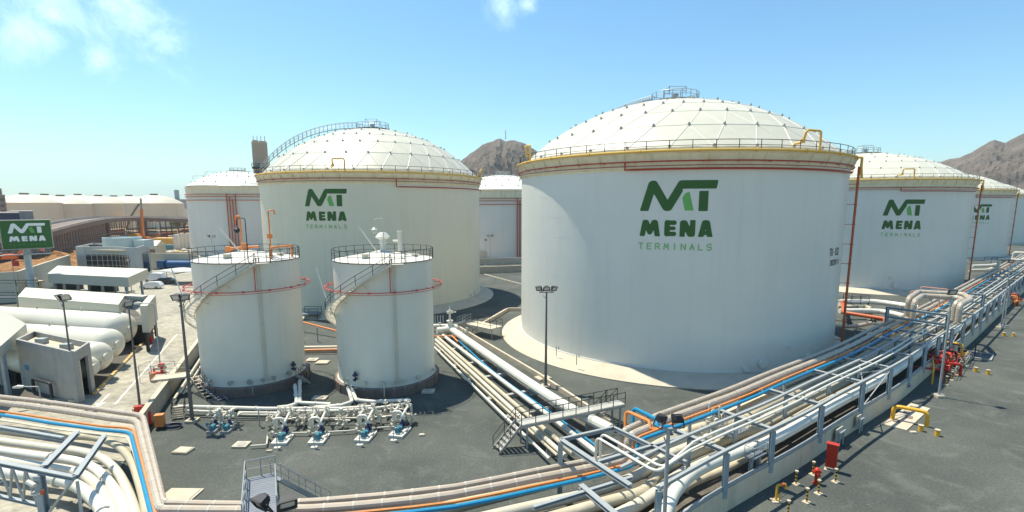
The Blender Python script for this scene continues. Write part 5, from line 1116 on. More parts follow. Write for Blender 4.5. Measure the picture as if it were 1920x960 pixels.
# orange and red boxes by the wall
t = thing('hose_box', 'orange box with a coiled blue hose beside the dike wall', 'hose box', G(301, 803)); MB().box((0, 0, .75), (.7, .55, 1.1), .3).build('cabinet', M_ORANGE, t); MB().cyl((0, 0, 0), (0, 0, .25), .3, 12).build('foot', M_DARK, t)
mb = MB(); [mb.tube([(1.1+(.6+.05*k)*math.cos(q_), .1+.45*math.sin(q_), .1+.06*k) for q_ in np.arange(0, 6.28, .35)], .035, 5, True) for k in range(4)]; mb.build('hose', M_DBLUE, t)
t = thing('extinguisher_box', 'upright red extinguisher box on the inner side of the dike wall', 'extinguisher box', G(279, 800)); mb = MB(); mb.tube([(0, 0, .3), (0, 0, 1.3), (0, 0, 1.4)], [.28, .28, .2], 12); mb.build('body', M_REDB, t); MB().box((0, 0, .15), (.4, .4, .3)).build('stand', M_DARK, t)
t = thing('extinguisher_box', 'small red box lying by the mast at the end of the dike wall', 'extinguisher box', G(262, 774)); MB().box((0, 0, .35), (.7, .5, .6), .4).build('body', M_REDB, t); MB().box((0, 0, .68), (.8, .6, .06), .4).build('lid', M_RED, t)
t = thing('fire_monitor', 'red pump set behind a grey frame on the road side of the dike wall', 'fire pump', G(297, 712))
mb = MB(); mb.cyl((-.9, 0, .8), (.9, 0, .8), .16, 10); mb.cyl((.5, 0, .8), (.5, 0, 1.7), .14, 8); mb.box((.5, 0, 1.7), (.5, .4, .4)); mb.cyl((-.6, .3, 0), (-.6, .3, 1.2), .12, 8); mb.build('pipework', M_REDB, t); MB().box((-.2, -.5, .5), (.5, .4, 1.0)).build('orange_valve', M_ORANGE, t)
mb = MB(); railing(mb, [(-1.4, -.9, 0), (0, -.9, 0), (1.4, -.9, 0), (1.4, .9, 0), (-1.4, .9, 0), (-1.4, -.9, 0)], 1.9, .03); mb.build('guard_frame', M_STEEL, t)
t = thing('fire_hydrant', 'small red fire hydrant at the corner of the bullet pad kerb', 'fire hydrant', G(284, 644)); MB().tube([(0, 0, 0), (0, 0, .9), (0, 0, 1.05)], [.16, .16, .06], 10).build('barrel', M_REDB, t); MB().cyl((-.3, 0, .7), (.3, 0, .7), .09, 8).build('outlets', M_REDB, t)
# ================================================================== RIGHT YARD
def striped_post(px, py, label, h=.9):
    t = thing('striped_bollard', label, 'bollard', G(px, py), 0, 'yellow and black striped bollards by the trough wall')
    mb = MB(); k = 7
    for j in range(k): mb.mi = j % 2; mb.cyl((0, 0, .05+h*j/k), (0, 0, .05+h*(j+1)/k), .065, 10)
    mb.build('post', [M_YEL, M_DARK], t); MB().cyl((0, 0, h+.05), (0, 0, h+.13), .12, 10).build('cap', M_CREAMP, t); MB().box((0, 0, .03), (.45, .4, .06), .5).build('footing', M_CONC, t)
for px, py, lb in ((1492, 908, 'striped bollard left of the red hydrant, against the wall shadow'), (1524, 890, 'striped bollard just above the red hydrant'), (1566, 904, 'striped bollard right of the hydrant, in front of the red cabinet'), (1534, 926, 'striped bollard just below the red hydrant'), (1512, 942, 'striped bollard standing between the lowest one and the hydrant'), (1477, 966, 'lowest striped bollard at the bottom edge'),
    (1774, 722, 'striped bollard below the red manifold, nearest of its row'), (1784, 713, 'second nearest striped bollard below the red manifold'), (1793, 703, 'third nearest striped bollard below the red manifold'), (1802, 693, 'fourth nearest striped bollard below the red manifold'), (1811, 686, 'striped bollard right of the red manifold, farthest of its row')): striped_post(px, py, lb)
t = thing('fire_hydrant', 'red fire hydrant standing among the striped bollards', 'fire hydrant', G(1530, 907)); MB().tube([(0, 0, 0), (0, 0, .12), (0, 0, .14), (0, 0, .9), (0, 0, .95), (0, 0, 1.3), (0, 0, 1.45), (0, 0, 1.5)], [.3, .3, .17, .17, .27, .27, .15, .04], 14).build('barrel', M_REDB, t)
mb = MB(); mb.cyl((-.4, 0, 1.1), (.4, 0, 1.1), .12, 10); mb.cyl((0, -.35, .95), (0, 0, .95), .14, 10); mb.build('outlets', M_REDB, t); t.scale = (.72, .72, .82)
t = thing('hose_cabinet', 'tall red hose cabinet on short legs beside the trough wall', 'cabinet', G(1557, 882), R_(-38)); MB().box((0, 0, 1.2), (.7, .42, 1.75)).build('body', M_REDB, t); MB().box((0, -.22, 1.2), (.6, .02, 1.6)).build('door', M_REDB, t); MB().box((0, 0, 2.1), (.78, .52, .06)).build('top', M_RED, t)
for x in (-.28, .28): MB().cyl((x, 0, 0), (x, 0, .33), .04, 6).build('leg', M_GREYC, t)
MB().box((0, 0, .03), (.8, .5, .06)).build('base_plate', M_CONC, t)
t = thing('hydrant_outlet', 'yellow bent standpipe with a red outlet near the lowest bollard', 'standpipe', G(1455, 940)); MB().tube(fillet([(0, 0, 0), (0, 0, 1.15), (.65, .15, 1.15), (.65, .15, .8)], .15), .08, 8).build('pipe', M_YEL, t); MB().cyl((.3, .05, 1.15), (.5, .1, 1.15), .13, 10).build('valve', M_RUSTO, t)
MB().tube([(.1, -.2, 0), (.1, -.2, .7)], .05, 6).build('brace', M_YEL, t); MB().box((0, 0, .04), (.6, .5, .08)).build('footing', M_CONC, t)
for px, dz, lb, wd in ((1576, .95, 'weathered steel panel with levers hung on the outside of the trough wall, left one', 1.3), (1611, 1.0, 'weathered steel panel with levers hung on the outside of the trough wall, right one', .9)):
    i = widx(px, -.25, dz); n, d = wnorm(i); p = W(i, -.28, dz); t = thing('lever_station', lb, 'valve station', p, math.atan2(d.y, d.x))
    MB().box((0, 0, 0), (wd, .1, 1.1)).build('plate', M_GREYC, t); mb = MB(); [mb.cyl((x, -.2, -.9), (x, -.2, .3), .06, 8) for x in (-wd*.28, wd*.28)]; mb.cyl((-wd*.4, -.25, .3), (wd*.4, -.25, .3), .08, 8); mb.build('lever_pipes', M_STEEL, t)
    mb = MB(); mb.box((0, -.07, .2), (wd*.5, .06, .4)); mb.build('cover_plate', M_WHITE, t)
i = widx(1706, -.1, 1); n, d = wnorm(i); t = thing('notice_plate', 'small blue notice plate fixed on the trough wall', 'sign', W(i, -.05, 1.1), math.atan2(d.y, d.x)); MB().box((0, 0, 0), (.55, .04, .55)).build('plate', M_BLUE, t); MB().cyl((.5, -.05, -.15), (.5, .0, -.15), .2, 12).build('red_valve', M_REDB, t)
# the yellow pipe loop on its slab
sl = [G(1655, 796), G(1700, 808), G(1744, 767), G(1708, 757)]
t = thing('concrete_slab', 'cream concrete slab with small dark covers under the yellow pipe loop', 'slab', (0, 0, 0)); MB().prism([(p.x, p.y) for p in sl], .0, .08).build('slab', M_CONC, t)
for u_, v_ in ((.2, .35), (.45, .6), (.6, .3), (.8, .6), (.85, .3)): p = (sl[0].lerp(sl[3], u_)).lerp(sl[1].lerp(sl[2], u_), v_); MB().box((p.x, p.y, .10), (.7, .5, .05), .8).build('cover', M_BRONZE, t)
pipe('yellow_pipe_loop', 'bright yellow pipe loop arching over the concrete slab', fillet([G(1673, 787)+Vector((0, 0, -.05)), Vector((*G(1673, 787)[:2], 1.35)), Vector((*G(1737, 800)[:2], 1.35)), G(1737, 800)+Vector((0, 0, -.05))], .5), .17, M_YEL, n=14)
for px, py, lb in ((1726, 808, 'short yellow stub post near the slab, left one'), (1757, 817, 'short yellow stub post near the slab, right one'), (1829, 697, 'short yellow stub post on the far gravel, left one'), (1852, 702, 'short yellow stub post on the far gravel, right one'), (1882, 630, 'tiny yellow stub post near the farthest mast, left one'), (1900, 631, 'tiny yellow stub post near the farthest mast, right one')):
    mb = MB(); p = G(px, py); mb.mi = 0; mb.cyl(p, p+Vector((0, 0, .5)), .19, 12); mb.mi = 1; mb.cyl(p+Vector((0, 0, .5)), p+Vector((0, 0, .56)), .22, 12); tag(mb.build('stub_post', [M_YEL, M_CREAMP]), lb, 'post', 'short yellow stub posts')
mb = MB(); p = G(1712, 811); mb.box((p.x, p.y, .05), (.5, .3, .1)); tag(mb.build('concrete_block', M_CONC), 'little white block on the gravel by the yellow pipe loop', 'block')
# red and orange manifolds
def manifold(px, py, label, seed, mats_, n=5, sc_=1.0, rz=.75):
    rnd = random.Random(seed); t = thing('fire_valve_manifold', label, 'valve manifold', G(px, py), rz)
    for k in range(n):
        m = mats_[k % len(mats_)]; x = (k-(n-1)/2)*1.15*sc_; h = (1.5+rnd.uniform(0, 1.1))*sc_; y = rnd.uniform(-.4, .3); mb = MB()
        mb.tube(fillet([(x, y, 0), (x, y, h), (x+.1, y+1.6, h), (x+.1, y+1.6, h-.6)], .25), .13*sc_, 10); mb.tube([(x, y, .7), (x, y, .85), (x, y, 1.0)], [.22, .34, .22], 12); mb.cyl((x-.25, y-.55, h*.55), (x-.25, y, h*.55), .07, 8); mb.tube([(x-.25+.3*math.cos(a), y-.55, h*.55+.3*math.sin(a)) for a in np.arange(0, 6.28, .5)], .035, 5, True)
        mb.cyl((x, y-.06, h-.35), (x, y+.06, h-.35), .24, 12); mb.cyl((x-.5, y+.3, .8), (x+.7, y+.3, .8), .1, 8); mb.build('valve_riser', m, t)
    mb = MB(); mb.tube([(-n*.6*sc_, .6, 1.6*sc_), (n*.6*sc_, .6, 1.6*sc_)], .17*sc_, 10); mb.tube([(-n*.6*sc_, 1.1, .9), (n*.6*sc_, 1.1, .9)], .15*sc_, 10); mb.build('header', M_REDB, t)
    mb = MB(); railing(mb, [(-n*.6, -1.1, 0), (0, -1.1, 0), (n*.6, -1.1, 0), (n*.6, 1.4, 0)], 1.2, .03); mb.build('guard_rail', M_STEEL, t)
    mb = MB(); [mb.beam((x, 1.5, 0), (x, 1.5, 2.7*sc_), .1) for x in (-2.2, 0, 2.2)]; mb.beam((-2.2, 1.5, 2.6*sc_), (2.2, 1.5, 2.6*sc_), .1); mb.beam((-2.2, 1.5, 1.7*sc_), (2.2, 1.5, 1.7*sc_), .1); mb.build('pipe_stand', M_DARK, t); return t
manifold(1772, 697, 'large tangle of red fire valves against the trough wall behind the grey mast', 3, (M_REDB, M_REDB, M_RUSTO), 5, 1.0)
manifold(1792, 680, 'darker red and black valve group just beyond the large red tangle', 9, (M_DARK, M_REDB, M_RUSTO, M_YEL), 5, .9)
manifold(1904, 572, 'far orange and red valve group beside the farthest right mast', 12, (M_ORANGE, M_REDB, M_YEL), 4, 1.0)
pipe('yellow_pipe', 'yellow pipe bending down the outside of the trough wall left of the red valves', fillet([W(widx(1748, .2, 1.7), .2, 1.75), W(widx(1752, -.9, 1.7), -.9, 1.75), W(widx(1752, -.9, 1.7), -.9, .0)], .25), .08, M_YEL)
for k, (x, y, m, r) in enumerate(((1800, 705, M_REDB, .14), (1766, 716, M_RED, .12))): p = G(x, y); pipe('fire_pipe', 'red pipe arching out of the valve tangle towards the gravel, %s one' % ('right', 'left')[k], fillet([p+Vector((-2.6, 1.0, 1.4)), p+Vector((0, 0, 1.4)), p+Vector((0, 0, .0))], .4), r, m)
t = thing('sump_cover', 'dark square pit frame on the gravel beyond the red valves', 'pit cover', G(1836, 668), .75); mb = MB(); [mb.beam(a, b, .2, .2) for a, b in (((-1.8, -1.2, .1), (1.8, -1.2, .1)), ((1.8, -1.2, .1), (1.8, 1.2, .1)), ((1.8, 1.2, .1), (-1.8, 1.2, .1)), ((-1.8, 1.2, .1), (-1.8, -1.2, .1)))]; mb.build('kerb', M_GREYC, t); MB().box((0, 0, .04), (3.4, 2.2, .06)).build('grate', M_DARK, t); MB().cyl((-.8, .4, 0), (-.8, .4, 2.0), .07, 8).build('post', M_DARK, t)

# pipework between tank TK-102 and the next tank
for k, (pts, z, r, m, lb) in enumerate(((((1574, 566), (1640, 566), (1722, 577)), 1.5, .5, M_WHITE2, 'upper thick white pipe in the gap right of tank TK-102'), (((1574, 583), (1650, 584), (1716, 598)), 1.5, .45, M_WHITE2, 'lower thick white pipe in the gap right of tank TK-102'), (((1570, 575), (1625, 576), (1634, 580)), 1.2, .4, M_CREAMP, 'short cream pipe in the gap right of tank TK-102'),
    (((1562, 612), (1600, 612), (1632, 606)), 1.0, .3, M_INSUL, 'grey bent pipe low beside tank TK-102'), (((1822, 499), (1850, 498), (1868, 496)), 1.6, .45, M_WHITE2, 'upper white pipe at the foot of the next to last tank'), (((1818, 507), (1850, 506), (1860, 503)), 1.6, .4, M_WHITE, 'lower white pipe at the foot of the next to last tank'), (((1900, 478), (1925, 479)), 1.6, .5, M_WHITE2, 'white pipe at the right edge under the farthest tank'))):
    pipe('large_white_pipe', lb, smoothpath([G(x, y, z) for x, y in pts], 1.5), r, m, n=12)
pipe('foam_main', 'thick red oxide pipe leaving the foot of tank TK-102 towards the rack', fillet([G(1580, 566, 2.3), G(1582, 586, 2.3), G(1660, 598, 2.3), G(1661, 618, 1.0)], .6), .3, M_RUSTO, n=12)
for k, (px, py, n) in enumerate(((1600, 580, 3), (1618, 584, 3), (1590, 605, 2), (1608, 622, 2), (1640, 600, 3), (1690, 580, 2), (1860, 505, 3), (1878, 498, 2))): valve_cluster(px, py+8, 'dark valve group near the tank feet, %s' % ('beside the red riser of tank TK-102', 'right of the first dark group', 'in the shade at the foot of tank TK-102', 'lowest in the shade right of tank TK-102', 'under the thick red oxide pipe', 'left of the raised grey loops', 'beside the foot of the third logo tank', 'at the far end near the last tank')[k], 60+k, n, M_GREYC if k % 2 else M_DARK, 'valve groups between the tanks of the right row')
t = thing('valve_platform', 'caged dark valve platform right of tank TK-102', 'platform', G(1603, 585)); MB().box((0, 0, 2.0), (3.4, 2.2, .1)).build('deck', M_GRATE, t); mb = MB(); railing(mb, [(-1.7, -1.1, 2), (0, -1.1, 2), (1.7, -1.1, 2), (1.7, 1.1, 2), (0, 1.1, 2), (-1.7, 1.1, 2), (-1.7, -1.1, 2)], 1.2, .04); mb.build('railing', M_DARK, t)
for x in (-1.6, 1.6):
    for y in (-1, 1): MB().beam((x, y, 0), (x, y, 2), .12).build('leg', M_DARK, t)
t = thing('valve_platform', 'small dark valve platform by the foot of the third logo tank', 'platform', G(1862, 500)); MB().box((0, 0, 1.8), (4, 2.5, .1)).build('deck', M_GRATE, t); mb = MB(); railing(mb, [(-2, -1.2, 1.8), (0, -1.2, 1.8), (2, -1.2, 1.8), (2, 1.2, 1.8), (-2, 1.2, 1.8)], 1.3, .06); mb.build('railing', M_DARK, t)
for x in (-1.8, 1.8): MB().beam((x, -1, 0), (x, -1, 1.8), .15).build('leg', M_DARK, t)
for k, (x, y, lb) in enumerate(((1043, 668, 'small breather pipe at the foot of tank TK-102, left one'), (1081, 684, 'small breather pipe at the foot of tank TK-102, right one'))):
    p = G(x, y, .8); pipe('breather_pipe', lb, fillet([p, p+Vector((0, 0, 1.3)), p+Vector((.25, -.3, 1.3)), p+Vector((.25, -.3, 1.0))], .12), .05, M_GREYC)

# ================================================================== LEFT: GAS BULLETS, CANOPIES, KIOSK
def bullet(px, py, z, r, length, label, dirv):
    c = G(px, py, z); t = thing('gas_bullet', label, 'gas tank', c, math.atan2(dirv.y, dirv.x), 'white horizontal gas bullets'); mb = MB(); prof = []
    N = 9
    for k in range(N+1): a = math.pi/2*k/N; prof.append((r*.85*(1-math.sin(a))-0, max(r*math.cos(math.pi/2-a), .01)) if 0 else (r*.8*(1-math.cos(math.pi/2-a)*1.0)*0+0, 0))
    pts = [(r*.75-r*.75*math.cos(a), r*math.sin(a)) for a in np.linspace(0.02, math.pi/2, 9)]
    xs = [x for x, _ in pts]+[length-x for x, _ in pts[::-1]]; rs = [q for _, q in pts]+[q for _, q in pts[::-1]]
    mb.tube([(x, 0, 0) for x in xs], rs, 36)
    for x in (r*.75, length*.3, length*.55, length*.8): mb.tube([(x-.03, 0, 0), (x+.03, 0, 0)], r+.008, 36, cap=False)
    mb.build('vessel', M_BULLET, t); mb = MB(); mb.cyl((-.28, 0, .1), (.1, 0, .1), .34, 14); mb.cyl((-.36, 0, .1), (-.28, 0, .1), .44, 14); mb.cyl((-.1, .5, -.6), (.3, .5, -.6), .2, 10); mb.build('end_manhole', M_BULLET, t)
    for x in (length*.18, length*.75): MB().box((x, 0, -z/2-.3), (.5, r*1.7, z-.3)).build('saddle', M_CONC, t)
    mb = MB(); [mb.cyl((x, 0, r-.05), (x, 0, r+.45), .1, 8) for x in (length*.3, length*.42, length*.6)]; mb.build('top_nozzles', M_WHITE, t); return t
bdir = (G(20, 603, 3)-G(234, 616, 3)).normalized()
bullet(243, 617, 3.0, 2.15, 26, 'farthest and longest looking white gas bullet', bdir)
bullet(220, 646, 2.9, 1.85, 24, 'middle white gas bullet', bdir)
bullet(198, 670, 2.7, 1.65, 22, 'nearer white gas bullet, partly behind the concrete kiosk', bdir)
bullet(176, 690, 2.2, 1.2, 20, 'nearest gas bullet, mostly hidden behind the concrete kiosk', bdir)

def shed_roof(name, label, nl, nr, fr_, fl, z, th, m_top, m_f, cols=(), cat='canopy'):
    """roof slab from four photo corners at height z: near-left, near-right, far-right, far-left"""
    t = thing(name, label, cat, (0, 0, 0)); P_ = [G(*q_, z) for q_ in (nl, nr, fr_, fl)]
    mb = MB(); mb.mi = 0; mb.add([p for p in P_], [(0, 1, 2, 3)]); lowp = [p-Vector((0, 0, th)) for p in P_]; mb.mi = 1
    mb.add(P_+lowp, [(1, 0, 4, 5), (2, 1, 5, 6), (3, 2, 6, 7), (0, 3, 7, 4), (4, 7, 6, 5)]); mb.build('roof', [m_top, m_f], t)
    for u_, v_ in cols: p = P_[0].lerp(P_[1], u_).lerp(P_[3].lerp(P_[2], u_), v_); MB().beam((p.x, p.y, -.03), (p.x, p.y, z-th), .35).build('column', M_PAINTST, t)
    return t
c4 = [(u_, v_) for u_ in (.06, .35, .65, .94) for v_ in (.12, .88)]
shed_roof('loading_canopy', 'long cream roofed canopy with grey fascia in front of the grey building', (89, 513), (240, 520), (277, 504), (108, 498), 6.0, 1.9, M_WROOF, M_FASCIA, c4)
t = shed_roof('loading_canopy', 'cream roofed canopy shed right behind the gas bullets', (33, 556), (222, 571), (236, 551), (48, 539), 6.3, 1.7, M_WROOF, M_FASCIA, [(.04, .1), (.04, .9), (.5, .9), (.97, .1), (.97, .9)])
# its open end portal
pe_ = [G(222, 571, 6.3), G(236, 551, 6.3), G(262, 552, 6.0), G(281, 561, 5.3), G(281, 590, 2.5)]
mb = MB(); a, b, c_, d_ = G(222, 571, 6.3), G(236, 551, 6.3), G(279, 553, 6.3), G(262, 573, 6.3); e_, f_ = G(281, 558, 5.2), G(265, 578, 5.2)
for p in (a, b, c_, d_): pass
mb.prism([(p.x, p.y) for p in (b, c_, c_-Vector((0, 1.3, 0)), b-Vector((0, 1.3, 0)))], 5.8, 6.28); mb.prism([(p.x, p.y) for p in (c_, c_+Vector((1.0, 0, 0)), d_+Vector((1.0, 0, 0)), d_)], 2.6, 6.28)
mb.build('end_portal', M_FASCIA, t)
for p in (c_, d_): MB().beam((p.x+.5, p.y, 0), (p.x+.5, p.y, 2.6), .3).build('column', M_DARK, t)
MB().box(((a.x+c_.x)/2, (a.y+c_.y)/2, 1.5), (3.0, 2.0, 2.6), .2).build('equipment_cabinet', M_DARK, t)
t = shed_roof('pump_canopy', 'grey cream roof corner at the left edge above dark machinery', (-60, 690), (2, 648), (49, 607), (-60, 545), 5.6, 1.0, mat('canopy_grey', (.42, .41, .33), .5, var=.05), M_FASCIA, [(.9, .1), (.95, .9)])
t = thing('machinery_skid', 'dark machinery with a pale pipe under the roof corner at the left edge', 'machinery', G(-10, 720)); MB().box((0, 1.5, 1.0), (5, 3, 2.0)).build('skid', M_DARK, t); MB().tube([(-3, 0, 2.6), (1.9, .4, 2.7)], .32, 12).build('pipe', M_CREAMP, t); mb = MB(); [mb.beam((x, -.4, 0), (x, -.4, 3.6), .22) for x in (-2, -.2, 1.3)]; mb.build('frame', M_STEEL, t)
for k, x in enumerate((-1.4, .2, 1.5)): MB().tube([(x, -.6, .3), (x, -.6, 2.2)], .35, 10).build('vessel', M_GREYC, t)
# kiosk
kz = HZ(135, 660, math.hypot(*G(150, 756)[:2])); kf = [G(45, 724), G(150, 756), G(177, 732)]; kb = kf[0]+kf[2]-kf[1]
t = thing('concrete_kiosk', 'grey concrete kiosk with open roof and a tall doorway, standing before the gas bullets', 'kiosk', (0, 0, 0)); cs = [kf[0], kf[1], kf[2], kb]; mb = MB(); th = .25
for a, b in ((cs[0], cs[1]), (cs[2], cs[3]), (cs[3], cs[0])): mb.beam((a.x, a.y, kz/2), (b.x, b.y, kz/2), th, kz)
a, b = cs[1], cs[2]; mb.beam((a.x, a.y, kz-.55), (b.x, b.y, kz-.55), th-.01, 1.1)
for s0_, s1_ in ((0, .2), (.75, 1)): p, q_ = a.lerp(b, s0_), a.lerp(b, s1_); mb.beam((p.x, p.y, (kz-1.1)/2), (q_.x, q_.y, (kz-1.1)/2), th-.004, kz-1.104)
mb.build('walls', M_GREYC, t); MB().prism([(p.x, p.y) for p in cs], kz-.75, kz-.6).build('roof', M_CREAMP, t); ctr = (cs[0]+cs[2])/2
MB().beam(a.lerp(b, .2)+Vector((.05, -.05, 0))+Vector((0, 0, 0)), a.lerp(b, .2)+Vector((.05, -.05, kz-1.1)), .22).build('door_jamb', M_FASCIA, t); MB().prism([(p.x, p.y) for p in (a.lerp(b, .22)-Vector((.9, 0, 0)), a.lerp(b, .74)-Vector((.9, 0, 0)), a.lerp(b, .74)-Vector((1.0, 0, 0)), a.lerp(b, .22)-Vector((1.0, 0, 0)))], 0, kz-1.2).build('inner_door', M_BRONZE, t)
for k, (u_, v_) in enumerate(((.3, .5), (.75, .5))): p = cs[0].lerp(cs[1], u_).lerp(cs[3].lerp(cs[2], u_), v_); MB().box((p.x, p.y, kz-.3), (.9, .7, .6)).build('roof_vent', M_STEEL, t)
mb = MB(); p = cs[0].lerp(cs[1], .14); mb.box((p.x, p.y-.17, kz*.45), (.8, .04, .55), math.atan2((cs[1]-cs[0]).y, (cs[1]-cs[0]).x)); mb.build('notice', M_BLUE, t)
pipe('duct_pipe', 'dark bent duct on the front of the concrete kiosk', fillet([cs[0].lerp(cs[1], .3)+Vector((0, -.6, .2)), cs[0].lerp(cs[1], .3)+Vector((0, -.6, 1.6)), cs[0].lerp(cs[1], .62)+Vector((0, -.6, 1.6)), cs[0].lerp(cs[1], .62)+Vector((0, -.6, .1))], .3), .14, M_DARK)
# railed steel structure behind canopy, far left edge
t = thing('steel_gantry', 'dark steel gantry with railings at the left edge behind the bullets', 'gantry', G(18, 590)); mb = MB()
for z in (3.0, 5.2): railing(mb, [(-6, 0, z), (-2, 0, z), (2, 0, z), (6, 0, z)], 1.1, .06)
mb.build('railings', M_DARK, t); MB().box((0, 1, 3.0), (12, 2, .12)).build('deck', M_DARK, t)
for x in (-5.5, -1.8, 1.8, 5.5): MB().beam((x, 0, 0), (x, 0, 6.2), .2).build('column', M_CREAMP, t)

# grey building with the bowed glass front
def face_wall(mb, a, b, z0, z1, th=.3): a = Vector(a); b = Vector(b); mb.beam((a.x, a.y, (z0+z1)/2), (b.x, b.y, (z0+z1)/2), th, z1-z0)
BL, BR = G(150, 520), G(262, 524); BS = G(284, 512); Dm = math.hypot(BR.x, BR.y); bh = HZ(262, 464, Dm)
bk = BS-BR; A_L = BL; t = thing('office_building', 'grey clad building with a bowed dark glass front and a round roof drum', 'building', (0, 0, 0))
mb = MB(); fx = (BR-BL).normalized(); up_ = Vector((0, 0, 1)); nfr = Vector((fx.y, -fx.x, 0))
back = (BS-BR)*1.0; L4 = [BL, BR, BR+back, BL+back]
face_wall(mb, L4[1], L4[2], 0, bh); face_wall(mb, L4[3], L4[2], 0, bh-.01); face_wall(mb, L4[0], L4[3], 0, bh-.02)
w1, w2 = BL.lerp(BR, .15), BL.lerp(BR, .88)
face_wall(mb, L4[0], w1, 0, bh-.004, .5); face_wall(mb, w2, L4[1], 0, bh-.004, .5)
Lf = (w2-w1).length; bow = lambda k, n=16: w1.lerp(w2, k/n)+nfr*(-1.6*math.sin(math.pi*k/n)*1.0)
for k in range(16): face_wall(mb, bow(k), bow(k+1), bh-2.2, bh-.006, .5)
mb.build('walls', M_BGREY, t)
mb = MB(); mb.prism([(p.x, p.y) for p in L4], bh-1.0, bh-.8); mb.build('roof', M_CREAMP, t)
mb = MB()
for k in range(16): face_wall(mb, bow(k), bow(k+1), .2, bh-2.2, .12)
gl = mb.build('glass_front', M_GLASS, t); mb = MB()
for k in range(0, 33, 3): p = w1.lerp(w2, k/32)+nfr*(-1.6*math.sin(math.pi*k/32)+.12); mb.beam((p.x, p.y, .3), (p.x, p.y, bh-2.2), .09)
for z in np.linspace(.8, bh-2.5, 5):
    for k in range(16): a, b = bow(k)+nfr*.12, bow(k+1)+nfr*.12; mb.beam((a.x, a.y, z), (b.x, b.y, z), .08)
mb.build('mullions', M_FASCIA, gl)
dc = G(225, 462, bh); dctr = BL.lerp(BR, .62)+back*.7; mb = MB(); mb.lathe([(4.6, 0), (4.6, 3.0), (4.3, 3.0), (4.3, 2.7), (.1, 2.7)], 36, c=(dctr.x, dctr.y, bh-.9)); mb.box((dctr.x+6.0, dctr.y, bh+.3), (3, 4, 2.2)); mb.build('roof_drum', mat('drum_blue_grey', (.42, .50, .50), .5), t)
mb = MB(); [mb.box((BL.lerp(BR, u_)+back*.5)+Vector((0, 0, bh-.4)), (1.6, 1.2, .8)) for u_ in (.15, .3)]; mb.build('roof_units', M_DARK, t)
a, b = BR.lerp(BR+back, .35), BR.lerp(BR+back, .85); mb = MB(); o_ = fx*.2; face_wall(mb, a+o_, b+o_, 0.5, bh-2.0, .1); mb.build('side_window', M_GLASS, t)
# boundary walls
wt = HZ(133, 479, math.hypot(*G(133, 520)[:2])); e0 = G(40, 566); mb = MB()
wallseg('boundary_wall', 'tall grey white boundary wall running back from the big green sign', [G(40, 566), G(135, 521)], HZ(40, 509, math.hypot(*G(40, 566)[:2])), .4, M_FASCIA, cap=M_CONC)
wallseg('boundary_wall', 'low boundary wall piece left of the green sign pole', [G(-60, 572), G(40, 566)], 6.2, .4, M_FASCIA, cap=M_CONC)
wallseg('boundary_wall', 'far white boundary wall behind the blue trucks', [G(284, 505), G(372, 507)], 5.0, .4, M_FASCIA, cap=M_CONC)
t = thing('guard_house', 'small beige guard house with a stepped roof at the left edge', 'hut', G(26, 562), -.35); hh = HZ(26, 527, math.hypot(*G(26, 562)[:2])); MB().box((0, 2, hh/2-.3), (4.6, 4, hh-.6)).build('walls', M_CREAMP, t); MB().box((0, 2, hh-.45), (5.4, 4.8, .3)).build('roof', M_WALL, t); MB().box((0, 2, hh), (3.8, 3.2, .6)).build('roof_step', M_WALL, t); MB().box((.3, -.03, hh*.42), (2.0, .1, 1.6)).build('window', M_GLASS, t)
t = thing('flag_pole', 'thin pole with a small red flag beside the guard house', 'flag', G(34, 570)); MB().cyl((0, 0, 0), (0, 0, 9), .06, 6).build('pole', M_STEEL, t); mb = MB(); mb.add([(0.05, 0, 7.6), (1.3, .1, 7.7), (1.35, -.05, 8.8), (.05, 0, 8.8), (.05, .03, 7.6), (1.3, .13, 7.7), (1.35, -.02, 8.8), (.05, .03, 8.8)], [(0, 1, 2, 3), (7, 6, 5, 4), (0, 4, 5, 1), (1, 5, 6, 2), (2, 6, 7, 3)]); mb.build('flag', M_REDB, t)
# the sign
sb = G(57, 572); Ds = math.hypot(sb.x, sb.y); s_tl, s_tr, s_bl, s_br = AT(-2, 414, Ds), AT(93, 413, Ds), AT(-2, 464, Ds), AT(93, 464, Ds)
fxs = (s_tr-s_tl); fxs.z = 0; wS = fxs.length; fxs.normalize(); nS = Vector((fxs.y, -fxs.x, 0)); zt_, zb_ = s_tr.z, s_br.z
t = thing('billboard', 'big green sign board with white MENA TERMINALS logo on a tall grey pole', 'sign', (0, 0, 0)); rz = math.atan2(fxs.y, fxs.x); ctr = (s_tl+s_tr)/2
MB().box((ctr.x-nS.x*.9, ctr.y-nS.y*.9, (zt_+zb_)/2), (wS+.3, 1.6, zt_-zb_+.3), rz).build('cabinet', M_FASCIA, t)
MB().box((ctr.x-nS.x*.07, ctr.y-nS.y*.07, (zt_+zb_)/2), (wS, .08, zt_-zb_), rz).build('panel', M_SIGN, t)
mb = MB()
for polys, mi in LOGO:
    mb.mi = mi
    lw_ = wS*73/95; lh = (zt_-zb_)*.80
    for p in polys: mb.add([s_tl+fxs*(wS*12/95+x/385*lw_)+nS*.0-Vector((0, 0, (zt_-zb_)*.1+y/348*lh)) for x, y in p], [tuple(range(len(p)-1, -1, -1))])
mb.build('logo', [M_WTXT, M_LLIGHT, M_SIGNT], t)
pp_ = AT(50, 470, Ds+1.2); MB().tube([(pp_.x, pp_.y, 0), (pp_.x, pp_.y, zb_+.4)], .55, 16).build('pole', mat('sign_pole_grey', (.45, .5, .52), .4), t)
mb = MB(); c_ = (s_bl+s_br)/2; mb.box((c_.x-nS.x*.9, c_.y-nS.y*.9, zb_-1.25), (wS*1.05, 1.3, .12), rz); railing(mb, [c_+fxs*k*wS/8+nS*.3-Vector((0, 0, 1.2)) for k in range(-4, 5)], .85, .05); mb.build('maintenance_walkway', M_STEEL, t)

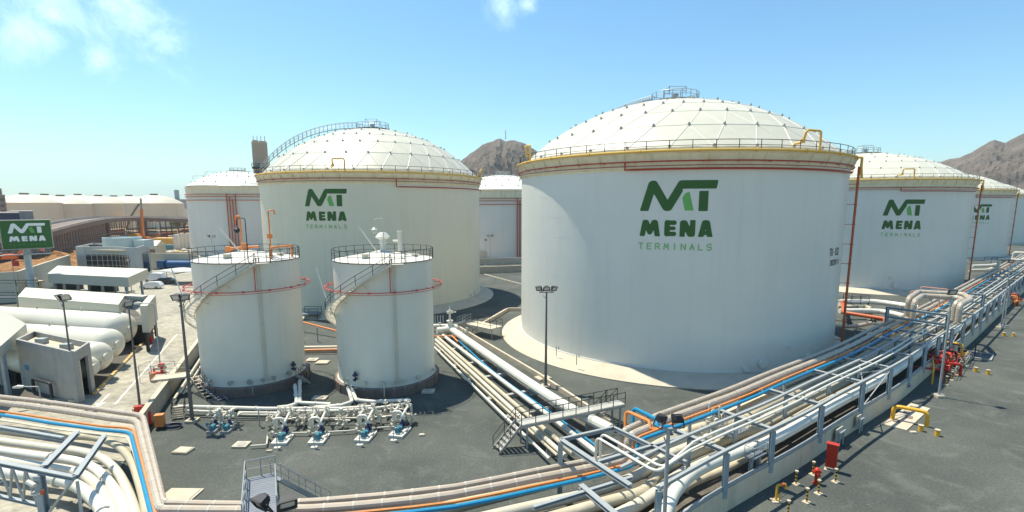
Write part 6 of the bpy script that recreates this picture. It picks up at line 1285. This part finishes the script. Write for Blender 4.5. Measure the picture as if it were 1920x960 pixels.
# cars and trucks
def car(c, rz, m, label, suv=False, name='parked_car', L=4.4, Wd=1.85, H=1.5):
    t = thing(name, label, 'car', (c[0], c[1], -.03), rz)
    prof = [(-L/2, .45), (-L/2, .8), (-L*.46, .95), (-L*.30, 1.0), (-L*.17, H-.05), (L*.22, H), (L*.40, 1.05 if not suv else H-.1), (L*.49, .95), (L/2, .55), (L*.48, .35), (-L*.47, .3)]
    mb = MB(); n = len(prof); inset = lambda z: Wd/2-(.16 if z > 1.1 else 0)
    mb.add([(x, -inset(z), z) for x, z in prof]+[(x, inset(z), z) for x, z in prof], [tuple(range(n)), tuple(range(2*n-1, n-1, -1))]+[(i, n+i, n+(i+1) % n, (i+1) % n) for i in range(n)]); mb.build('body', m, t)
    mb = MB()
    for s in (-1, 1): y = s*(Wd/2-.06); mb.add([(-L*.24, y, 1.04), (-L*.15, y-s*.085, H-.12), (L*.2, y-s*.085, H-.1), (L*.34, y, 1.05)], [(0, 1, 2, 3) if s > 0 else (3, 2, 1, 0)])
    mb.add([(-L*.285, -.75, 1.03), (-L*.285, .75, 1.03), (-L*.185, .66, H-.1), (-L*.185, -.66, H-.1)], [(0, 1, 2, 3)]); o = mb.build('windows', M_GLASS, t); o.location = (0, 0, .01)
    for x in (-L*.3, L*.3):
        for s in (-1, 1):
            w_ = MB().cyl((x, s*(Wd/2-.2), .33), (x, s*(Wd/2+.02), .33), .33, 18).build('wheel', M_TYRE, t); MB().cyl((x, s*(Wd/2+.0), .33), (x, s*(Wd/2+.03), .33), .19, 12).build('rim', M_STEEL, w_)
    for s in (-1, 1): MB().box((-L/2+.03, s*.65, .75), (.1, .3, .16)).build('headlight', M_LENS, t)
    return t
car(G(285, 541), .15, M_CARW, 'white parked car beside the shade canopy', True, L=4.6, H=1.7)
car(G(309, 531), .05, M_CARD, 'black car parked under the shade canopy', L=4.8)
car(G(291, 527), .05, M_CARW, 'white van shape just behind the white car, under the shade', True, 'parked_van', 5.0, 2.0, 2.2)
for k, (px, py, lb) in enumerate(((310, 530, 'grey fabric parking shade over the black car'), (362, 531, 'pale fabric parking shade beside the first small tank, mostly hidden by it'))):
    t = thing('parking_shade', lb, 'parking shade', G(px, py), .05); mb = MB(); n = 8
    vs_ = []
    for i in range(n+1):
        u_ = i/n; x = -4.5+9*u_
        for v_ in (0, .5, 1): vs_.append((x+v_*3, -3+6*v_, 2.6+math.sin(u_*math.pi)*.8*(1-.3*abs(v_-.5))+v_*.3))
    mb.add(vs_, [(i*3+j, (i+1)*3+j, (i+1)*3+j+1, i*3+j+1) for i in range(n) for j in range(2)], True); o = mb.build('fabric', mat('shade_fabric', (.5, .5, .47), .8), t); md = o.modifiers.new('thick', 'SOLIDIFY'); md.thickness = .04
    for x in (-4.3, 4.5): MB().cyl((x+3, 3, 0), (x+3, 3, 2.9), .09, 8).build('post', M_STEEL, t)
def truck(c, rz, label, tank=True):
    t = thing('tanker_truck', label, 'truck', (c[0], c[1], -.03), rz); MB().box((-5.2, 0, 1.9), (2.0, 2.4, 2.3)).build('cab', M_CARW if not tank else M_TRUCKB, t); o = MB().box((-6.22, 0, 2.35), (.06, 2.1, .9)).build('windscreen', M_GLASS, t)
    MB().box((0, 0, .95), (11.5, 1.0, .3)).build('chassis', M_DARK, t)
    if tank: MB().tube([(-3.6, 0, 1.9), (-3.4, 0, 1.9), (5.4, 0, 1.9), (5.6, 0, 1.9)], [1.0, 1.2, 1.2, 1.0], 16).build('tank', M_TRUCKB, t)
    else: MB().box((1.3, 0, 1.3), (9, 2.4, .35)).build('flat_bed', M_BLUE, t)
    for x in (-4.9, 2.2, 3.5, 4.8):
        for s in (-1, 1): MB().cyl((x, s*.95, .5), (x, s*1.25, .5), .5, 16).build('wheel', M_TYRE, t)
truck(G(338, 507), .0, 'dark blue tanker truck parked along the far white boundary wall'); truck(G(300, 504), .05, 'white cab truck with a low blue bed behind the parking shade', False)

# ================================================================== BEYOND THE WALL: SITE, VIADUCT, FAR TANKS
eb = [G(-40, 560), G(40, 566), G(150, 518), G(140, 500), G(300, 478), G(200, 455), G(-40, 440)]
sheet('excavated_earth', [(p.x, p.y) for p in eb], -.04, GR_EARTH)
def mound(px, py, rx, ry, h, label, seed, m=GR_EARTH, cat='earth mound', name='earth_mound'):
    c = G(px, py); mb = MB(); n = 22; vs_ = []; fs = []
    for i in range(n+1):
        for j in range(n+1):
            u_, v_ = i/n*2-1, j/n*2-1; e = max(0, 1-u_*u_-v_*v_)**.8; z = h*e*(.65+.7*noise.noise(Vector((u_*2.3+seed, v_*2.3, 0))))+.25*h*e*noise.noise(Vector((u_*7, v_*7, seed))); vs_.append((c.x+u_*rx, c.y+v_*ry, z-.1))
    for i in range(n):
        for j in range(n): a = i*(n+1)+j; fs.append((a, a+n+1, a+n+2, a+1))
    mb.add(vs_, fs); return tag(mb.build(name, m), label, cat)
for k, (px, py, rx, ry, h, lb) in enumerate(((80, 500, 16, 8, 3.5, 'orange brown earth mound right of the sign pole'), (105, 486, 18, 8, 3.0, 'streaky earth mound farther right, behind the boundary wall'), (15, 520, 12, 7, 2.5, 'light earth mound at the left edge in front of the excavator'), (70, 478, 20, 9, 3, 'earth mound behind the sign pole'), (165, 470, 14, 8, 2.5, 'sandy mound behind the grey building'), (135, 480, 10, 6, 2.5, 'ochre mound left of the grey building'))): mound(px, py, rx, ry, h, lb, k*3.3)
def excavator(px, py, label, rz, s=1.0, m=M_EXC):
    t = thing('excavator', label, 'excavator', G(px, py), rz); t.scale = (s, s, s)
    for y in (-1.2, 1.2): mb = MB(); mb.tube([(-1.9, y, .5), (-1.5, y, .5), (1.5, y, .5), (1.9, y, .5)], [.35, .5, .5, .35], 10); mb.box((0, y, .5), (3.4, .55, .8)); mb.build('track', M_DARK, t)
    MB().box((-.4, 0, 1.6), (3.0, 2.4, 1.1)).build('body', m, t); MB().box((.7, .7, 2.5), (1.2, 1.0, 1.5)).build('cab', M_GLASS, t); MB().box((-1.8, 0, 1.7), (.8, 2.4, 1.2)).build('counterweight', M_DARK, t)
    mb = MB(); mb.beam((1, -.3, 1.8), (3.6, -.3, 4.6), .5, .6); mb.beam((3.6, -.3, 4.6), (5.8, -.3, 2.6), .4, .5); mb.build('boom', m, t); MB().box((5.9, -.3, 2.1), (.8, 1.0, .9)).build('bucket', M_DARK, t); return t
excavator(24, 494, 'orange excavator with raised boom just left of the sign pole', .5, 1.5); excavator(40, 492, 'second orange excavator close to the sign pole', 2.4, 1.3)
excavator(142, 463, 'red orange machine working left of the grey building roof', 1.0, 1.6, M_RUSTO); excavator(122, 443, 'small grey excavator on the far site road', .4, 1.3, M_GREYC)
# viaduct
vp = [(-60, 465, 2), (60, 450, 4), (104, 436, 6), (150, 424, 8.5), (200, 414, 9.5), (250, 411, 9.5), (300, 412, 9.5), (365, 414, 9.5)]
Dv = [250, 250, 255, 285, 330, 360, 370, 370]
vd = smoothpath([AT(x, y-3, D_) for (x, y, _), D_ in zip(vp, Dv)], 8)
t = thing('viaduct', 'long curved brown concrete road viaduct beyond the site', 'bridge', (0, 0, 0)); mb = MB(); mb2 = MB(); mb3 = MB(); Wv = 11
for a, b in zip(vd[:-1], vd[1:]):
    d = (b-a); d.z = 0; d.normalize(); n_ = Vector((-d.y, d.x, 0)); mb.beam((a+b)/2-(b-a)*.505+n_*Wv/2-Vector((0, 0, 1.0)), (a+b)/2+(b-a)*.505+n_*Wv/2-Vector((0, 0, 1.0)), Wv, 1.9)
    mb2.beam(a+n_*.15+Vector((0, 0, .5)), b+n_*.15+Vector((0, 0, .5)), .3, 1.0); mb3.beam(a+n_*(Wv-.15)+Vector((0, 0, .5)), b+n_*(Wv-.15)+Vector((0, 0, .5)), .3, 1.0)
mb.build('deck', M_BRIDGE, t); mb2.build('parapet', M_BROAD, t); mb3.build('parapet', M_BROAD, t)
acc = 0
for a, b in zip(vd[:-1], vd[1:]):
    acc += (b-a).length
    if acc > 26 and a.z > 5: acc = 0; d = (b-a).normalized(); n_ = Vector((-d.y, d.x, 0)); c = a+n_*Wv/2; MB().box((c.x, c.y, (a.z-1.9)/2), (2.2, 7, a.z-1.9), math.atan2(d.y, d.x)).build('pier', M_BRIDGE, t)
fw = MB(); rnd = random.Random(2)
for i, (a, b) in enumerate(zip(vd[:-1], vd[1:])):
    if a.z < 8.8: continue
    d = (b-a); d.z = 0; d.normalize(); n_ = Vector((-d.y, d.x, 0))
    for q_ in (0, .33, .66):
        for o_ in (.8, 4, 8): p = a.lerp(b, q_)+n_*o_; fw.beam((p.x, p.y, 0), (p.x, p.y, p.z-2), .16)
    for z in (1.5, 3.5, 5.5):
        if z < a.z-2.2: fw.beam(Vector((a.x, a.y, z))+n_*.6, Vector((b.x, b.y, z))+n_*.6, .2, .35); fw.beam(Vector((a.x, a.y, z+.8))+n_*5, Vector((b.x, b.y, z+.8))+n_*5, .2, .9)
fw.build('falsework', M_BRIDGE, t)
t2 = vd[:len(vd)//2+2]; mb = MB()
for a, b in zip(t2[:-1], t2[1:]): d = (b-a); d.z = 0; d.normalize(); n_ = Vector((-d.y, d.x, 0)); mb.beam(Vector((a.x, a.y, (a.z-2)/2))+n_*1.5, Vector((b.x, b.y, (b.z-2)/2))+n_*1.5, 1.0, max(.5, min(a.z, b.z)-2))
mb.build('embankment_wall', M_BRIDGE, t)
mb = MB(); st_ = [AT(x, y, D_) for x, y, D_ in ((100, 480, 215), (150, 458, 240), (200, 447, 290), (290, 436, 330), (370, 430, 340))]
sheet('site_road', [(p.x, p.y) for p in [G(100, 476), G(160, 455), G(215, 446), G(330, 436), G(330, 431), G(200, 440), G(140, 449), G(95, 466)]], -.02, GR_ROAD)
# far tanks
def far_tank(px, D_, R2, zr, H2, label, logo=False):
    c = polar(px, D_); t = thing('distant_tank', label, 'storage tank', (c[0], c[1], 0), 0, 'row of distant cream tanks on the left horizon'); mb = MB(); mb.lathe([(R2, 0), (R2, zr*.7), (R2+.2, zr*.7), (R2+.2, zr*.73), (R2, zr*.73), (R2, zr), (R2+.5, zr), (R2+.5, zr+.4)], 64); mb.build('shell', M_FARTANK, t)
    mb = MB(); Rs = (R2*R2+H2*H2)/(2*H2); mb.lathe([(max(R2*(1-k/9), .01), zr+.3+H2-Rs+math.sqrt(Rs*Rs-(R2*(1-k/9))**2)) for k in range(10)], 48); mb.build('dome_roof', mat('far_roof_cream', (.52, .47, .38), .6), t)
    mb = MB(); mb.lathe([(3, zr+H2+.3), (3, zr+H2+1.5), (2.8, zr+H2+1.5), (2.8, zr+H2+.3)], 12, smooth=False); mb.build('roof_rail', M_BRIDGE, t)
    af = math.atan2(-c[1], -c[0]); mb = MB()
    for k in range(14): a = af-.5-k*.055; mb.beam((math.cos(a)*(R2+.6), math.sin(a)*(R2+.6), zr-k*zr/14), (math.cos(a-.055)*(R2+.6), math.sin(a-.055)*(R2+.6), zr-(k+1)*zr/14), .9, 1.0)
    mb.build('stair', M_BRIDGE, t)
    if logo:
        mb = MB(); a0 = af-.05
        for s, xo, mi in (('EPS', 0, 0), ('OIL', 26, 1)):
            pass
        mb.mi = 0; Rw = R2+.05
        polys = text_polys('TANKS'[:0], 0, 0, 1, 1, 1, .1, .1)
        def put(polys, x0, z0, s_):
            for p in polys: mb.add([(Rw*math.cos(a0+(x0+x*s_)/Rw), Rw*math.sin(a0+(x0+x*s_)/Rw), z0-y*s_) for x, y in p], [tuple(range(len(p)-1, -1, -1))])
        put(text_polys('EPS', 0, 0, 30, 22, 28, 3, 2), -4, zr*.42, .09); mb.mi = 1
        put([[(0, 0), (60, 0), (60, 26), (0, 26)]], 4.2, zr*.41, .09); put([[(40, -12), (90, -34), (84, -12)]], 0, zr*.42, .09); mb.build('lettering', [M_RED, M_GREYC], t)
    return t
for k, (px, D_, R2, lb) in enumerate(((50, 560, 27, 'leftmost tank of the distant cream row'), (88, 620, 25, 'second tank of the distant row, half hidden'), (117, 585, 27, 'third tank of the distant row, behind the trees'), (150, 640, 26, 'fourth distant tank, seen between two others'), (188, 600, 27, 'fifth tank of the distant row with a diagonal stair'), (217, 650, 25, 'sixth distant tank, mostly hidden'), (245, 620, 26, 'seventh tank of the distant row, left of the crane'), (292, 560, 27, 'rightmost distant tank, with small lettering behind the orange crane'))):
    far_tank(px, D_, R2*.82, HZ(px, 381+(k%3)*1.0, D_-R2), 6.6+(k%2)*.8, lb, k == 7)
# far right-hand blocks, sheds and trees
def block(px0, px1, ytop, D_, depth, m, label, name='distant_building', win=None, cat='building', steps_=None):
    a = AT(px0, 400, D_); b = AT(px1, 400, D_); h = HZ((px0+px1)/2, ytop, D_); c = (a+b)/2; rz = math.atan2((b-a).y, (b-a).x); wd = math.hypot((b-a).x, (b-a).y); t = thing(name, label, cat, (c.x, c.y, 0), rz)
    MB().box((0, depth/2, h/2), (wd, depth, h)).build('walls', m, t); MB().box((0, depth/2, h+.2), (wd*1.02, depth*1.02, .4)).build('roof', M_BROAD, t)
    if win:
        mb = MB()
        for j in range(win[1]):
            for i in range(win[0]): mb.box((-wd/2+wd*(i+.5)/win[0], -.06, h*(j+.6)/(win[1]+.3)), (wd/win[0]*.5, .1, h/(win[1]+.3)*.45))
        mb.build('window_bands', M_GLASS, t)
    if steps_:
        for (u_, w_, hh) in steps_: MB().box((u_*wd, depth/2, h+hh/2), (w_*wd, depth*.7, hh)).build('upper_storey', m, t)
    return t
block(-30, 14, 366, 420, 20, mat('brown_block', (.25, .2, .19), .8, var=.05), 'dark brown concrete tower block at the left edge of the horizon', win=(3, 7), steps_=((.2, .4, 4),))
block(-40, 36, 400, 300, 25, M_DBLUE, 'blue sided shed in front of the tower block at the left edge'); block(20, 62, 397, 330, 25, M_GREYC, 'dark grey shed right of the blue one')
block(322, 372, 374, 900, 60, mat('hazy_grey_block', (.30, .34, .36), .8), 'long blue grey block on the horizon beside the far left tank', steps_=((-.25, .18, 14),)); block(318, 356, 392, 640, 20, M_WHITE2, 'low white sheds at the foot of the blue grey block')
# concrete silo tower behind the second large tank
t = block(481, 510, 268, 330, 12, mat('tower_concrete', (.42, .38, .32), .85, var=.08, dirt=(.25, .22, .18), dscale=.1, damt=.4, streak=True), 'tall grey concrete silo tower rising behind the second logo tank', 'silo_tower', steps_=((-.28, .3, 1.6), (.2, .4, 1.0)))
mb = MB(); wd = math.hypot(*(AT(510, 400, 330)-AT(481, 400, 330))[:2]); 
for x in (-.36, -.12, .12, .36): mb.box((x*wd, -.25, 30), (.35, .5, 58))
for z in (40, 44, 48, 52, 56): mb.box((0, -.3, z), (wd*.9, .3, .5))
mb.build('ribs', M_WALL, t); mb = MB(); mb.box((0, -1.2, 41), (wd*1.15, 3, 1.0)); railing(mb, [(-wd*.57, -2.7, 41.5), (0, -2.7, 41.5), (wd*.57, -2.7, 41.5)], 2, .15); mb.box((0, -.4, 38), (wd*.8, .5, 3)); mb.build('balcony', M_DARK, t)
mb = MB(); p = AT(948, 258, 1500); mb.tube([p-Vector((0, 0, 5)), p+Vector((0, 0, 22))], [1.2, .5], 4); [mb.cyl(p+Vector((-2, 0, z)), p+Vector((2, 0, z)), .6, 5) for z in (8, 14, 18)]; tag(mb.build('radio_mast', M_GREYC), 'tiny radio mast on top of the brown hill', 'mast')
# crane
cb_ = G(266, 452); t = thing('mobile_crane', 'orange mobile crane with a tall boom standing in front of the viaduct', 'crane', cb_)
MB().box((-2, 0, 1.6), (12, 3, 1.6)).build('carrier', M_ORANGE, t); MB().box((-4, 0, 3.2), (5, 2.8, 2.0)).build('cab', M_YEL, t)
for x in (-6, -3, 1, 3): MB().cyl((x, -1.6, .8), (x, 1.6, .8), .8, 12).build('wheel', M_TYRE, t)
Dc = math.hypot(cb_.x, cb_.y); htop = HZ(268, 372, Dc); hmid = HZ(267, 392, Dc); mb = MB(); mb.beam((1, 0, 2), (1.6, 0, hmid), 1.1, 1.2); mb.build('boom', M_ORANGE, t); MB().beam((1.6, 0, hmid), (1.9, 0, htop), .6, .7).build('boom_tip', M_GREYC, t)
MB().cyl((2.4, -.6, 6), (2.6, -.6, htop), .08, 4).build('hoist_cable', M_DARK, t)
# site clutter
def container(px, py, L_, Wd_, H_, rz, m, label, name='shipping_container'):
    t = thing(name, label, 'container', G(px, py), rz); mb = MB(); mb.box((0, 0, H_/2+.1), (L_, Wd_, H_))
    k = int(L_/.8)
    for i in range(k): mb.box((-L_/2+(i+.5)*L_/k, -Wd_/2-.03, H_/2+.1), (.3, .07, H_*.9))
    mb.build('body', m, t); MB().box((0, 0, H_+.14), (L_*1.01, Wd_*1.01, .08)).build('roof', m, t); return t
container(318, 462, 13, 5, 4.0, .1, M_CRATE, 'yellow ochre site cabin right of the crane'); 
for k in range(5): container(341+k*6.5, 466-k*.6, 2.2, 9, 6.5, .1, M_WHITE2, 'upright white container unit beside the far left tank, %s from the left' % ('first', 'second', 'third', 'fourth', 'fifth')[k], 'white_cabin')
t = thing('storage_pen', 'low walled pen with sand coloured bags in front of the ochre cabin', 'storage pen', G(325, 481), .1); mb = MB(); [mb.beam(a, b, .5, 2.2) for a, b in (((-9, -5, 1.1), (8, -5, 1.1)), ((8, -5, 1.1), (11, 5, 1.1)), ((-9, -5, 1.1), (-9, 5, 1.1)), ((-9, 5, 1.1), (11, 5, 1.1)))]; mb.build('walls', M_FASCIA, t); rnd = random.Random(4)
for k in range(26): MB().ball((rnd.uniform(-7, 7), rnd.uniform(-3.5, 3.5), 1.2+rnd.uniform(0, 1)), rnd.uniform(.8, 1.3), 8, 5, 1, 1, .7).build('sack', rnd.choice((M_CRATE, M_WHITE, M_CREAMP, M_WROOF)), t)
t = thing('storage_shed', 'pale gabled shed just behind the right end of the grey building', 'shed', G(272, 486), .1); mb = MB(); mb.box((0, 0, 2.6), (12, 6, 5.2)); mb.build('walls', M_FASCIA, t); mb = MB(); mb.add([(-6.2, -3.2, 5.2), (6.2, -3.2, 5.2), (6.2, 3.2, 5.2), (-6.2, 3.2, 5.2), (-6.2, 0, 6.9), (6.2, 0, 6.9)], [(0, 1, 5, 4), (2, 3, 4, 5), (1, 2, 5), (3, 0, 4), (3, 2, 1, 0)]); mb.build('roof', M_WROOF, t); MB().box((0, -3.05, 2.2), (11, .15, 3.4)).build('dark_front', M_BRONZE, t)
rnd = random.Random(11); names = [(M_WHITE2, 'white'), (M_CREAMP, 'cream'), (M_RUSTO, 'rust red'), (M_GREYC, 'grey'), (M_TEAL, 'teal'), (M_YEL, 'yellow'), (M_BRONZE, 'brown')]
spots = [(112, 452, 'on the road left of the grey shed roofs'), (128, 446, 'beside the far site road'), (150, 448, 'below the viaduct wall'), (170, 446, 'left of the round roof drum'), (186, 444, 'above the grey building roof'), (205, 446, 'right above the round roof drum'), (222, 441, 'under the viaduct, left of the crane'), (238, 440, 'just left of the crane boom'), (250, 446, 'at the foot of the crane'), (284, 446, 'right of the crane foot'), (292, 441, 'under the viaduct, right of the crane'), (305, 444, 'behind the ochre cabin'), (325, 438, 'far under the viaduct right part'), (345, 436, 'by the bushes under the viaduct end'), (150, 461, 'near the red orange machine'), (122, 466, 'beside the sign board edge'), (178, 456, 'just behind the left roof corner'), (294, 455, 'between the crane and the ochre cabin'), (352, 446, 'above the white cabins'), (298, 468, 'left of the low walled pen')]
for k, (px, py, w_) in enumerate(spots):
    m, cn_ = names[rnd.randrange(7)]; t = thing('site_crate', '%s load of building material %s' % (cn_, w_), 'site material', G(px, py), rnd.uniform(-.5, .8), 'loads of material scattered over the building site'); s_ = rnd.uniform(.8, 1.6)
    mb = MB(); [mb.box((rnd.uniform(-2.5, 2.5)*s_, rnd.uniform(-1.5, 1.5), .7*s_*(1+(j % 2))), (rnd.uniform(1.5, 4)*s_, 1.6, 1.3*s_), rnd.uniform(-.3, .3)) for j in range(5)]; mb.build('stack', m, t); MB().box((0, 0, .12), (6*s_, 3.4, .2)).build('pallet', M_BRONZE, t)
# trees on the left
def tree(px, py, h, wd, label, seed, m=M_LEAF, grp='trees and bushes before the distant tanks'):
    rnd = random.Random(seed); t = thing('tree', label, 'tree', G(px, py), 0, grp); mb = MB(); mb.tube([(0, 0, 0), (.1, 0, h*.3), (0, .1, h*.55)], [.35, .25, .12], 7)
    for k in range(5): a = k*1.3; mb.tube([(0, 0, h*.3), (math.cos(a)*wd*.3, math.sin(a)*wd*.3, h*.62)], [.15, .05], 5)
    mb.build('trunk', M_BRONZE, t); mb = MB(); cl = [(rnd.gauss(0, .32)*wd, rnd.gauss(0, .32)*wd, h*rnd.uniform(.35, .95), rnd.uniform(.12, .28)*wd) for _ in range(14)]
    for _ in range(900):
        cx_, cy_, cz_, r = rnd.choice(cl); v = Vector((rnd.gauss(0, 1), rnd.gauss(0, 1), rnd.gauss(0, .8))).normalized()*r*rnd.uniform(.5, 1.1); p = Vector((cx_, cy_, cz_))+v; s_ = rnd.uniform(.25, .55)*h/8
        a = Vector((rnd.gauss(0, 1), rnd.gauss(0, 1), rnd.gauss(0, 1))).normalized()*s_; b = Vector((rnd.gauss(0, 1), rnd.gauss(0, 1), rnd.gauss(0, 1))).normalized()*s_; mb.add([p-a, p+b, p+a, p-b], [(0, 1, 2, 3)])
    mb.build('crown', m, t); return t
M_OCHRE = mat('ochre_leaf', (.20, .13, .03), .8, var=.35, scale=.5)
for k, (px, py, h, wd, m, lb) in enumerate(((113, 418, 15, 9, M_LEAF, 'tallest dark tree in front of the third distant tank'), (95, 419, 9, 9, M_LEAF, 'dark bushy tree left of the tallest one'), (75, 420, 7, 8, M_OCHRE, 'ochre bush above the right corner of the green sign'), (104, 428, 7, 11, M_OCHRE, 'wide ochre bush in front of the tallest tree'), (125, 424, 6, 10, M_OCHRE, 'ochre bush right of the tallest tree'), (138, 421, 5, 9, M_OCHRE, 'small yellowish bush at the viaduct parapet'), (168, 414, 9, 7, M_LEAF, 'green tree behind the start of the viaduct'), (155, 415, 6, 7, M_LEAF, 'low green bush left of the tree behind the viaduct'), (333, 430, 7, 9, M_LEAF, 'green bush under the right end of the viaduct'), (345, 430, 6, 8, M_OCHRE, 'orange brown bush beside the green one under the viaduct'), (4, 478, 7, 7, M_LEAF, 'tree at the left edge beside the green sign'))): tree(px, py, h, wd, lb, k+2, m)

for k, (px, py, lb) in enumerate(((140, 545, 'dark skid added as shade under the left half of the loading canopy'), (205, 549, 'dark skid added as shade under the right half of the loading canopy'))):  # dark skids added to darken the space under the canopy, standing in for shade
    t = thing('added_dark_skid', lb, 'added shade filler', G(px, py), .05, 'dark skids added as shade under the canopy'); MB().box((0, 0, .2), (9, 3, .4)).build('island', M_GREYC, t); MB().box((-1, 0, 1.6), (5, 1.6, 2.4)).build('cabinet', M_DARK, t); mb = MB(); [mb.tube(fillet([(x, 0, .3), (x, 0, 3.4), (x+1.2, .4, 3.4), (x+1.2, .4, 2.2)], .3), .12, 6) for x in (-3.6, 2.0, 3.6)]; mb.build('added_arms', M_BRONZE, t)
